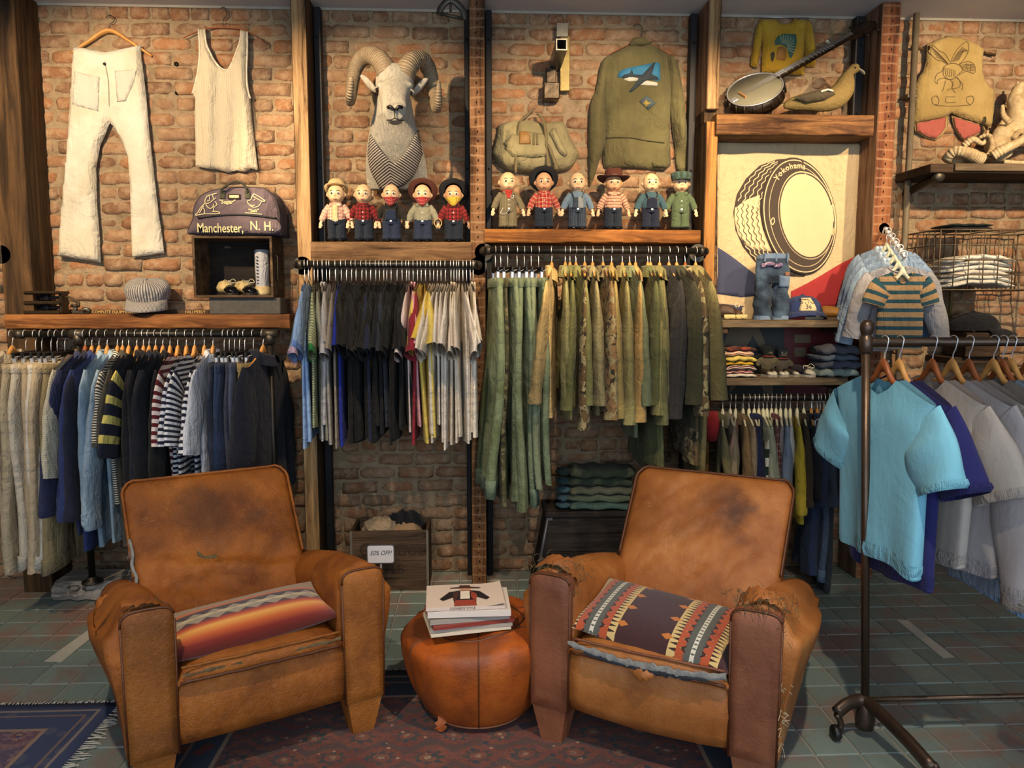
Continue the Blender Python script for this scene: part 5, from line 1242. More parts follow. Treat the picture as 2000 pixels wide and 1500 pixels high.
# shoes
def shoe(label, loc, rz, up, toe, L_=.16, wd=.034, hh=.06, lace=True, name='shoe', group=None, sole='#1a1512'):
    t = thing(name, label, 'shoe', loc, rz, group); n = 16
    th = np.linspace(0, 2*pi, n, endpoint=False)
    secs = [(-.5, .35, .75), (-.47, .75, .95), (-.35, .9, 1.0), (-.15, .88, .98), (.05, .9, .85), (.2, 1.0, .66), (.33, 1.0, .56), (.43, .8, .46), (.49, .5, .32), (.5, .2, .2)]
    def mk(sel):
        rings = []
        for u, w_, h_ in sel:
            x = wd*w_*np.cos(th)*np.where(np.sin(th) > .3, .8, 1); z = .010+hh*h_*(.5+.5*np.sin(th)); rings.append(np.c_[x, np.full(n, -u*L_), z])
        return rings
    g = G(); g.loft(mk(secs[:6]), True, True, True); g.build('upper', up, t)
    g = G(); g.loft(mk(secs[5:]), True, True, True); g.build('toe_cap', toe, t)
    rings = [[(wd*w_*1.04*sx_, -u*L_, z) for sx_, z in ((-1, .0), (-1, .012), (1, .012), (1, 0))] for u, w_, h_ in secs]
    g = G(); g.loft(rings, True, True, True); g.build('sole', plain('shoe_sole', sole, .6), t, smooth=False)
    if lace:
        g = G()
        for k in range(3): y = -.02-.02*k; z = .010+hh*(.93-.1*k); g.tube([(-.014, y, z-.004), (0, y-.004, z+.004), (.014, y, z-.004)], .0018, 5)
        g.tube(curve([(0, -.02, hh), (.02, -.03, hh+.018), (.03, -.045, hh), (.004, -.03, hh), (-.02, -.02, hh+.012), (-.035, -.03, hh-.006)], 20), .0016, 5); g.build('lace', plain('pale_lace', '#cfc3a4', .8), t)
    return t
M_CRM = leather('cream_shoe_leather', '#cdb888', '#b09a68', '#ddcaa0', (), .5, 20, .15, '#d8c8a0', .2); M_BLKL = plain('polished_black_leather', '#0e0d10', .15, 0, .1, .05)
zf = cz+th_
for i, (x, y, lab) in enumerate([(442, 575, 'left cream and black saddle shoe in the display crate'), (478, 576, 'right cream and black saddle shoe in the display crate')]):
    p = P(x, y, 4.05); shoe(lab, (p[0], 4.07, zf), R(38), M_CRM, M_BLKL, .2, .036, .066, group='saddle shoes')
p = P(513, 575, 4.08); t = thing('canvas_boot', 'tall white lace-up canvas boot in the display crate', 'boot', (p[0], 4.09, zf))
rings = []
for z_, w_, d_ in [(.03, .036, .05), (.07, .033, .045), (.14, .036, .042), (.2, .036, .04), (.228, .037, .042), (.235, .030, .036)]: rings.append([(w_*math.cos(a), d_*math.sin(a), z_) for a in np.linspace(0, 2*pi, 20, endpoint=False)])
g = G(); g.loft(rings, True, False, True); bs = g.build('shaft', cloth('#aeb0b8', .14), t)
g = G(); g.lathe([(.045, 0), (.046, .012), (.042, .032), (.034, .046), (0, .05)], 18, (0, -.01, 0), sy=1.25); g.build('foot', M_CRM, t)
for k in range(9):
    g = G(); g.tube([(-.018, -.044, .06+.017*k), (-.008, -.046, .06+.017*k)], .0025, 5); g.build('eyelet', M_BLACKSTEEL, bs)

# ---------------------------------------------------------------- caps
def cap(name, label, cat, loc, rz, crown, brim, r=(.1, .12, .085), peak=(.085, .075), rx_=0, pan=0, band=None, dip=.03, panel=None):
    t = thing(name, label, cat, loc, rz); t.rotation_euler = (rx_, 0, rz); n = 32; th = np.linspace(0, 2*pi, n, endpoint=False); rings = []
    for k in range(11):
        v = k/10; z = r[2]*v; s = (1-v**2.6)**.5 if not pan else (1+.10*math.sin(pi*v))*(1-v**7)**.5
        w_ = 1+.02*np.cos(8*th)*(1 if pan else .4)*math.sin(pi*v)
        rings.append(np.c_[r[0]*s*w_*np.cos(th), r[1]*s*w_*np.sin(th), np.full(n, z)+(.006*np.sin(3*th)*v if pan else 0)])
    g = G(); g.loft(rings, True, False, True); c = g.build('crown', crown, t)
    g = G(); g.loft([rings[0]*1.01, rings[0]*1.02+np.array([0, 0, r[2]*.1]), rings[0]*1.015+np.array([0, 0, r[2]*.2])]); g.build('hat_band', band or crown, c)
    g = G(); rr = []
    for v in np.linspace(0, 1, 8):
        row = []
        for a in np.linspace(pi*1.08, pi*1.92, 21):
            u = (a-pi*1.5)/(pi*.42); row.append((r[0]*math.cos(a)*(1+.05*v), r[1]*math.sin(a)-peak[1]*v*(1-.55*u*u)*1.0, .006-dip*v*v+.02*(u*u)*-v))
        rr.append(row)
    g.loft(rr, False); b = g.build('peak', brim, t); md = b.modifiers.new('t', 'SOLIDIFY'); md.thickness = .004
    g = G(); g.lathe([(.008, 0), (.007, .004), (0, .006)], 10, (0, 0, r[2]-.001)); g.build('top_button', crown, c)
    return t, c, b
M_HICK = cloth('#a8a4a0', .06, 'vstripe', '#57565c', .02)
p = P(291, 583, 4.08)
cap('railroad_cap', 'grey striped railroad cap hung low on the brick wall', 'cap', (p[0], 4.08, p[2]), R(4), M_HICK, M_HICK, (.102, .09, .105), (.09, .07), R(18), 1)
# ---------------------------------------------------------------- pulley block on the ledge
M_OLDIRON = plain('greasy_old_iron', '#3a2f22', .4, .6, .4, .3, 30)
t, o = wallthing('pulley_block', 'greasy iron pulley block with hook lying on the ledge', 'pulley', 85, 612, 4.02); o = np.array(t.location); t.location.z = Z_LEDGE; o[2] = Z_LEDGE
def pq(x, y, dy=0): p = P(20+x/6.45, 560+y/6.45, 4.02); return (p[0]-o[0], dy, p[2]-Z_LEDGE)
for y0, y1, nm in ((55, 95, 'cheek_plate'), (180, 225, 'cheek_plate'), (300, 345, 'cheek_plate')):
    a, b = pq(230, y0), pq(690, y1); g = G(); g.box(((a[0]+b[0])/2, .0, (a[2]+b[2])/2), (b[0]-a[0], .10, a[2]-b[2]), .005); g.build(nm, M_OLDIRON, t, smooth=False)
for x0, x1 in ((215, 280), (645, 705)):
    a, b = pq(x0, 55), pq(x1, 345); g = G(); g.box(((a[0]+b[0])/2, 0, (a[2]+b[2])/2), (b[0]-a[0], .07, a[2]-b[2]), .006); g.build('end_strap', M_OLDIRON, t, smooth=False)
for yc in (138, 262):
    a = pq(450, yc); g = G(); g.lathe([(.0, -.02), (.02, -.02), (.016, 0), (.02, .02), (.0, .02)], 16, a, 'x', sx=1); g.xf(Matrix.Identity(4)); g.build('sheave', M_BLACKSTEEL, t)
    a, b = pq(280, yc), pq(640, yc); g = G(); g.tube([a, b], .008, 8); g.build('axle', M_BLACKSTEEL, t)
a, b = pq(70, 120), pq(215, 190); g = G(); g.box(((a[0]+b[0])/2, 0, (a[2]+b[2])/2), (b[0]-a[0], .04, .03), .004); g.tube([pq(90, 130, -.02), pq(110, 200, -.02)], .006, 6); g.build('becket', M_OLDIRON, t, smooth=False)
for dy in (-.012, .012):
    g = G(); g.tube(curve([pq(700, 120, dy), pq(780, 150, dy), (pq(850, 200, dy)), pq(850, 250, dy), pq(800, 230, dy), pq(770, 260, dy)], 20), .004, 7); g.build('bail', M_OLDIRON, t)
g = G(); g.tube(curve([pq(770, 230, 0), pq(830, 270, 0), pq(790, 320, 0), pq(860, 325, -.005), pq(960, 330, -.02), pq(1030, 312, -.03), pq(1010, 285, -.035), pq(960, 290, -.035)], 30), np.linspace(.008, .012, 30), 9); g.build('hook', plain('grey_iron_hook', '#5a5650', .4, .7, .3), t)
# lettered strip at the back of the ledge
M_SIGNP = plain('dark_sign_board', '#3b2a1c', .8); M_YEL = plain('ochre_letter_paint', '#c9a560', .8, 0, .15, 0)
a = P(176, 610, 4.13)[0]; b = P(408, 610, 4.13)[0]
t = thing('lettered_board', 'low dark board with ochre capital letters along the ledge', 'sign', ((a+b)/2, 4.13, Z_LEDGE)); g = G(); g.box((0, .006, .011), (b-a, .012, .022), .001); g.build('board', M_SIGNP, t, smooth=False)
text('lettering', 'COMPLETE EQUIPMENT', .021, M_YEL, t, (-.19, -.001, .010), ext=.0006, sx=.95); text('lettering', 'HALLMERLY', .021, M_YEL, t, (.235, -.001, .010), ext=.0006, sx=.95)

# ---------------------------------------------------------------- ram head
p = P(772, 366, 4.18); rm = thing('mounted_ram_head', 'mounted pale ram head with curled horns and striped bandana', 'ram head', tuple(p)); RO = np.array(p)
def rp(x, y, Y): return np.array(P(x, y, Y))-RO
LV = [(372, 718, 834, 4.10, 4.185), (345, 714, 836, 4.03, 4.185), (315, 714, 832, 3.95, 4.17), (285, 717, 825, 3.89, 4.13), (255, 722, 816, 3.85, 4.07), (228, 729, 809, 3.81, 4.0), (200, 735, 804, 3.78, 3.95), (178, 742, 798, 3.76, 3.92)]
def neck_ring(l, n=28, grow=0.0):
    y, xa, xb, Yf, Yb = l; ym = (Yf+Yb)/2; a = rp(xa, y, ym); b = rp(xb, y, ym); c = (a+b)/2; hw = (b[0]-a[0])/2+grow; hd = (Yb-Yf)/2+grow; th = np.linspace(0, 2*pi, n, endpoint=False)
    return np.c_[c[0]+hw*np.cos(th), c[1]+hd*np.sin(th), np.full(n, c[2])]
def ball(g, c, r, n=16): 
    th = np.linspace(0, pi, 10); g.loft([np.c_[c[0]+r[0]*math.sin(a)*np.cos(q_ := np.linspace(0, 2*pi, n, endpoint=False)), c[1]+r[1]*math.sin(a)*np.sin(q_), np.full(n, c[2]+r[2]*math.cos(a))] for a in th[::-1][:-1].tolist()+[0.001]], True, True, True); return g
g = G(); g.loft([neck_ring(l) for l in LV], True, True, True)
ball(g, rp(771, 160, 3.84), (.092, .11, .085)); ball(g, rp(772, 146, 3.82), (.058, .07, .05))
hd = curve([rp(771, 163, 3.80), rp(771, 178, 3.72), rp(771, 195, 3.64), rp(771, 211, 3.57), rp(771, 216, 3.545)], 16)
rings = []; n = 20; th = np.linspace(0, 2*pi, n, endpoint=False)
for i, c in enumerate(hd):
    u = i/15; w_ = .094*(1-u)**1.0+.055*u+(-.012*math.sin(pi*u)); h_ = .085*(1-u)+.05*u; k = 1 if i < 14 else (.85 if i == 14 else .6)
    rings.append(np.c_[c[0]+w_*k*np.cos(th), c[1]+.35*h_*np.sin(th)*k*.5, c[2]+h_*k*np.sin(th)])
g.loft(rings, True, True, True); ball(g, rp(771, 232, 3.62), (.04, .06, .026))
for s in (-1, 1): ball(g, rp(771+s*27, 168, 3.735), (.024, .03, .02)); ball(g, rp(771+s*9, 213, 3.545), (.024, .026, .024))
M_FUR = NT('pale_ram_fur', .95, sheen=.4, spec=.1); ob = M_FUR.co('Object', (1, 1, .35)); f1 = M_FUR.noise(ob, 38, 5, .7, .6); f2 = M_FUR.noise(M_FUR.co('Object'), 6, 3, .5)
M_FUR.col(M_FUR.mix(f2, M_FUR.mix(f1, srgb('#9a8c72'), srgb('#e0d8c4')), srgb('#d0c7b2'))); M_FUR.bump(M_FUR.noise(M_FUR.co('Object', (1, 1, .25)), 70, 5, .8, .5), 1.0, .02); M_FUR = M_FUR.mat
hb = fuse(g, .009, 'head_and_neck', M_FUR, rm, 5)
M_HORN = NT('ridged_horn', .6); ob = M_HORN.co('UV'); v = M_HORN.sep(ob)[1]; hn = M_HORN.noise(M_HORN.co('Object'), 18, 4, .6)
M_HORN.col(M_HORN.mix(hn, srgb('#6a5a44'), srgb('#a8957a'))); M_HORN.bump(M_HORN.math('ADD', M_HORN.math('SINE', M_HORN.math('MULTIPLY', v, 520)), hn), .5, .004); M_HORN = M_HORN.mat
hL = [rp(757, 146, 3.80), rp(750, 128, 3.81), rp(738, 114, 3.84), rp(722, 108, 3.89), rp(706, 115, 3.94), rp(694, 134, 3.96), rp(689, 160, 3.92), rp(686, 184, 3.84), rp(684, 198, 3.77), rp(683, 190, 3.70), rp(686, 160, 3.66), rp(687, 150, 3.66)]
hR = [rp(789, 150, 3.80), rp(796, 132, 3.81), rp(808, 119, 3.84), rp(823, 117, 3.89), rp(836, 132, 3.94), rp(843, 155, 3.96), rp(847, 180, 3.92), rp(850, 200, 3.84), rp(852, 211, 3.77), rp(856, 204, 3.70), rp(857, 178, 3.66), rp(857, 158, 3.66)]
for hpts in (hL, hR):
    c = curve(hpts, 60); u = np.linspace(0, 1, 60); g = G(); g.tube(c, (.046*(1-u)**.75+.006)*(1+.03*np.sin(u*90)*(u < .7)), 12); g.build('horn', M_HORN, rm)
for s, c in ((-1, (722, 164)), (1, (818, 170))):
    g = G(); rings = []
    for k in range(9):
        u = k/8; p_ = rp(c[0]-s*12+s*u*30, c[1]+10-u*24, 3.83+.02*u); w_ = .032*math.sin(pi*(.12+.86*u))**.7
        rings.append([(p_[0]+w_*.5*math.cos(a)*s*.6, p_[1]+.014*math.sin(a)*(1-u*.5), p_[2]+w_*math.cos(a)*1.0) for a in np.linspace(0, 2*pi, 12, endpoint=False)])
    g.loft(rings, True, True, True); g.build('ear', M_FUR, rm)
M_EYE = plain('glass_eye', '#241708', .08, 0, .1, 0); M_NOSE = plain('black_nostril', '#1c1417', .4)
for s, c in ((-1, (739, 176)), (1, (800, 181))):
    g = G(); ball(g, rp(c[0]+.5*s*-1, c[1], 3.725), (.015, .012, .013)); e = g.build('eye', M_EYE, rm)
    g = G(); q = rp(c[0]-.5*s, c[1], 3.716); g.tube([(q[0]+.02*math.cos(a), q[1]-.006*math.sin(a), q[2]+.013*math.sin(a)) for a in np.linspace(0, pi, 12)], .004, 6); g.build('eyelid', M_FUR, e)
for s in (-1, 1):
    q = rp(771+s*8, 211, 3.515); g = G(); g.tube(curve([(q[0]-s*.012, q[1], q[2]-.008), (q[0], q[1]-.004, q[2]+.005), (q[0]+s*.014, q[1]+.008, q[2]+.004)], 10), .0075, 8); g.build('nostril', M_NOSE, rm)
q = rp(771, 222, 3.53); g = G(); g.tube(curve([(q[0]-.038, q[1]+.03, q[2]-.022), (q[0]-.018, q[1]+.006, q[2]-.026), (q[0], q[1], q[2]-.02), (q[0]+.018, q[1]+.006, q[2]-.026), (q[0]+.038, q[1]+.03, q[2]-.022)], 20), .0022, 6); g.tube([(q[0], q[1]-.006, q[2]+.02), (q[0], q[1], q[2]-.018)], .002, 6); g.build('mouth_line', M_NOSE, rm)
# bandana wrapped round the neck
def neck_at(x, y):
    ys = [l[0] for l in LV][::-1]; f = lambda i: np.interp(y, ys, [l[i] for l in LV][::-1]); xa, xb, Yf, Yb = f(1), f(2), f(3), f(4)
    u = np.clip((x-(xa+xb)/2)/((xb-xa)/2), -1, 1); return (Yf+Yb)/2-(Yb-Yf)/2*math.sqrt(max(0, 1-u*u))
upx = [(724, 262), (733, 278), (748, 298), (769, 318), (785, 305), (802, 282), (816, 254)]; lox = [(719, 300), (724, 330), (734, 352), (752, 376), (778, 366), (806, 345), (824, 300)]
cu = curve([(x, y, 0) for x, y in upx], 25); cl = curve([(x, y, 0) for x, y in lox], 25); rings = []; bw = wob(4, 5, 9)
for k in range(9):
    v = k/8; row = []
    for i in range(25):
        x, y = (cu[i]*(1-v)+cl[i]*v)[:2]; Yn = neck_at(x, y)-.014-.010*math.sin(pi*v)-.006*float(bw(i/8, v*2)); row.append(rp(x, y, Yn))
    rings.append(row)
M_BAN = cloth('#b3aca2', .08, 'stripe', '#3b3334', .0135, .55)
mB = NT('hickory_bandana', .9, spec=.2); x_, y_, z_ = mB.sep(mB.co('Object')); dg = mB.math('ADD', mB.math('MULTIPLY', mB.math('ABSOLUTE', mB.math('ADD', x_, .004)), .55), z_)
mB.col(mB.mix(mB.math('LESS_THAN', mB.math('FRACT', mB.math('DIVIDE', dg, .0125)), .55), srgb('#bdb4a6'), srgb('#3f3534'))); mB.bump(mB.noise(mB.co('Object'), 90, 3), .3, .01)
g = G(); g.loft(rings, False); bo = g.build('bandana', mB.mat, rm); md = bo.modifiers.new('t', 'SOLIDIFY'); md.thickness = .005

# ---------------------------------------------------------------- canvas bag, wall bracket, army jacket
WC = W-.02
t, o = wallthing('canvas_bag', 'khaki canvas holdall with leather patch hung on the brick wall', 'bag', 1045, 338, WC)
M_KHK = cloth('#8d8360', .12, 'faded', '#a39873'); M_STRP = cloth('#7a6c4e', .12)
out = [(972, 246), (992, 238), (1012, 235), (1038, 236), (1064, 240), (1082, 238), (1098, 238), (1106, 250), (1117, 275), (1130, 300), (1127, 310), (1112, 331), (1080, 337), (1040, 338), (1005, 337), (982, 330), (972, 321), (960, 303), (960, 298), (967, 275)]
g = puff(pxo(outline(out, 60), WC, o), .085, .015, folds(5, 16, 14, .16)); g.build('body', M_KHK, t)
g = puff(pxo([(1008, 262), (1030, 258), (1066, 262), (1070, 306), (1040, 309), (1000, 307), (985, 290), (990, 275)], WC-.08, o), .016, .014, folds(7, 20, 12, .2), back=-.078); g.build('front_flap', M_KHK, t)
g = puff(pxo([(1014, 256), (1034, 257), (1036, 283), (1014, 283)], WC-.095, o), .006, .014, back=-.094); g.build('leather_patch', leather('tan_patch', '#9a7440', '#7d5a2c', '#ab8450'), t)
for x0 in (1040, 1047): g = puff(pxo([(x0, 262), (x0+4, 262), (x0+4, 284), (x0, 284)], WC-.095, o), .004, .01, back=-.094); g.build('pen_loop', M_STRP, t)
for seq in ([(1045, 205), (1032, 222), (1016, 238), (1011, 270), (1008, 305), (1007, 338)], [(1052, 216), (1062, 236), (1066, 262), (1069, 300), (1073, 336)], [(1066, 262), (1072, 285), (1082, 312), (1088, 330)]):
    q = [np.array(P(x, y, WC-.10))-o for x, y in seq]; q[0][1] = -.02; g = G(); g.tube(curve(q, 22), .009, 6, flat=.3); g.build('strap', M_STRP, t)
for sd, pts in ((1, [(1070, 262), (1082, 250), (1090, 268), (1108, 300), (1100, 306), (1088, 296), (1078, 276)]), (2, [(992, 272), (1002, 262), (1008, 275), (1004, 292), (994, 296), (983, 280)])):
    g = puff(pxo(outline(pts, 24), WC-.07, o), .022, .012, back=-.07); g.build('side_gusset', M_KHK, t)
t, o = wallthing('wall_bracket', 'steel square tube bracket with a brassy plate on the brick', 'bracket', 1095, 180, W-.01)
def bq(x, y, dy=0.0): p = P(x, y, W-.02); return np.array([p[0]-o[0], dy, p[2]-o[2]])
M_STEEL = plain('grey_worn_steel', '#77756f', .4, .8, .3, .1)
a, b = bq(1093, 74), bq(1111, 181); g = G(); g.box(((a[0]+b[0])/2, -.03, (a[2]+b[2])/2), (b[0]-a[0], .03, a[2]-b[2]), .002); g.build('brassy_plate', M_BRASS, t, smooth=False)
a, b = bq(1085, 50), bq(1108, 78); g = G(); g.box(((a[0]+b[0])/2, -.05, (a[2]+b[2])/2), (b[0]-a[0], .012, a[2]-b[2]), .002); g.box((b[0]-.004, -.02, (a[2]+b[2])/2+.01), (.008, .06, a[2]-b[2]), .001, rot=(0, .2, 0)); g.build('top_clamp', M_STEEL, t, smooth=False)
a, b = bq(1074, 116, -.0), bq(1094, 137); w_ = (b[0]-a[0])/2; c = (a+b)/2; rings = []
for y, k in ((.0, 1), (-.33, 1), (-.33, .8), (-.06, .8)): rings.append([(c[0]+sx*w_*k, y, c[2]+sz*w_*k) for sx, sz in ((-1, -1), (1, -1), (1, 1), (-1, 1))])
g = G(); g.loft(rings, True, False, False); g.xf(Matrix.Identity(4)); sq = g.build('square_tube', M_STEEL, t, smooth=False)
a, b = bq(1060, 168), bq(1090, 200); g = G(); g.box(((a[0]+b[0])/2, -.045, (a[2]+b[2])/2), (b[0]-a[0], .08, a[2]-b[2]), .004); g.build('lower_block', M_OLDIRON, t, smooth=False)
a, b = bq(1066, 137), bq(1084, 170); g = G(); g.box(((a[0]+b[0])/2, -.03, (a[2]+b[2])/2), (b[0]-a[0], .05, a[2]-b[2]), .003); g.build('neck_block', M_OLDIRON, t, smooth=False)
# painted army jacket
t, o = wallthing('painted_army_jacket', 'olive army jacket with a painted bomber on its back', 'jacket', 1245, 334, WC)
M_ARM = cloth('#5d573a', .14, 'faded', '#6b6645'); M_ARM2 = cloth('#5a5438', .16, 'faded', '#686242')
out = [(1230, 80), (1232, 86), (1205, 100), (1180, 115), (1176, 150), (1178, 200), (1176, 260), (1177, 315), (1180, 328), (1240, 330), (1298, 333), (1310, 322), (1308, 250), (1312, 190), (1315, 140), (1316, 118), (1296, 100), (1274, 86), (1272, 80), (1260, 84), (1245, 85)]
g = puff(pxo(out, WC, o), .05, .016, folds(12, 20, 5, .4)); g.build('body', M_ARM, t)
for pts, sd in (([(1196, 106), (1178, 116), (1170, 140), (1164, 175), (1155, 196), (1150, 225), (1149, 275), (1150, 320), (1152, 360), (1161, 345), (1170, 315), (1176, 300), (1184, 262), (1182, 215), (1184, 170), (1192, 135)], 3), ([(1300, 106), (1316, 115), (1324, 128), (1331, 162), (1337, 205), (1341, 260), (1341, 330), (1322, 330), (1318, 290), (1312, 250), (1308, 200), (1305, 150)], 4)):
    g = puff(pxo(outline(pts, 50), WC-.01, o), .062, .013, folds(sd, 30, 18, .5), back=-.012); g.build('sleeve', M_ARM2, t)
g = puff(pxo([(1228, 88), (1235, 76), (1245, 72), (1258, 73), (1266, 79), (1274, 88), (1262, 90), (1240, 90)], WC-.03, o), .035, .01, back=-.03); g.build('collar', M_ARM2, t)
g = G(); g.tube(curve([np.array(P(x, y, WC-.054))-o for x, y in [(1182, 268), (1215, 270), (1255, 272), (1300, 277)]], 20), .0028, 5); g.build('waist_seam', cloth('#3f3a26', .1), t)
g = puff(pxo([(1274, 315), (1300, 318), (1305, 326), (1278, 324)], WC-.05, o), .008, .01, back=-.05); g.build('hem_tab', M_ARM2, t)
def decals(parent, o, Y, polys, off=.0):
    for nm, pts, m_ in polys:
        g = puff(pxo(pts, Y, o), .0012, .02, back=0, edge=.002); g.bend(lambda A: A*np.array([1, .08, 1])+np.array([0, off, 0])); g.build(nm, m_, parent)
PB, PD, PW = plain('sky_blue_fabric_paint', '#2c6c92', .8, 0, .2, .1), plain('dark_plane_paint', '#27313a', .8, 0, .2, .1), plain('white_cloud_paint', '#b9b8ac', .8, 0, .15, .1)
YP = WC-.056
decals(t, o, YP, [('painted_sky', [(1206, 146), (1212, 138), (1240, 130), (1262, 126), (1285, 121), (1290, 124), (1289, 158), (1280, 160), (1262, 150), (1240, 152), (1214, 153), (1207, 150)], PB), ('painted_cloud', [(1219, 152), (1246, 151), (1246, 158), (1230, 160), (1219, 157)], PW), ('painted_cloud', [(1250, 163), (1262, 158), (1284, 163), (1283, 169), (1260, 167), (1250, 166)], PW)], -.054)
decals(t, o, YP, [('painted_bomber', [(1214, 152), (1218, 147), (1230, 144), (1233, 136), (1237, 146), (1254, 147), (1275, 124), (1280, 122), (1272, 146), (1284, 152), (1286, 157), (1266, 157), (1258, 160), (1232, 181), (1228, 179), (1248, 153), (1232, 151), (1220, 154)], PD)], -.0555)
decals(t, o, YP, [('painted_emblem', [(1249, 197), (1263, 186), (1281, 202), (1267, 214)], plain('emblem_paint', '#3d4a4e', .8, 0, .3, .1)), ], -.054)
decals(t, o, YP, [('painted_emblem_star', [(1262, 194), (1266, 199), (1272, 201), (1266, 204), (1262, 209), (1259, 203), (1255, 200), (1260, 198)], plain('emblem_gold', '#8d7a3a', .8, 0, .2, .1))], -.0555)
wallhanger('wire hanger holding the painted army jacket', [(1190, 106), (1222, 90), (1251, 78), (1280, 90), (1310, 108)], [(1251, 78), (1255, 62), (1252, 50), (1243, 47), (1238, 52)], M_WHANG_D, .007, WC-.012)

# ---------------------------------------------------------------- yellow sweatshirt, banjo, duck
t, o = wallthing('yellow_sweatshirt', 'small yellow sweatshirt with a feather headdress print hung on brick', 'sweatshirt', 1530, 145, WC)
M_YS = cloth('#b08a26', .14, 'faded', '#bd9a38')
out = [(1484, 38), (1512, 38), (1520, 45), (1533, 47), (1546, 45), (1553, 37), (1576, 40), (1572, 70), (1570, 100), (1571, 147), (1530, 146), (1487, 142), (1488, 110), (1489, 80), (1483, 60)]
g = puff(pxo(out, WC, o), .03, .012, folds(21, 24, 6, .2)); g.build('body', M_YS, t)
for pts in ([(1486, 38), (1478, 50), (1473, 72), (1467, 112), (1466, 128), (1478, 134), (1484, 108), (1489, 78), (1490, 55)], [(1572, 40), (1580, 42), (1587, 54), (1591, 80), (1593, 108), (1591, 132), (1572, 131), (1570, 98), (1569, 70)]):
    g = puff(pxo(pts, WC, o), .04, .011, folds(9, 30, 10, .25)); g.build('sleeve', M_YS, t)
g = G(); g.tube(curve([np.array(P(x, y, WC-.02))-o for x, y in [(1512, 38), (1520, 46), (1533, 49), (1546, 46), (1554, 37)]], 16), .006, 6); g.build('neckband', cloth('#a07c20', .1), t)
PT, PR, PG = plain('teal_print', '#3f5f52', .85, 0, .3, .1), plain('brown_print', '#9a6a30', .85, 0, .2, .1), plain('dark_print', '#3a3a2c', .85, 0, .2, .1)
YP = WC-.036
decals(t, o, YP, [('feather_print', [(1515, 88), (1513, 80), (1520, 70), (1532, 65), (1545, 66), (1555, 66), (1557, 80), (1554, 95), (1547, 112), (1543, 112), (1540, 100), (1536, 92), (1526, 86)], PT), ('figure_print', [(1520, 92), (1528, 90), (1536, 95), (1537, 110), (1534, 118), (1518, 116), (1517, 104)], PR), ('pipe_print', [(1505, 104), (1512, 100), (1514, 108), (1510, 120), (1507, 118)], PG)], -.033)
g = G()
for k in range(10):
    a = -1.9+k*.26; c = P(1531, 92, YP)-o; ribbon(g, [(c[0]+.02*math.cos(-a), c[2]+.02*math.sin(-a)), (c[0]+.062*math.cos(-a), c[2]+.062*math.sin(-a))], .003, y=-.0355)
g.build('feather_lines', plain('pale_feather_print', '#9aa078', .85, 0, .2, 0), t)
t = thing('thin_rail', 'thin wire rail holding the yellow sweatshirt', 'rail', tuple(P(1530, 34, WC+.0)));  g = G(); g.tube([(-.14, 0, 0), (.14, 0, 0)], .003, 6); g.build('wire', M_CHROME, t)
bj = thing('banjo', 'old five string banjo leaning on the banjo shelf beam', 'banjo', tuple(P(1474, 223, 4.03))); BO = np.array(bj.location); BO[2] = Z_BANJO; bj.location = tuple(BO)
a29 = R(29); d_ = np.array([math.cos(a29), 0.02, math.sin(a29)]); d_ /= np.linalg.norm(d_); e_ = np.array([-.65*math.sin(a29), .76, .65*math.cos(a29)]); e_ -= d_*(e_@d_); e_ /= np.linalg.norm(e_); n_ = np.cross(d_, e_); n_ = n_ if n_[1] < 0 else -n_
pc_ = np.array(P(1474, 175, 4.03))-BO
MB_ = np.eye(4); MB_[:3, 0] = d_; MB_[:3, 1] = e_; MB_[:3, 2] = n_; MB_[:3, 3] = pc_       # local z is the head's face
if np.linalg.det(MB_[:3, :3]) < 0: MB_[:3, 1] *= -1
def bpart(g, nm, m_, par=bj, sm_=True): g.xf(MB_); return g.build(nm, m_, par, smooth=sm_)
Rb = .138
M_VEL = plain('aged_skin_head', '#8d8872', .6, 0, .12, .1, 8); M_EBON = wood('dark_walnut', '#3a2a1c', '#20150d', 0, .4)
g = G(); g.lathe([(0, 0), (Rb, 0), (Rb, -.004)], 40, cap=False); bpart(g, 'skin_head', M_VEL)
g = G(); g.lathe([(Rb, -.001), (Rb+.008, -.002), (Rb+.008, -.06), (Rb-.006, -.062)], 40, cap=False); bpart(g, 'rim', M_EBON)
g = G(); th = np.linspace(0, 2*pi, 41); g.tube([(Rb*math.cos(a), Rb*math.sin(a), .002) for a in th], .004, 6, False); bpart(g, 'tension_hoop', M_CHROME)
for k in range(20):
    a = k*2*pi/20; g = G(); g.tube([((Rb+.010)*math.cos(a), (Rb+.010)*math.sin(a), .002), ((Rb+.012)*math.cos(a), (Rb+.012)*math.sin(a), -.045)], .0035, 6); bpart(g, 'bracket_hook', M_IRON2)
NL = .44
g = G(); rings = []
for k in range(9):
    u = k/8; x = Rb-.01+NL*u; w_ = .025-.006*u; rings.append([(x, -w_, .010), (x, w_, .010), (x, w_*.8, -.008), (x, 0, -.018), (x, -w_*.8, -.008)])
g.loft(rings, True, True, True); nk = bpart(g, 'neck', M_EBON, sm_=False)
g = G(); x = Rb+NL; g.prism([(x-.012, -.02), (x+.05, -.035), (x+.12, -.032), (x+.135, 0), (x+.12, .032), (x+.05, .035), (x-.012, .02)], -.012, .008); g.v = [np.concatenate(g.v)[:, [0, 2, 1]]]; pg = bpart(g, 'peghead', M_EBON, sm_=False)
for k, (dx, sy) in enumerate([(.04, -1), (.10, -1), (.04, 1), (.10, 1)]):
    g = G(); g.tube([(x+dx, sy*.03, .0), (x+dx, sy*.062, 0)], .004, 6); g.box((x+dx, sy*.066, 0), (.012, .014, .018), .004); bpart(g, 'tuning_peg', M_BLACKPLASTIC)
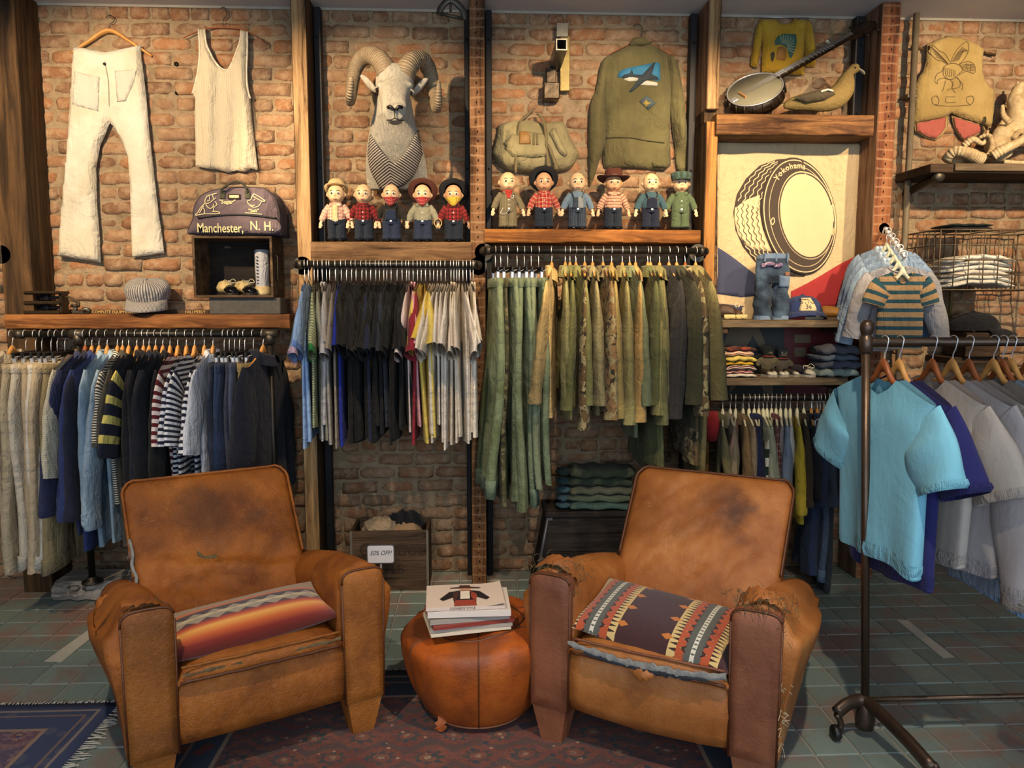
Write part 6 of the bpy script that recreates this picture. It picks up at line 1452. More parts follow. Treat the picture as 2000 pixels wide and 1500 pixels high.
g = G(); g.tube([(Rb+.33, .02, 0), (Rb+.33, .05, .004)], .004, 6); g.box((Rb+.33, .052, .004), (.014, .012, .016), .003); bpart(g, 'fifth_peg', M_WHITEPL)
for k in range(5):
    y = -.016+.008*k; g = G(); g.tube([(-.07, y, .016), (Rb+NL, y*.7, .014)], .0008, 4); bpart(g, 'string', M_CHROME)
for k in range(14): xx = Rb+NL*(1-.94**(k*1.6)); g = G(); g.tube([(xx, -.02, .0105), (xx, .02, .0105)], .0012, 4); bpart(g, 'fret', M_CHROME, nk)
g = G(); g.box((-.072, 0, .008), (.006, .06, .015), .001); bpart(g, 'bridge', M_WHANG, sm_=False)
g = G(); g.box((-.12, 0, .006), (.03, .03, .008), .002); bpart(g, 'tailpiece', M_CHROME, sm_=False)
dk_ = thing('mounted_duck', 'brown taxidermy duck standing beside the banjo', 'duck', tuple(P(1590, 223, 3.99))); DO = np.array(dk_.location); DO[2] = Z_BANJO; dk_.location = tuple(DO)
def dp(x, y, Y=4.0): return np.array(P(x, y, Y))-DO
mD = NT('mottled_feathers', .9, spec=.15); n1 = mD.noise(mD.co('Object', (1, 1, 3)), 45, 5, .7, .5); n2 = mD.noise(mD.co('Object'), 9, 3, .6)
mD.col(mD.mix(mD.ramp(n2, [(.42, (0, 0, 0)), (.6, (1, 1, 1))]), mD.mix(n1, srgb('#5a4828'), srgb('#a08a58')), mD.mix(n1, srgb('#6e5a34'), srgb('#8a7a50')))); mD.bump(n1, .6, .01)
g = G(); cc_ = curve([dp(1530, 208), dp(1548, 203), dp(1575, 199), (dp(1605, 198)), dp(1630, 192), dp(1645, 178), dp(1652, 160), dp(1658, 143), dp(1667, 132), dp(1676, 131)], 34)
g.tube(cc_, np.interp(np.linspace(0, 1, 34), [0, .12, .3, .45, .58, .68, .8, .9, 1], [.012, .035, .052, .058, .055, .043, .021, .021, .016]), 14)
ball(g, dp(1669, 134), (.028, .024, .026)); fuse(g, .008, 'body', mD.mat, dk_, 4)
g = G(); g.tube(curve([dp(1676, 135), dp(1683, 139), dp(1689, 146)], 8), [.013, .012, .012, .012, .013, .012, .010, .004], 10, flat=.5); g.build('bill', plain('grey_bill', '#7d7a6c', .5), dk_)
g = puff([(p_[0], p_[2]) for p_ in [dp(1540, 196), dp(1560, 190), dp(1590, 181), dp(1612, 182), (dp(1622, 190)), dp(1600, 202), dp(1565, 206)]], .02, .012, folds(2, 60, 30, .3), back=-.048); g.build('wing', plain('dark_wing_feathers', '#4b4232', .9, 0, .4, .6, 60), dk_)
g = G(); ribbon(g, [(p_[0], p_[2]) for p_ in [dp(1590, 187), dp(1603, 183), dp(1613, 186)]], .008, y=-.072); g.build('wing_bar', plain('white_wing_bar', '#c9c4b4', .8), dk_)
for x in (1610, 1602):
    q = dp(x, 212); g = G(); g.tube([(q[0], q[1], q[2]), (q[0]+.005, q[1], .004)], .004, 6); g.tube([(q[0]+.005, q[1], .004), (q[0]+.03, q[1]-.015, .003)], .003, 5); g.build('leg', plain('ochre_leg', '#8d6a3c', .6), dk_)
q = dp(1671, 132, 3.975); g = G(); ball(g, q, (.004, .004, .004)); g.build('eye', M_EYE, dk_)

# ---------------------------------------------------------------- vest, pipe, antler shelf
t, o = wallthing('leather_vest', 'tan suede vest with eagle drawing and pink lining on the brick', 'vest', 1860, 245, WC)
M_SUE = cloth('#9c8450', .12, 'faded', '#ab9562'); M_PINK = cloth('#a85a50', .12)
def vq(x, y): return (1770+x/5.357, 60+y/5.357)
fl1 = [(75, 960), (340, 905), (440, 880), (435, 1010), (380, 1090), (310, 1150), (200, 1120), (80, 1050)]; fl2 = [(470, 880), (640, 930), (820, 990), (825, 1055), (720, 1110), (600, 1160), (540, 1090), (490, 1000)]
for f in (fl1, fl2):
    g = puff(pxo([vq(*q) for q in f], WC, o), .012, .014); lf = g.build('front_flap', M_SUE, t)
    c = np.mean(f, 0); f2 = [tuple(c+(np.array(q)-c)*.84) for q in f]; g = puff(pxo([vq(*q) for q in f2], WC-.013, o), .004, .014, folds(2, 50, 50, .5), back=-.013); g.build('pink_lining', M_PINK, lf)
out = [(430, 62), (330, 90), (215, 150), (212, 230), (206, 320), (180, 420), (125, 495), (95, 600), (80, 750), (78, 965), (250, 935), (415, 905), (470, 865), (560, 905), (720, 955), (885, 1020), (915, 850), (930, 660), (900, 600), (860, 565), (820, 510), (798, 420), (795, 300), (815, 190), (700, 120), (560, 72)]
g = puff(pxo([vq(*q) for q in out], WC-.016, o), .02, .015, folds(31, 12, 8, .4), back=-.016); g.build('back_panel', M_SUE, t)
g = G()
for ln in ([(440, 352), (390, 320), (320, 300), (262, 235), (250, 150), (300, 165), (350, 210), (410, 240), (462, 320)], [(470, 335), (500, 255), (560, 170), (640, 110), (662, 160), (650, 230), (610, 300), (560, 348)], [(560, 350), (640, 320), (700, 330), (735, 380), (720, 440), (640, 420), (560, 460)], [(640, 330), (650, 410)], [(690, 345), (680, 430)],
           [(400, 370), (380, 420), (330, 450), (305, 520), (330, 550), (340, 510), (400, 490)], [(400, 490), (470, 510), (530, 490), (570, 520), (570, 580), (520, 600), (450, 610), (440, 630)], [(470, 510), (500, 560), (480, 590)], [(270, 700), (320, 680), (345, 720), (330, 770), (280, 760), (270, 700)],
           [(640, 690), (700, 680), (715, 720), (680, 770), (640, 740), (640, 690)], [(400, 372), (450, 345), (540, 345), (600, 395), (570, 440), (500, 500), (430, 495), (395, 450), (400, 372)], [(420, 520), (400, 590), (380, 640)], [(500, 520), (490, 600), (520, 650)], [(540, 480), (600, 560), (590, 620)], [(300, 780), (480, 790), (680, 775)], [(420, 690), (420, 750), (520, 745)], [(425, 690), (520, 690)])+tuple([(485+14*k, 325-4*k), (535+14*k, 240-4*k), (600+11*k, 165+8*k)] for k in range(6))+tuple([(265+12*k, 165+26*k), (330+12*k, 225+18*k), (430+4*k, 325+5*k)] for k in range(5))+tuple([(570+8*k, 360+14*k), (650, 345+15*k), (728, 350+16*k)] for k in range(5))+tuple([(410+22*k, 380+5*k), (420+20*k, 440), (430+18*k, 480)] for k in range(6)):
    c = curve([(*pxo([vq(*q)], WC-.046, o)[0], 0) for q in ln], max(8, len(ln)*6)); ribbon(g, c[:, :2], .0035, y=-.0478)
tag(g.build('eagle_drawing', plain('brown_ink_line', '#4f3d20', .8), t), 'eagle drawn in brown ink lines')
for c in ((100, 190), (855, 250)):
    p_ = P(*vq(*c), WC)-o; g = G(); g.tube([(p_[0]-.03, -.012, p_[2]+.006), (p_[0]+.03, -.012, p_[2]-.006)], .012, 8, flat=.6); g.build('peg', M_POST_D, t)
t = thing('wall_pipe', 'thin vertical conduit pipe beside the suede vest', 'pipe', tuple(P(1776, 300, 4.13))); t.location.z = 0; x_t = 0
g = G(); g.tube([(0, 0, 0), (0, 0, CEIL)], .0165, 12); g.build('pipe', plain('dusty_painted_pipe', '#6d6250', .7, .2, .3, .2), t)
for z_ in (.6, 1.7, 2.6): g = G(); g.box((0, .03, z_), (.055, .06, .02), .003); g.build('clamp', M_IRON2, t, smooth=False)
YS = 3.86
a = P(1818, 322, YS); L_ = 1.25; zS = P(1900, 320, YS)[2]
t = thing('wall_shelf', 'dark wooden wall shelf carrying the pale horns', 'shelf', (a[0]+L_/2, YS, zS))
g = G(); g.box((0, (W-.012-YS)/2, -.022), (L_, W-.012-YS, .044), .003); g.build('plank', M_DARKWOOD, t, smooth=False)
g = G(); g.box((.06, -.006, -.018), (L_-.12, .012, .036), .002); g.build('front_strip', M_GREYWOOD, t, smooth=False)
for x in (-L_/2+.06, .2):
    g = G(); g.tube(curve([(x, .02, -.06), (x, .12, -.07), (x, .24, -.09), (x, W-.014-YS, -.10)], 12), .02, 10); g.build('bracket_arm', M_IRON, t)
    g = G(); g.lathe([(.02, 0), (.03, .01), (.03, .03), (.02, .04)], 12, (x, .01, -.06), 'y'); g.build('bracket_cap', M_IRON2, t)
M_BONE = NT('pale_dry_horn', .7); hn = M_BONE.noise(M_BONE.co('Object'), 14, 5, .7); M_BONE.col(M_BONE.ramp(hn, [(.3, srgb('#7d6444')), (.5, srgb('#b09a74')), (.7, srgb('#cbb994'))])); M_BONE.bump(M_BONE.math('ADD', hn, M_BONE.math('SINE', M_BONE.math('MULTIPLY', M_BONE.sep(M_BONE.co('UV'))[1], 420))), .35, .006); M_BONE = M_BONE.mat
def horn(label, pts, r0, r1, name='curled_horn', Y0=3.96, cat='horn'):
    q = [np.array(P(x, y, Y0+dy)) for x, y, dy in pts]; o = q[0].copy(); t = thing(name, label, cat, tuple(o), 0, 'pale horns on the dark shelf'); c = curve([p_-o for p_ in q], 44); u = np.linspace(0, 1, 44)
    g = G(); g.tube(c, (r0*(1-u)+r1*u)*(1+.04*np.sin(u*70)), 12); g.build('horn_body', M_BONE, t)
    g = G(); g.lathe([(0, 0), (r0*.7, 0), (r0*.72, .006), (0, .008)], 10); g.build('cut_end', plain('dark_cut_bone', '#6d5636', .8), t, loc=tuple(c[0])); return t
horn('fat curled horn lying at the left end of the dark shelf', [(1916, 312, 0), (1890, 300, -.02), (1866, 296, 0), (1852, 308, .03), (1862, 314, .07), (1890, 312, .08), (1910, 300, .06)], .035, .012)
horn('short twisted horn leaning over the fat curled horn', [(1900, 312, .04), (1928, 306, .03), (1938, 285, .04), (1932, 265, .06), (1915, 268, .08), (1905, 280, .1)], .02, .006)
horn('thin pale horn crossing behind the curled horns', [(1882, 285, .1), (1900, 272, .08), (1920, 280, .08), (1930, 255, .1)], .02, .006)
horn('long ribbed horn sweeping off to the right', [(1938, 305, -.03), (1960, 292, -.05), (1985, 280, -.05), (2015, 262, -.04), (2050, 250, 0), (2080, 262, .03)], .026, .018)
horn('bent pale horn low on the shelf right of the ribbed horn', [(1960, 316, -.06), (1990, 318, -.06), (2030, 316, -.05), (2060, 308, -.03)], .012, .007)
horn('slim upright horn at the back of the shelf', [(1938, 300, .12), (1948, 262, .12), (1965, 232, .12), (1978, 200, .12), (1988, 160, .12)], .028, .006)
sk = [np.array(P(x, y, 4.05)) for x, y in [(1958, 312), (1950, 290), (1962, 262), (1985, 250), (1990, 215), (1985, 185), (1998, 160)]]
t = thing('driftwood_trunk', 'tall knotted driftwood stump on the dark shelf', 'driftwood', tuple(sk[0])); g = G(); g.tube(curve([p_-sk[0] for p_ in sk], 40), np.interp(np.linspace(0, 1, 40), [0, .2, .45, .7, 1], [.05, .065, .04, .055, .015])*(1+.12*np.sin(np.arange(40)*1.1)), 12); ball(g, np.array(P(1995, 235, 4.05))-sk[0], (.07, .06, .09)); fuse(g, .012, 'trunk', M_BONE, t, 3)
for pts in ([(1978, 272), (1990, 258), (2000, 262), (2005, 280)], [(1972, 240), (1960, 225), (1958, 205)]):
    q = [np.array(P(x, y, 4.0))-sk[0] for x, y in pts]; g = G(); g.tube(curve(q, 14), np.linspace(.018, .008, 14), 8); g.build('root', M_BONE, t)
# wire crate with folded tees
YW = 3.86; a = P(1838, 448, YW); b = P(1838, 566, YW); zb = b[2]; hW = a[2]-b[2]; wW = .62; dW = .3
t = thing('wire_basket', 'rusty wire basket crate fixed to the wall holding white tees', 'basket', (a[0]+wW/2, YW, zb)); M_WIRE = plain('rusty_wire', '#6b5a44', .55, .5, .35, .1)
def wires(nm, segs, r=.0028):
    for s in segs: g = G(); g.tube(s, r, 5); g.build(nm, M_WIRE, t)
X_ = wW/2
for y in (0, dW):
    for z_ in (0, hW): wires('rim_wire', [[(-X_, y, z_), (X_, y, z_)]], .004)
for x in (-X_, X_):
    for z_ in (0, hW): wires('rim_wire', [[(x, 0, z_), (x, dW, z_)]], .004)
    for y in (0, dW): wires('corner_wire', [[(x, y, 0), (x, y, hW)]], .004)
wires('front_wire', [[(x, 0, 0), (x, 0, hW)] for x in np.linspace(-X_, X_, 9)[1:-1]]); wires('front_wire', [[(-X_, 0, z_), (X_, 0, z_)] for z_ in np.linspace(0, hW, 5)[1:-1]])
wires('back_wire', [[(x, dW, 0), (x, dW, hW)] for x in np.linspace(-X_, X_, 13)[1:-1]]); wires('side_wire', [[(-X_, y, 0), (-X_, y, hW)] for y in np.linspace(0, dW, 7)[1:-1]]); wires('side_wire', [[(-X_, 0, z_), (-X_, dW, z_)] for z_ in np.linspace(0, hW, 5)[1:-1]])
wires('floor_wire', [[(x, 0, 0), (x, dW, 0)] for x in np.linspace(-X_, X_, 11)]); wires('top_wire', [[(x, 0, hW), (x, dW, hW)] for x in np.linspace(-X_, X_, 5)])
g = G(); g.box((-.06, dW-.02, -.12), (.016, .016, .24), .002); g.build('support_bar', M_BRASS, t, smooth=False)
def folded(label, loc, w_, d_, h_, mat, rz=0, seed=0, group=None, name='folded_tee', layers=1, cat='folded cloth', bow=.0):
    t = thing(name, label, cat, loc, rz, group); r_ = np.random.RandomState(seed)
    for k in range(layers):
        hh = h_/layers; z0 = k*hh; rings = []; f1, f2 = r_.uniform(6, 12, 2); p1, p2 = r_.uniform(0, 6, 2); dy = r_.normal(0, .006)
        for i in range(19):
            u = -1+i/9; x = w_/2*u; e = max(.5, (1-min(1, abs(u))**12)**.5); rr = []
            zo = bow*(1-u*u)*h_+.10*hh*math.sin(f1*u+p1)
            for a in np.linspace(0, 2*pi, 16, endpoint=False):
                c, s = math.cos(a), math.sin(a); y = d_/2*math.copysign(abs(c)**.35, c)*(.92+.08*e); rr.append((x, y+dy+.004*math.sin(f2*u+p2), z0+hh/2+zo+hh*.52*math.copysign(abs(s)**.75, s)*e))
            rings.append(rr)
        g = G(); g.loft(rings, True, True, True); g.build('fold_layer', mat, t)
    return t
cx0 = a[0]+.20; zz = zb+.006
for i in range(6):
    h_ = .026; folded(['bottom', 'second', 'third', 'fourth', 'fifth', 'topmost'][i]+' white folded tee in the wire basket', (cx0+.04+.004*i, YW+.15, zz), .36-.01*i, .26, h_, cloth(['#d0cabc', '#dad5c8', '#cec7ba', '#ddd8cc', '#d2ccbe', '#e0dcd0'][i], .08), R(2*(-1)**i), 40+i, 'white tees in the wire basket', bow=.9); zz += h_*.98
for i in range(2): folded(['black folded cloth lying under the green edged one on the wire basket', 'dark green edged folded cloth on top of the wire basket'][i], (a[0]+.2, YW+.15, zb+hW+.006+.016*i), .22, .2, .015, cloth(['#15161a', '#20261f'][i], .1), 0, 50+i, 'dark cloths on the wire basket', layers=1)
p = P(1905, 645, 4.02); cap('ball_cap', 'black baseball cap resting on the dark stand at the right', 'cap', (p[0], 4.04, p[2]), R(78), cloth('#14151b', .15), cloth('#14151b', .15), (.1, .13, .1), (.09, .085), R(0), 0)
p2 = P(1905, 668, 4.04); t = thing('cap_stand', 'small dark wooden stand under the black cap', 'stand', (p[0], 4.04, p[2]-.14)); g = G(); g.box((0, 0, .065), (.19, .19, .13), .004); g.build('block', M_DARKWOOD, t, smooth=False)
g = G(); g.box((0, .06, -.02), (.32, .26, .035), .003); g.build('ledge', M_DARKWOOD, t, smooth=False)
# ---------------------------------------------------------------- dolls
M_SKIN = plain('painted_doll_skin', '#d8b48c', .35, 0, .06, 0, 12); M_SKIN2 = plain('shaded_doll_skin', '#c89a74', .35, 0, .1, 0, 12)  # darker copy: shade under a hat put into the doll skin colour
g = G(); ball(g, (0, 0, .262), (.047, .046, .055)); ball(g, (0, -.022, .240), (.034, .024, .022)); ball(g, (0, -.045, .252), (.007, .009, .007))
for s in (-1, 1):
    ball(g, (s*.047, .004, .258), (.009, .008, .013)); g.tube([(s*.021, 0, .13), (s*.022, 0, .02)], .019, 10); ball(g, (s*.022, -.008, .012), (.017, .026, .012))
    g.tube(curve([(s*.036, 0, .192), (s*.058, -.003, .165), (s*.075, -.006, .13), (s*.083, -.01, .108)], 10), np.linspace(.016, .010, 10), 8)
    ball(g, (s*.087, -.013, .096), (.010, .008, .013))
    for k in range(4): g.tube([(s*.087+(k-1.5)*.0045, -.013, .092), (s*.089+(k-1.5)*.005, -.018, .074+.002*abs(k-1.5))], .0032, 6)
    g.tube([(s*.080, -.014, .098), (s*.073, -.024, .088)], .0034, 6)
g.tube([(0, 0, .21), (0, 0, .235)], .018, 10); ball(g, (0, 0, .16), (.044, .032, .056))
_db = fuse(g, .0042, 'doll_body', M_SKIN, None, 2); DOLL = _db.data; bpy.data.objects.remove(_db)
M_INK = plain('painted_black', '#1c1512', .4, 0, .1, 0); M_EYEW = plain('painted_eye_white', '#e6e0d2', .35, 0, .03, 0); M_LIP = plain('painted_lip', '#b0463c', .4, 0, .05, 0)
JEAN = [cloth('#1f2836', .2), cloth('#232b3a', .2), cloth('#27324a', .18), cloth('#20263a', .2)]
def ell(rx_, ry, z, n=20, cy=0.0): th = np.linspace(0, 2*pi, n, endpoint=False); return np.c_[rx_*np.cos(th), cy+ry*np.sin(th), np.full(n, z)]
def hat(t, kind, m_, band):
    if kind == 'cap':
        g = G(); g.loft([ell(.050, .05, .278), ell(.056, .056, .295), ell(.058, .058, .312), ell(.045, .045, .322), ell(.01, .01, .324)], True, False, True); c = g.build('cap_crown', m_, t)
        rr = [[(.05*math.cos(a)*(1+.1*v), .05*math.sin(a)-.034*v*max(0, -math.sin(a)), .281-.006*v) for a in np.linspace(pi*1.05, pi*1.95, 15)] for v in (0, .5, 1)]
        g = G(); g.loft(rr, False); b = g.build('cap_peak', m_, c); md = b.modifiers.new('t', 'SOLIDIFY'); md.thickness = .003; return
    n = 32; th = np.linspace(0, 2*pi, n, endpoint=False); rb = .088
    tiltm = {'back': R(-62), 'flat': R(-8), 'straw': R(-38)}[kind]; rb = {'back': .082, 'flat': .092, 'straw': .066}[kind]
    M_ = Matrix.Translation((0, .012 if kind == 'back' else 0, .283))@Matrix.Rotation(tiltm, 4, 'X')
    def ring(r_, z, curl=0): return np.c_[r_*np.cos(th), r_*.92*np.sin(th), z+curl*np.abs(np.cos(th))**3]
    g = G(); g.loft([ring(.05, .0), ring(rb*.7, -.003, .004), ring(rb, -.004, .016), ring(rb*1.0, -.001, .016), ring(rb*.7, .001, .004), ring(.05, .004)]); g.xf(M_); b = g.build('hat_brim', m_, t)
    g = G(); top_ = ring(.036, .058); top_[:, 2] -= .012*np.exp(-(top_[:, 0]/.012)**2)*(top_[:, 1] < .02); g.loft([ring(.052, .0), ring(.050, .03), ring(.046, .05), top_, ring(.002, .05)], True, False, True); g.xf(M_); c = g.build('hat_crown', m_, t)
    g = G(); g.loft([ring(.0525, .002), ring(.0522, .013)]); g.xf(M_); g.build('hat_ribbon', band, c)
def doll(px_, Y, Z, label, shirt, pants_, skin=M_SKIN, hatk=None, hatm=None, bib=None, scarf=None, scarf_up=False, open_=None, extra=None, rz=0, sc_=.93):
    x = P(px_, 440, Y)[0]; t = thing('dressed_doll', label, 'doll', (x, Y, Z), rz, 'dressed dolls on the beams'); t.scale = (sc_,)*3
    me = DOLL if skin is M_SKIN else DOLL2; link('body', me, t)
    for s in (-1, 1):
        g = G(); ball(g, (s*.0175, -.0415, .262), (.0085, .004, .007)); e = g.build('eye', M_EYEW, t); g = G(); ball(g, (s*.0175, -.0448, .2615), (.0052, .0025, .0055)); g.build('pupil', M_INK, e)
        g = G(); g.tube(curve([(s*.009, -.0435, .2745), (s*.018, -.0425, .2775), (s*.027, -.039, .274)], 8), .0013, 5); g.build('eyebrow', M_INK, e)
    g = G(); g.tube(curve([(-.009, -.044, .2315), (0, -.0465, .229), (.009, -.044, .2315)], 8), .0022, 6); g.build('mouth', M_LIP, t)
    g = G(); g.loft([ell(.047, .036, .106), ell(.050, .040, .125), ell(.050, .039, .16), ell(.047, .036, .19), ell(.036, .030, .205), ell(.022, .022, .213)]); sh = g.build('shirt', shirt, t)
    for s in (-1, 1):
        c = curve([(s*.034, 0, .193), (s*.058, -.003, .165), (s*.074, -.006, .132), (s*.080, -.009, .116)], 12); g = G(); g.tube(c, np.linspace(.022, .0165, 12)*(1+.05*np.sin(np.arange(12)*2)), 10, False); g.build('shirt_sleeve', shirt, t)
        rg_ = [ell(.028, .032, z_, 14)*np.array([1, 1, 1])+np.array([s*.023, 0, 0]) for z_ in (.125, .10, .07, .04, .018)]; q = wob(int(px_)+s, 4, 60)
        rg_ = [r_+np.c_[.002*q(r_[:, 1], r_[:, 2]), .003*q(r_[:, 0], r_[:, 2]*2), 0*r_[:, 0]] for r_ in rg_]; g = G(); g.loft(rg_); lg = g.build('trouser_leg', pants_, t)
        g = G(); g.loft([ell(.0295, .0335, .018, 14)+np.array([s*.023, 0, 0]), ell(.031, .035, .012, 14)+np.array([s*.023, 0, 0]), ell(.029, .033, .030, 14)+np.array([s*.023, 0, 0])]); g.build('trouser_cuff', pants_, lg)
        g = G(); ball(g, (s*.023, -.012, .011), (.019, .031, .011)); g.build('shoe', M_BLKL, t)
    g = G(); g.loft([ell(.048, .036, .098), ell(.0515, .0405, .108), ell(.0505, .0395, .120)]); hp = g.build('waistband', pants_, t)
    g = G(); g.box((0, -.042, .114), (.012, .003, .009), .001); g.build('buckle', M_CHROME, hp, smooth=False)
    if bib:
        g = puff([(-.03, .118), (.03, .118), (.027, .172), (.02, .178), (-.02, .178), (-.027, .172)], .004, .008, back=-.0405); b = g.build('bib', bib, t)
        for s in (-1, 1):
            g = G(); g.tube(curve([(s*.022, -.041, .172), (s*.030, -.032, .196), (s*.03, 0, .212), (s*.02, .03, .19)], 12), .0055, 6, flat=.4); g.build('strap', bib, b)
            g = G(); g.lathe([(.005, 0), (.005, .002), (0, .003)], 8, (s*.021, -.045, .172), 'y'); g.build('bib_button', M_BRASS, b)
    else:
        for k in range(3): g = G(); g.lathe([(.004, 0), (.004, .0015), (0, .002)], 8, (0, -.0395+(.004 if k == 2 else 0), .135+.026*k), 'y'); g.build('shirt_button', M_EYEW, sh)
        for s in (-1, 1): g = puff([(s*.003, .205), (s*.03, .214), (s*.036, .196), (s*.018, .188)][::1 if s > 0 else -1], .004, .008, back=-.029); g.build('collar_point', shirt, sh)
    if open_:
        g = puff([(-.016, .112), (.016, .112), (.014, .2), (-.014, .2)], .003, .008, back=-.0405); g.build('undershirt', open_, sh)
    if scarf:
        z_ = .226 if scarf_up else .208; g = G(); rr = []
        for k in range(7):
            v = k/6; row = []
            for a in np.linspace(pi*.95, pi*2.05, 17):
                ry = (.049 if scarf_up else .036)+.004; drop = (.016+.034*max(0, -math.sin(a))**3)*v; row.append(((.043 if scarf_up else .034)*math.cos(a)*(1-.25*v), ry*math.sin(a)*(1-.12*v)-.002*math.sin(k*2+a*5), z_+.018*(1 if scarf_up else .4)-drop))
            rr.append(row)
        g.loft(rr, False); b = g.build('bandana', scarf, t); md = b.modifiers.new('t', 'SOLIDIFY'); md.thickness = .003
    if hatk: hat(t, hatk, hatm, M_INK)
    if extra == 'rope':
        for k in range(3): g = G(); g.tube([(.085+.020*math.cos(a), -.03-.004*k, .105+.022*math.sin(a)) for a in np.linspace(0, 2*pi, 20)], .003, 6, False); g.build('rope_coil', plain('rope', '#b49a68', .9), t)
    if extra == 'chain':
        g = G(); g.tube([(.018+.008*math.cos(a), -.041, .18+.008*math.sin(a)) for a in np.linspace(0, 2*pi, 14)], .0014, 5, False); g.tube(curve([(-.03, -.03, .12), (-.045, -.035, .09), (-.02, -.04, .085), (0, -.042, .11)], 14), .0014, 5); g.build('watch_chain', M_CHROME, t)
    return t
DOLL2 = DOLL.copy(); DOLL2.materials.clear(); DOLL2.materials.append(M_SKIN2)
rp_ = cloth('#8e2426', .1, 'plaid', '#2a1414', .02, .4); rp2 = cloth('#a02c2c', .1, 'plaid', '#c9b890', .022, .18); pk_ = cloth('#c48a78', .08, 'plaid', '#e0c8b0', .018, .35); RED = cloth('#a52a2a', .15, 'plaid', '#c9a6a0', .012, .12)
FELTB = plain('black_felt', '#131318', .95, 0, .15, .3, 60); FELTR = plain('brown_felt', '#4b2418', .95, 0, .15, .3, 60)
YD = 4.035
doll(658, YD, Z_RAM, 'doll in a tilted straw hat and open pink plaid shirt', pk_, JEAN[0], hatk='straw', hatm=plain('straw_hat', '#bfa678', .9, 0, .15, .4, 80), open_=cloth('#d6b98c', .06))
doll(711, YD, Z_RAM, 'bare headed doll in red and black plaid shirt beside the straw hat doll', rp_, JEAN[1])
doll(765, YD, Z_RAM, 'doll in denim overalls with a red bandana round its chin', cloth('#2a2620', .15), JEAN[2], bib=JEAN[2], scarf=RED, scarf_up=True)
doll(826, YD, Z_RAM, 'doll in a brown cowboy hat with red bandana and rope coil', cloth('#8f8d78', .1), JEAN[2], hatk='back', hatm=FELTR, scarf=RED, scarf_up=True, extra='rope')
doll(886, YD, Z_RAM, 'doll in a black cowboy hat with a yellow bandana mask', rp_, JEAN[0], skin=M_SKIN2, hatk='back', hatm=FELTB, scarf=cloth('#c9a83a', .1), scarf_up=True)
OLV = cloth('#7d735a', .1, 'vstripe', '#6a614a', .05)
doll(992, YD, Z_JKT, 'doll in a khaki striped coverall with a small red neckerchief', OLV, OLV, scarf=cloth('#a83a30', .1), extra='chain', rz=R(6))
doll(1062, YD, Z_JKT, 'doll in a black wide hat and red windowpane plaid shirt', rp2, JEAN[1], skin=M_SKIN2, hatk='back', hatm=FELTB)
doll(1127, YD, Z_JKT, 'bald doll in hickory stripe overalls and light blue shirt', cloth('#6d8296', .1), cloth('#2d3644', .1, 'vstripe', '#3d4858', .06), bib=cloth('#3a4450', .08, 'vstripe', '#8a8f92', .16, .3))
doll(1197, YD, Z_JKT, 'doll in a flat brown brimmed hat and pink striped tee', cloth('#c39a80', .06, 'stripe', '#8a5a4a', .016, .35), JEAN[0], skin=M_SKIN2, hatk='flat', hatm=FELTR)
doll(1270, YD, Z_JKT, 'bald doll in blue denim overalls and teal shirt', cloth('#3f5a64', .12), JEAN[3], bib=JEAN[3])
doll(1328, YD, Z_JKT, 'doll in a green work cap and green uniform', cloth('#59694c', .12), cloth('#56664a', .12), hatk='cap', hatm=cloth('#47605a', .15, 'vstripe', '#38483c', .1), rz=R(-4))

# ---------------------------------------------------------------- surfaces that follow cloth
from mathutils.bvhtree import BVHTree
def drape(o, targets, off=.0012):
    bv = [BVHTree.FromPolygons([v.co for v in tt.data.vertices], [p_.vertices for p_ in tt.data.polygons]) for tt in targets]
    ym = max(v.co.y for v in o.data.vertices)
    for v in o.data.vertices:
        hs = [h[0].y for h in (b.ray_cast(Vector((v.co.x, -3, v.co.z)), Vector((0, 1, 0))) for b in bv) if h[0] is not None]
        if hs: v.co.y = min(hs)-off-(ym-v.co.y)
    return o
def drape_kids(t, bodies, names, off=.0012):
    bs = [c for c in t.children if c.name.split('.')[0] in bodies]
    for c in t.children:
        for k, nm in enumerate(names):
            if c.name.split('.')[0] == nm: drape(c, bs, off+.0007*k)
def top_named(n): return [o for o in bpy.data.objects if o.name.split('.')[0] == n and o.parent is None]
drape_kids(top_named('painted_army_jacket')[0], ['body'], ['waist_seam', 'painted_sky', 'painted_cloud', 'painted_bomber', 'painted_emblem', 'painted_emblem_star', 'hem_tab'])
drape_kids(top_named('yellow_sweatshirt')[0], ['body'], ['figure_print', 'feather_print', 'pipe_print', 'feather_lines'])
drape_kids(top_named('leather_vest')[0], ['back_panel'], ['eagle_drawing'])
drape_kids(top_named('flared_trousers')[0], ['body', 'waistband'], ['patch_pocket', 'fly_seam', 'button'])
drape_kids(top_named('canvas_bag')[0], ['body'], ['front_flap', 'side_gusset'], 0); drape_kids(top_named('canvas_bag')[0], ['body', 'front_flap'], ['leather_patch', 'pen_loop'], .001)

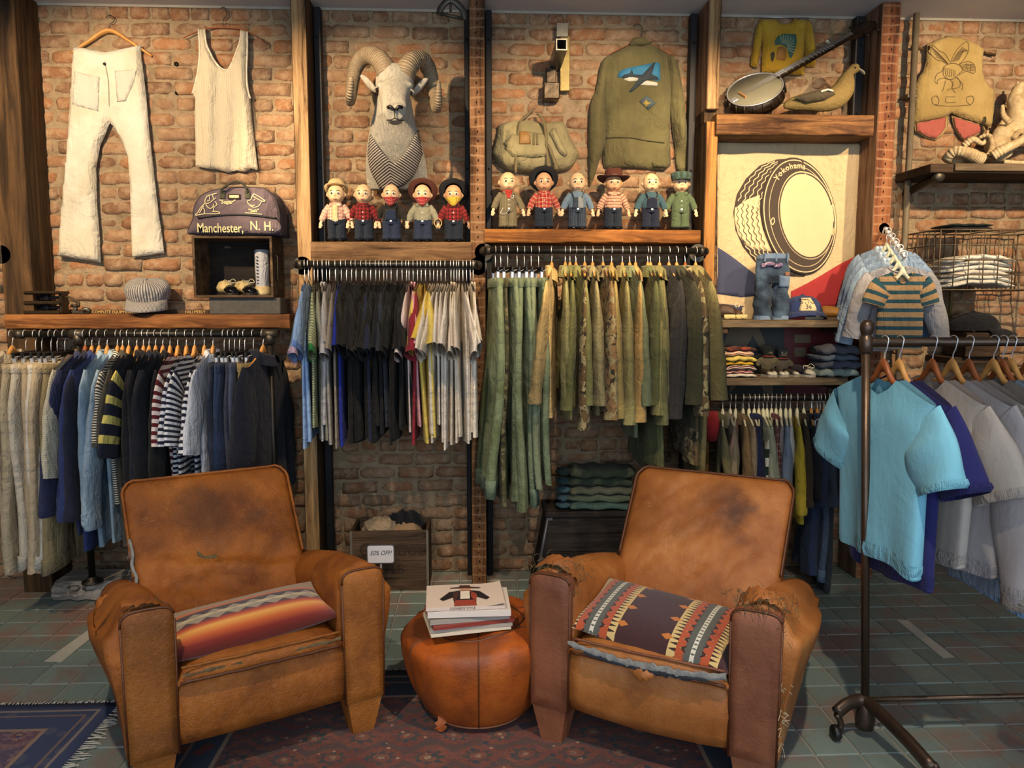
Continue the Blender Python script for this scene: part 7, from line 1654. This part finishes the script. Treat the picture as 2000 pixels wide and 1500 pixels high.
# ---------------------------------------------------------------- tyre banner
YBN = 4.165
def nq(x, y): return (1400+x/4.166, 280+y/4.166)
bo = np.array(P(1540, 640, YBN)); t = thing('tyre_banner', 'cream cloth banner printed with a tyre above blue and red bands', 'banner', tuple(bo))
out = [(4, -10), (250, -5), (600, -10), (900, 0), (1180, 2), (1168, 300), (1140, 700), (1130, 1000), (1090, 1420), (1070, 1500), (600, 1500), (0, 1500), (4, 700)]
fw_ = folds(44, 9, 2, .8); f2_ = folds(9, 26, 9, .4)
def bl(pts): return pxo([nq(*q) for q in pts], YBN, bo)
def sag(x, z): return fw_(x, z)+f2_(x, z)
g = puff(bl(out), .012, .018, sag, edge=.02); sheet = g.build('cloth', cloth('#c2ac88', .06, scale=4), t)
INKB, CRM, NAVY, REDP = plain('faded_black_print', '#40352e', .9, 0, .12, 0), plain('cream_cloth_print', '#c8b48e', .9, 0, .05, 0), plain('faded_navy_print', '#383d58', .9, 0, .12, 0), plain('faded_red_print', '#94272a', .9, 0, .1, 0)
lay = [0]
def bdec(nm, pts, m_, n=0):
    lay[0] += 1; q = bl(outline(pts, n)); g = puff(q, .0004, .022, edge=.002); g.bend(lambda A: A*np.array([1, .05, 1])); return drape(g.build(nm, m_, t), [sheet], .0012+.0005*lay[0])
def bline(nm, lines, w_, m_, n=24):
    lay[0] += 1; g = G()
    for ln in lines: c = curve([(*bl([q])[0], 0) for q in ln], n); ribbon(g, c[:, :2], w_, y=0)
    return drape(g.build(nm, m_, t), [sheet], .0012+.0005*lay[0])
def E_(cx, cy, rx_, ry, tl, n=60, a0=0, a1=2*pi): return [(cx+rx_*math.cos(a)*math.cos(tl)-ry*math.sin(a)*math.sin(tl), cy+rx_*math.cos(a)*math.sin(tl)+ry*math.sin(a)*math.cos(tl)) for a in np.linspace(a0, a1, n, endpoint=abs(a1-a0) < 6.2)]
bdec('blue_band', [(2, 842), (100, 905), (200, 980), (300, 1062), (380, 1130), (330, 1240), (200, 1252), (2, 1225)], NAVY); bdec('blue_stripe', [(2, 1300), (220, 1325), (180, 1390), (2, 1370)], NAVY)
bdec('red_band', [(1126, 918), (1000, 980), (850, 1070), (720, 1140), (590, 1205), (590, 1450), (700, 1440), (860, 1340), (960, 1320), (1085, 1330), (1110, 1120)], REDP)
bdec('tyre_tread', [(610, 124), (470, 138), (330, 190), (230, 290), (160, 420), (133, 560), (150, 700), (210, 840), (300, 960), (430, 1045), (560, 1082), (700, 1086), (760, 1000), (600, 600)], INKB)
bdec('tread_highlight', [(145, 525), (240, 460), (335, 425), (335, 560), (360, 700), (430, 885), (320, 868), (230, 830), (170, 740), (140, 620)], CRM)
for k in range(5):
    f_ = (k+.8)/5.6; base_ = [np.array(q)+(np.array(r_)-np.array(q))*f_ for q, r_ in zip([(440, 145), (320, 200), (225, 300), (158, 430), (136, 560), (152, 700), (212, 840), (300, 960), (420, 1040)], [(560, 170), (450, 280), (390, 400), (350, 520), (345, 600), (360, 720), (400, 840), (460, 950), (540, 1040)])]
    c = curve([(*q, 0) for q in base_], 90)[:, :2]; c[:, 0] += 7*np.sin(np.arange(90)*1.2)
    i0, i1 = 36, 66
    bline('tread_groove', [c[:i0+1]], .0045, CRM, 70); bline('tread_groove', [c[i1:]], .0045, CRM, 60); bline('tread_line', [c[i0:i1+1]], .0035, INKB, 60)
tl = R(-9); bdec('tyre_sidewall', E_(655, 595, 306, 478, tl), INKB)
for kk, w_ in ((.955, .0055), (.86, .003)): bline('sidewall_ring', [E_(655+(1-kk)*120, 595, 306*kk, 478*kk, tl, 80)+[E_(655+(1-kk)*120, 595, 306*kk, 478*kk, tl, 80)[0]]], w_, CRM, 160)
bdec('tyre_centre', E_(715, 590, 236, 362, tl), CRM); bline('centre_ring', [E_(715, 590, 224, 345, tl, 80)+[E_(715, 590, 224, 345, tl, 80)[0]]], .0075, INKB, 160)
lay[0] += 2
for ch, (x, y), a in zip('Yokohama', [(468, 292), (492, 256), (521, 228), (553, 208), (588, 195), (622, 188), (662, 187), (700, 194)], [52, 44, 36, 28, 20, 10, 2, -8]):
    q = bl([(x, y)])[0]; o_ = text('letter', ch, .046, CRM, t, (0, 0, 0), (0, 0, 0), ext=.0001, bold=.0009, sx=.85); o_.data.transform(Matrix.Translation((q[0], 0, q[1]))@Matrix.Rotation(R(-a), 4, 'Y')@Matrix.Rotation(pi/2, 4, 'X')); drape(o_, [sheet], .0012+.0005*lay[0])
bline('maker_mark', [[(415, 640), (435, 612), (446, 640), (428, 668), (415, 640)]], .005, CRM)

# ---------------------------------------------------------------- shelves under the banner, letter sign behind
def plank(label, xa, xb, ya, yb, Yf, mat=M_GREYWOOD, yback=4.15):
    a = P(xa, ya, Yf); b = P(xb, yb, Yf); zt = P((xa+xb)/2, ya, Yf)[2]; zb_ = P((xa+xb)/2, yb, Yf)[2]; L_ = b[0]-a[0]
    t = thing('shelf_plank', label, 'shelf', ((a[0]+b[0])/2, Yf, zt)); D_ = yback-Yf
    g = G(); g.box((0, D_/2, -(zt-zb_)/2), (L_, D_, zt-zb_), .003); g.build('plank', mat, t, smooth=False)
    for s in (-1, 1): g = G(); g.box((s*(L_/2-.02), D_/2, -(zt-zb_)-.015), (.03, D_*.9, .03), .002); g.build('cleat', M_DARKWOOD, t, smooth=False)
    return zt
YSH = 3.90
Z_S1 = plank('grey wooden shelf holding the small standing jeans and blue cap', 1411, 1655, 625, 640, YSH); Z_S2 = plank('grey wooden shelf holding folded clothes and stuffed toys', 1403, 1656, 738, 753, YSH)
a = P(1404, 640, 4.17); b = P(1668, 772, 4.17); t = thing('letter_sign', 'dark painted sign with huge letters behind the shelves', 'sign', ((a[0]+b[0])/2, 4.17, b[2])); so = np.array(t.location)
sw, sh_ = b[0]-a[0], a[2]-b[2]
g = G(); g.box((0, .01, sh_/2), (sw, .018, sh_), .002); g.build('panel', plain('black_green_enamel', '#1d2222', .5, 0, .2, .05), t, smooth=False)
def sq(x, y): p_ = P(1390+x/6.897, 590+y/6.895, 4.165); return (p_[0]-so[0], p_[2]-so[2])
M_LC, M_LR = plain('dirty_cream_enamel', '#6b5c46', .6, 0, .2, .1), plain('dark_red_enamel', '#5c1518', .5, 0, .2, .05)
def sfill(nm, pts, m_, y=0.0): g = G(); g.prism([sq(*q) for q in pts][::-1], -.002-y, .002-y); g.build(nm, m_, t, smooth=False)
sfill('letter_stroke', [(240, 345), (640, 345), (790, 720), (830, 1240), (700, 1240), (560, 470), (440, 640), (150, 610)], M_LC, .001)
sfill('letter_counter', [(555, 450), (690, 700), (450, 690)], plain('black_green_enamel', '#1d2222', .5), .004)
sfill('letter_stroke', [(480, 720), (860, 720), (850, 800), (470, 800)], M_LC, .003); sfill('letter_stroke', [(240, 700), (470, 640), (440, 1000), (240, 1240)], M_LC, .002)
sfill('red_field', [(980, 345), (1860, 345), (1860, 1240), (980, 1240)], M_LR, .001)
for y0, y1, x1 in ((440, 550, 1330), (615, 735, 1270)): sfill('letter_bar', [(1115, y0), (x1, y0), (x1, y1), (1115, y1)], M_LC, .004)

# standing small jeans
p = P(1508, 626, 4.0); t = thing('small_jeans', 'small worn blue jeans standing upright on the grey shelf', 'jeans', (p[0], 4.02, Z_S1)); M_DEN = cloth('#1d2736', .25, 'faded', '#5f7894', scale=12); M_DEN2 = cloth('#5a7190', .2, 'faded', '#8ea2b8')
H_ = P(1508, 497, 4.02)[2]-Z_S1; n = 22; th = np.linspace(0, 2*pi, n, endpoint=False)
for s in (-1, 1):
    rings = []; q = np.random.RandomState(3+s).uniform(0, 6, 3)
    for v in np.linspace(0, 1, 22):
        w_ = .046*(1-.12*sm(.4, 1, v)); fo = 1+.10*np.sin(3*th+q[0]+9*v)*math.sin(pi*v)+.06*np.sin(22*v+q[1]+2*th); rings.append(np.c_[s*.046+w_*np.cos(th)*fo, .042*np.sin(th)*fo, np.full(n, H_*.62*v)])
    g = G(); g.loft(rings, True); lg = g.build('leg', M_DEN, t); g = G(); g.loft([rings[0]*np.array([1.02, 1.08, 1]), rings[0]*np.array([1.02, 1.08, 1])+np.array([0, 0, .02])]); g.build('hem_stitch', M_DEN2, lg)
rings = []
for v in np.linspace(0, 1, 14): w_ = .092-.01*sm(.2, 1, v); fo = 1+.04*np.sin(5*th+8*v); rings.append(np.c_[w_*np.cos(th)*fo, (.044+.004*v)*np.sin(th)*fo, np.full(n, H_*.56+H_*.44*v-.004*np.cos(2*th)*(v > .9))])
g = G(); g.loft(rings); g.build('seat', M_DEN, t)
g = G(); g.loft([rings[-3]*np.array([1.03, 1.06, 1]), rings[-1]*np.array([1.03, 1.06, 1]), rings[-1]*np.array([.97, .95, 1])]); wb = g.build('waistband', M_DEN2, t)
for x_ in (-.06, .0, .06): g = G(); g.box((x_, -.048, H_*.95), (.009, .006, .045), .001); g.build('belt_loop', M_DEN2, wb, smooth=False)
g = G(); g.tube(curve([(-.07, -.03, H_*.82), (-.03, -.05, H_*.85), (.0, -.052, H_*.82), (.03, -.05, H_*.84)], 16), .011, 8); g.build('floral_lining', cloth('#7d6a8c', .2, 'camo', '#b9a0b8'), t)
g = G(); g.box((.062, -.045, H_*.70), (.022, .004, .018), .001); g.build('leather_tag', plain('tan_leather_tag', '#8a5636', .6), t, smooth=False)
g = puff([(.02, H_*.5), (.075, H_*.5), (.078, H_*.66), (.02, H_*.68)], .005, .01, back=-.044); g.build('back_pocket', M_DEN2, t)
# blue cap STNS 36
p = P(1580, 625, 3.97); t, c, b = cap('blue_cap', 'blue felt cap with cream front panel lettered STNS on the shelf', 'cap', (p[0], 4.06, Z_S1+.03), 0, cloth('#2c3a66', .14), cloth('#2c3a66', .14), (.105, .085, .10), (.09, .065), R(-2), 0, dip=.02)
g = puff([(-.028, .083), (.022, .083), (.048, .012), (-.052, .012)], .002, .01, back=0.0); cp = drape(g.build('cream_panel', cloth('#c8b992', .08), t), [c], .001)
for s_, z_, sz in (('STNS', .062, .036), ('36', .034, .032)):
    o_ = text('panel_lettering', s_, sz, M_INK, t, (0, 0, 0), rot=(0, 0, 0), ext=.0002)
    for v in o_.data.vertices: v.co = Vector((v.co.x-.002, -.0, v.co.y+z_))
    drape(o_, [cp, c], .0012)
o_ = text('peak_script', 'Chow', .026, M_EYEW, b, (0, 0, 0), rot=(0, 0, 0), ext=.0002, shear=.2)
for v in o_.data.vertices: v.co = Vector((v.co.x, -.128+v.co.y*.5, -.006+v.co.y*.35))
t2 = thing('folded_pennant', 'red and white folded cloth under the blue cap', 'cloth', (p[0]-.01, 4.05, Z_S1)); g = G(); g.box((0, 0, .008), (.2, .12, .016), .005); g.build('cloth', cloth('#a03434', .1, 'vstripe', '#c8bea8', .25), t2)
p = P(1637, 625, 4.0); shoe('tan suede moccasin with fringed top at the end of the shelf', (p[0], 4.03, Z_S1), R(60), leather('orange_suede', '#a8762c', '#8a5c20', '#b98a3c'), leather('orange_suede_toe', '#b0802f', '#946624', '#c09440'), .15, .034, .062, name='moccasin', sole='#4a3420')
for i, (x, lab) in enumerate([(1425, 'left rolled cream sock at the left end of the shelf'), (1448, 'right rolled cream sock beside the small jeans')]):
    p = P(x, 622, 3.96); t = thing('rolled_sock', lab, 'sock', (p[0], 3.96, Z_S1), R(-8), 'rolled socks'); g = G(); g.tube(curve([(-.028, 0, .014), (0, 0, .0145), (.028, 0, .014)], 12), .0135, 12); g.build('roll', cloth('#c8b57e', .08), t); g = G(); g.lathe([(.0, 0), (.009, .001), (.011, .0)], 12, (-.0285, 0, .014), 'x'); g.build('rolled_end', cloth('#b09a62', .1), t)
p = P(1428, 612, 4.05); shoe('small brown leather shoe behind the rolled socks', (p[0], 4.06, Z_S1), R(70), leather('brown_shoe', '#4a3222', '#33221a', '#5c4030'), leather('brown_shoe_toe', '#503828', '#3a2a1e', '#644838'), .13, .03, .07, name='child_shoe')

# folded stack on lower shelf
zz = Z_S2; X0_ = P(1436, 735, 3.99)[0]
for i, (lab, c, kind, c2, h_) in enumerate([('white folded tee at the bottom of the small folded pile', '#cfc8b8', 'plain', None, .016), ('red striped folded tee in the small folded pile', '#8f3034', 'vstripe', '#c8beb0', .018), ('maroon and white folded tee in the small folded pile', '#5a2428', 'vstripe', '#d0c8ba', .024), ('golden folded tee in the small folded pile', '#c09a2c', 'plain', None, .02), ('pale yellow folded tee in the small folded pile', '#c8b45c', 'plain', None, .026), ('cream folded tee with a red patch near the top of the pile', '#c9bea6', 'vstripe', '#9a4a34', .026), ('dark red folded cloth on top of the small folded pile', '#4a2018', 'camo', '#8a3a2c', .02)]):
    folded(lab, (X0_+(.004*(-1)**i), 4.0, zz), .155, .17, h_, cloth(c, .1, kind, c2, .12, .4), R(2*(-1)**i), 60+i, 'small folded pile', layers=1, bow=.3); zz += h_*1.02
zz = Z_S2; X0_ = P(1626, 735, 3.99)[0]
for i, (lab, c, h_) in enumerate([('grey green folded jeans at the bottom of the denim pile', '#6a7876', .042), ('slate folded jeans second from the bottom of the denim pile', '#3a3f4c', .040), ('blue grey folded jeans third in the denim pile', '#46505f', .032), ('dark grey folded jeans on top of the denim pile', '#44454f', .048)]):
    folded(lab, (X0_-(.006*(-1)**i), 3.99, zz), .205+.01*(i < 2), .19, h_, cloth(c, .16, 'faded', '#%02x%02x%02x' % tuple(min(255, int(int(c[k:k+2], 16)*1.25)) for k in (1, 3, 5))), R(3*(-1)**i), 80+i, 'denim pile', layers=1, name='folded_jeans', bow=.08); zz += h_*1.02
# stuffed toys
M_SOCK = cloth('#55503f', .2); M_SOCK2 = cloth('#4f4a40', .2)
for i, (x, H_, lab) in enumerate([(1500, .165, 'tall old brown stuffed toy on the grey shelf'), (1528, .145, 'smaller old brown stuffed toy with white eyes')]):
    xx = P(x, 735, 4.08)[0]; t = thing('stuffed_toy', lab, 'stuffed toy', (xx, 4.09, Z_S2)); k = H_/.165; g = G(); ball(g, (0, 0, .055*k), (.04*k, .03*k, .052*k)); ball(g, (0, -.004, .13*k), (.032*k, .03*k, .036*k)); ball(g, (0, -.03*k, .12*k), (.014*k, .012*k, .011*k))
    for s in (-1, 1):
        if i == 0: ball(g, (s*.03*k, 0, .155*k), (.011*k, .007*k, .012*k))
        else: ball(g, (s*.024*k, .0, .16*k), (.009*k, .006*k, .012*k))
        g.tube(curve([(s*.03*k, 0, .09*k), (s*.056*k, -.006, .07*k), (s*.06*k, -.012, .045*k)], 8), .012*k, 8); g.tube(curve([(s*.02*k, -.01, .018*k), (s*.028*k, -.045*k, .014*k), (s*.03*k, -.07*k, .018*k)], 8), .014*k, 8)
    fuse(g, .005, 'body', [M_SOCK, M_SOCK2][i], t, 3)
    for s in (-1, 1): g = G(); ball(g, (s*.012*k, -.029*k, .137*k), (.005, .003, .005)); e = g.build('eye', M_EYEW if i else M_INK, t); g = G(); ball(g, (s*.012*k, -.0315*k, .137*k), (.0025, .0015, .0025)); g.build('pupil', M_INK, e)
    g = G(); g.tube([(.033*k*math.cos(a), .028*k*math.sin(a), .1*k) for a in np.linspace(0, 2*pi, 20)], .004, 6, False); g.build('neck_ribbon', cloth('#7d3028', .1), t)
SM_ = leather('tiny_dark_shoe', '#3a3128', '#2a231c', '#4a4034'); SW_ = plain('white_rubber_toe', '#b9b4a4', .5, 0, .1, .05)
for i, (x, rz_) in enumerate([(1500, 20), (1514, -10), (1524, 15), (1538, -15), (1549, 30)]):
    xx = P(x, 737, 3.95)[0]; shoe(['first', 'second', 'third', 'fourth', 'fifth'][i]+' tiny white toed shoe from the left before the toys', (xx, 3.965+.012*(i % 2), Z_S2), R(rz_), SM_, SW_, .085, .0165, .032, lace=False, name='baby_shoe', group='tiny shoes on the grey shelf', sole='#8f8a7c')
xx = P(1572, 735, 3.96)[0]; shoe('dark sneaker with a white toe beside the denim pile', (xx, 3.98, Z_S2), R(25), cloth('#22222a', .1), SW_, .14, .028, .05, name='sneaker', sole='#a8a498')

# ---------------------------------------------------------------- sale crate, sale sign, trunk
YK = 3.92
a = P(683, 1037, YK); b = P(838, 1150, YK); cw = b[0]-a[0]; ch = P(760, 1037, YK)[2]; t = thing('sale_crate', 'old stencilled wooden crate of clothes behind the sale sign', 'crate', ((a[0]+b[0])/2, YK, 0)); cd = .245; tk = .016
M_CR2 = wood('faded_stencilled_crate', '#6d5847', '#453629', 0)
for nm, c, s in (('front_board', (0, tk/2, ch*.75), (cw, tk, ch*.5-.002)), ('front_board', (0, tk/2, ch*.25), (cw, tk, ch*.5-.002)), ('back_board', (0, cd-tk/2, ch/2), (cw, tk, ch)), ('end_board', (-cw/2+tk/2, cd/2, ch/2), (tk, cd-2*tk, ch)), ('end_board', (cw/2-tk/2, cd/2, ch/2), (tk, cd-2*tk, ch)), ('base_board', (0, cd/2, .012), (cw-2*tk, cd-2*tk, .014))):
    g = G(); g.box(c, s, .002); g.build(nm, M_CR2, t, smooth=False)
for s in (-1, 1): g = G(); g.box((s*(cw/2-.006), -.0015, ch/2), (.012, .003, ch), .0005); g.build('metal_edge', plain('galvanised_strip', '#8a8278', .5, .6, .3), t, smooth=False)
M_STN = plain('faded_dark_stencil', '#2f231c', .9)
text('stencil', 'Cl', .10, M_STN, t, (-cw*.28, -.001, ch*.68), ext=.0004); text('stencil', 'uot', .10, M_STN, t, (cw*.27, -.001, ch*.68), ext=.0004); text('stencil', 'LB', .07, M_STN, t, (cw*.1, -.001, ch*.36), ext=.0004)
def crumple(label, loc, r_, mat, seed, group=None, name='crumpled_garment'):
    t = thing(name, label, 'clothing', loc, 0, group); q = wob(seed, 8, 26); q2 = wob(seed+1, 8, 60); rings = []
    for a in np.linspace(.02, pi-.02, 30):
        th = np.linspace(0, 2*pi, 44, endpoint=False); d_ = np.c_[np.sin(a)*np.cos(th), np.sin(a)*np.sin(th), np.full(44, math.cos(a))]; k = 1+.55*np.abs(q(d_[:, 0]*.3+d_[:, 2]*.2, d_[:, 1]*.3))+.28*np.abs(q2(d_[:, 0]*.3, d_[:, 1]*.3+d_[:, 2]*.3)); rings.append(d_*np.array(r_)*k[:, None])
    g = G(); g.loft(rings, True, True, True); g.build('cloth', mat, t); return t
cx_ = (a[0]+b[0])/2
crumple('cream crumpled shirt heaped in the sale crate', (cx_-.05, YK+.11, ch-.01), (.085, .065, .05), cloth('#a08d74', .2), 3, 'clothes in the sale crate'); crumple('black crumpled shirt heaped in the sale crate', (cx_+.07, YK+.14, ch-.005), (.085, .06, .065), cloth('#16171b', .15), 9, 'clothes in the sale crate')
crumple('tan crumpled shirt at the right of the sale crate', (cx_+.08, YK+.085, ch-.03), (.075, .04, .045), cloth('#9a7d5e', .2), 14, 'clothes in the sale crate')
YN = 3.84; a = P(716, 1064, YN); b = P(771, 1100, YN); t = thing('sale_sign', 'small white fifty percent off sign on a stand', 'sign', ((a[0]+b[0])/2, YN, 0)); w_, h_ = b[0]-a[0], a[2]-b[2]; zc = (a[2]+b[2])/2
g = G(); r_ = .012; o_ = [(sx*(w_/2-r_)+r_*math.cos(q), zc+sz*(h_/2-r_)+r_*math.sin(q)) for sx, sz, q0 in ((1, 1, 0), (-1, 1, pi/2), (-1, -1, pi), (1, -1, 3*pi/2)) for q in np.linspace(q0, q0+pi/2, 6)]
g.prism(o_[::-1], -.004, .006); g.build('frame', plain('dull_silver_frame', '#6f6e74', .4, .6, .1), t, smooth=False)
o2 = [(x*.93, zc+(z-zc)*.9) for x, z in o_]; g = G(); g.prism(o2[::-1], -.0055, -.003); cd_ = g.build('card', plain('white_card', '#d6d7e2', .6, 0, .02, 0), t, smooth=False)
text('lettering', '50% OFF!', .034, plain('thin_dark_ink', '#2c2c34', .6), cd_, (0, -.0062, zc+.006), ext=.0003, shear=.35, sx=.80)
g = G(); g.tube([(0, .004, .01), (0, .004, zc-h_/2)], .007, 10); g.build('post', plain('dull_silver_frame', '#6f6e74', .4, .6, .1), t); g = G(); g.box((.0, .004, .006), (.09, .07, .012), .003); g.build('foot', plain('white_card', '#d6d7e2', .6), t, smooth=False)
YT = 3.93; a = P(1070, 1005, YT); zt = P(1150, 1000, YT)[2]; x0b = P(1045, 1140, YT)[0]; x1 = P(1262, 1000, YT)[0]; t = thing('old_trunk', 'dark slope sided wooden trunk behind the right armchair', 'trunk', ((a[0]+x1)/2, YT, 0)); M_TRK = wood('blackened_trunk', '#46403c', '#2a2422', 0); cxm = (a[0]+x1)/2
for k in range(4):
    z0_, z1_ = zt*.96*k/4, zt*.96*(k+1)/4-.003; xl0 = x0b+(a[0]-x0b)*z0_/zt-cxm; xl1 = x0b+(a[0]-x0b)*z1_/zt-cxm; xr = x1-cxm
    g = G(); g.loft([[(xl0, 0, z0_), (xr, 0, z0_), (xr, .015, z0_), (xl0, .015, z0_)], [(xl1, 0, z1_), (xr, 0, z1_), (xr, .015, z1_), (xl1, .015, z1_)]], True, True, True); g.build('front_slat', M_TRK, t, smooth=False)
g = G(); xl = a[0]-cxm; g.loft([[(x0b-cxm, .015, 0), (x1-cxm, .015, 0), (x1-cxm, .24, 0), (x0b-cxm, .24, 0)], [(xl, .015, zt*.96), (x1-cxm, .015, zt*.96), (x1-cxm, .24, zt*.96), (xl, .24, zt*.96)]], True, True, True); g.build('case', M_TRK, t, smooth=False)
g = G(); g.box(((xl+x1-cxm)/2, .12, zt-.01), (x1-cxm-xl+.03, .27, .03), .004); g.build('lid', M_TRK, t, smooth=False)
g = G(); g.tube([(x0b-cxm, -.002, .0), (xl, -.002, zt*.93)], .009, 8); g.build('edge_strip', plain('worn_grey_metal', '#6d6c72', .45, .6, .3), t); g = G(); g.box((xl+.01, -.004, zt*.93), (.03, .006, .03), .002); g.build('corner_plate', plain('worn_grey_metal', '#6d6c72', .45), t, smooth=False)
zz = zt+.008; X0_ = P(1172, 1000, 4.0)[0]
for i, (lab, c, h_) in enumerate([('blue green folded fatigues at the bottom of the trunk pile', '#4a6058', .036), ('grey green folded fatigues second from the bottom on the trunk', '#56604e', .042), ('olive grey folded fatigues in the middle of the trunk pile', '#5a5c4c', .040), ('dark olive folded fatigues second from the top on the trunk', '#3c4436', .05), ('olive folded fatigues with a drawcord on top of the trunk pile', '#454a38', .05)]):
    t = folded(lab, (X0_+.004*(-1)**i, 4.02, zz), .34, .2, h_, cloth(c, .16, 'faded', '#%02x%02x%02x' % tuple(min(255, int(int(c[k:k+2], 16)*1.2)) for k in (1, 3, 5))), R(-4+2*(-1)**i), 90+i, 'fatigues on the trunk', layers=1, name='folded_fatigues', bow=.06); zz += h_*1.02
    if i == 4: g = G(); g.tube(curve([(-.12, -.10, .05), (-.05, -.105, .03), (.03, -.108, .022), (.09, -.105, .035), (.14, -.09, .05)], 24), .0025, 6); g.build('drawcord', cloth('#6a6a52', .1), t)
    crumple('ragged leg end hanging off the '+['bottom', 'second', 'third', 'fourth', 'topmost'][i]+' folded fatigues', (X0_-.2, 3.985+.004*i, zz-h_*.5), (.034, .045, h_*.36), cloth(['#4a6a70', '#44606a', '#4a6870', '#3c5054', '#38463e'][i], .2), 30+i, 'ragged leg ends on the trunk pile', 'fatigue_leg_end')

# ---------------------------------------------------------------- waterfall arm with small clothes
w0 = np.array(P(1727, 446, S)); w1 = np.array(P(1766, 502, 3.56)); t = thing('sloping_rail', 'chrome sloping display rail fixed to the red stud', 'display rail', tuple(w0))
g = G(); g.tube([(0, 0, 0), tuple(w1-w0)], .008, 10); g.build('rod', M_CHROME, t); g = G(); g.lathe([(.028, 0), (.028, .008), (.01, .012)], 18, (0, 0, 0), 'y'); g.build('wall_plate', M_IRON2, t)
for k in range(8): p_ = (w1-w0)*(k+.6)/8; g = G(); ball(g, p_+np.array([0, 0, .006]), (.0125, .0125, .0125)); g.build('stop_ball', M_CHROME, t)
KC = [('small faded denim work shirt', '#3f5478', .42, .36, -44), ('small light denim western shirt', '#58749c', .44, .36, -40), ('small soft blue denim shirt', '#6d88a8', .42, .36, -34), ('small grey ribbed tee', '#8d8c90', .40, .3, -22), ('teal striped tan kid tee', '#b08d64', .37, .10, -10)]
for i, (d, c, L_, sl, rz_) in enumerate(KC):
    p_ = w0+(w1-w0)*(.16+.2*i); loc = (p_[0], p_[1], p_[2]+.004); st = i == 4
    m_ = cloth('#b08d64', .06, 'stripe', '#2c4f58', .042, .42) if st else cloth(c, .16, 'faded', '#9ab0c8' if i < 3 else '#a09ea2')
    hanger('cream', .09, loc, R(rz_), 'sloping chrome rail')
    top(loc, R(rz_), d+' hung on the sloping chrome rail', 'small clothes on the sloping chrome rail', m_, L=L_, T=.022, nw=.05, nd=.05 if st else .03, slope=.36, z0=-.083, sl=sl, sang=26 if st else 18, sr=(.058, .05) if st else (.06, .042), sT=.026, seed=950+i, collar=None if (st or i == 3) else m_, cuff=m_ if i < 3 else None, hem=None, bend=.4, name='child_shirt', cat='child shirt', Wd=.105 if st else .125, fold=.008, buttons=M_EYEW if i < 3 else None)
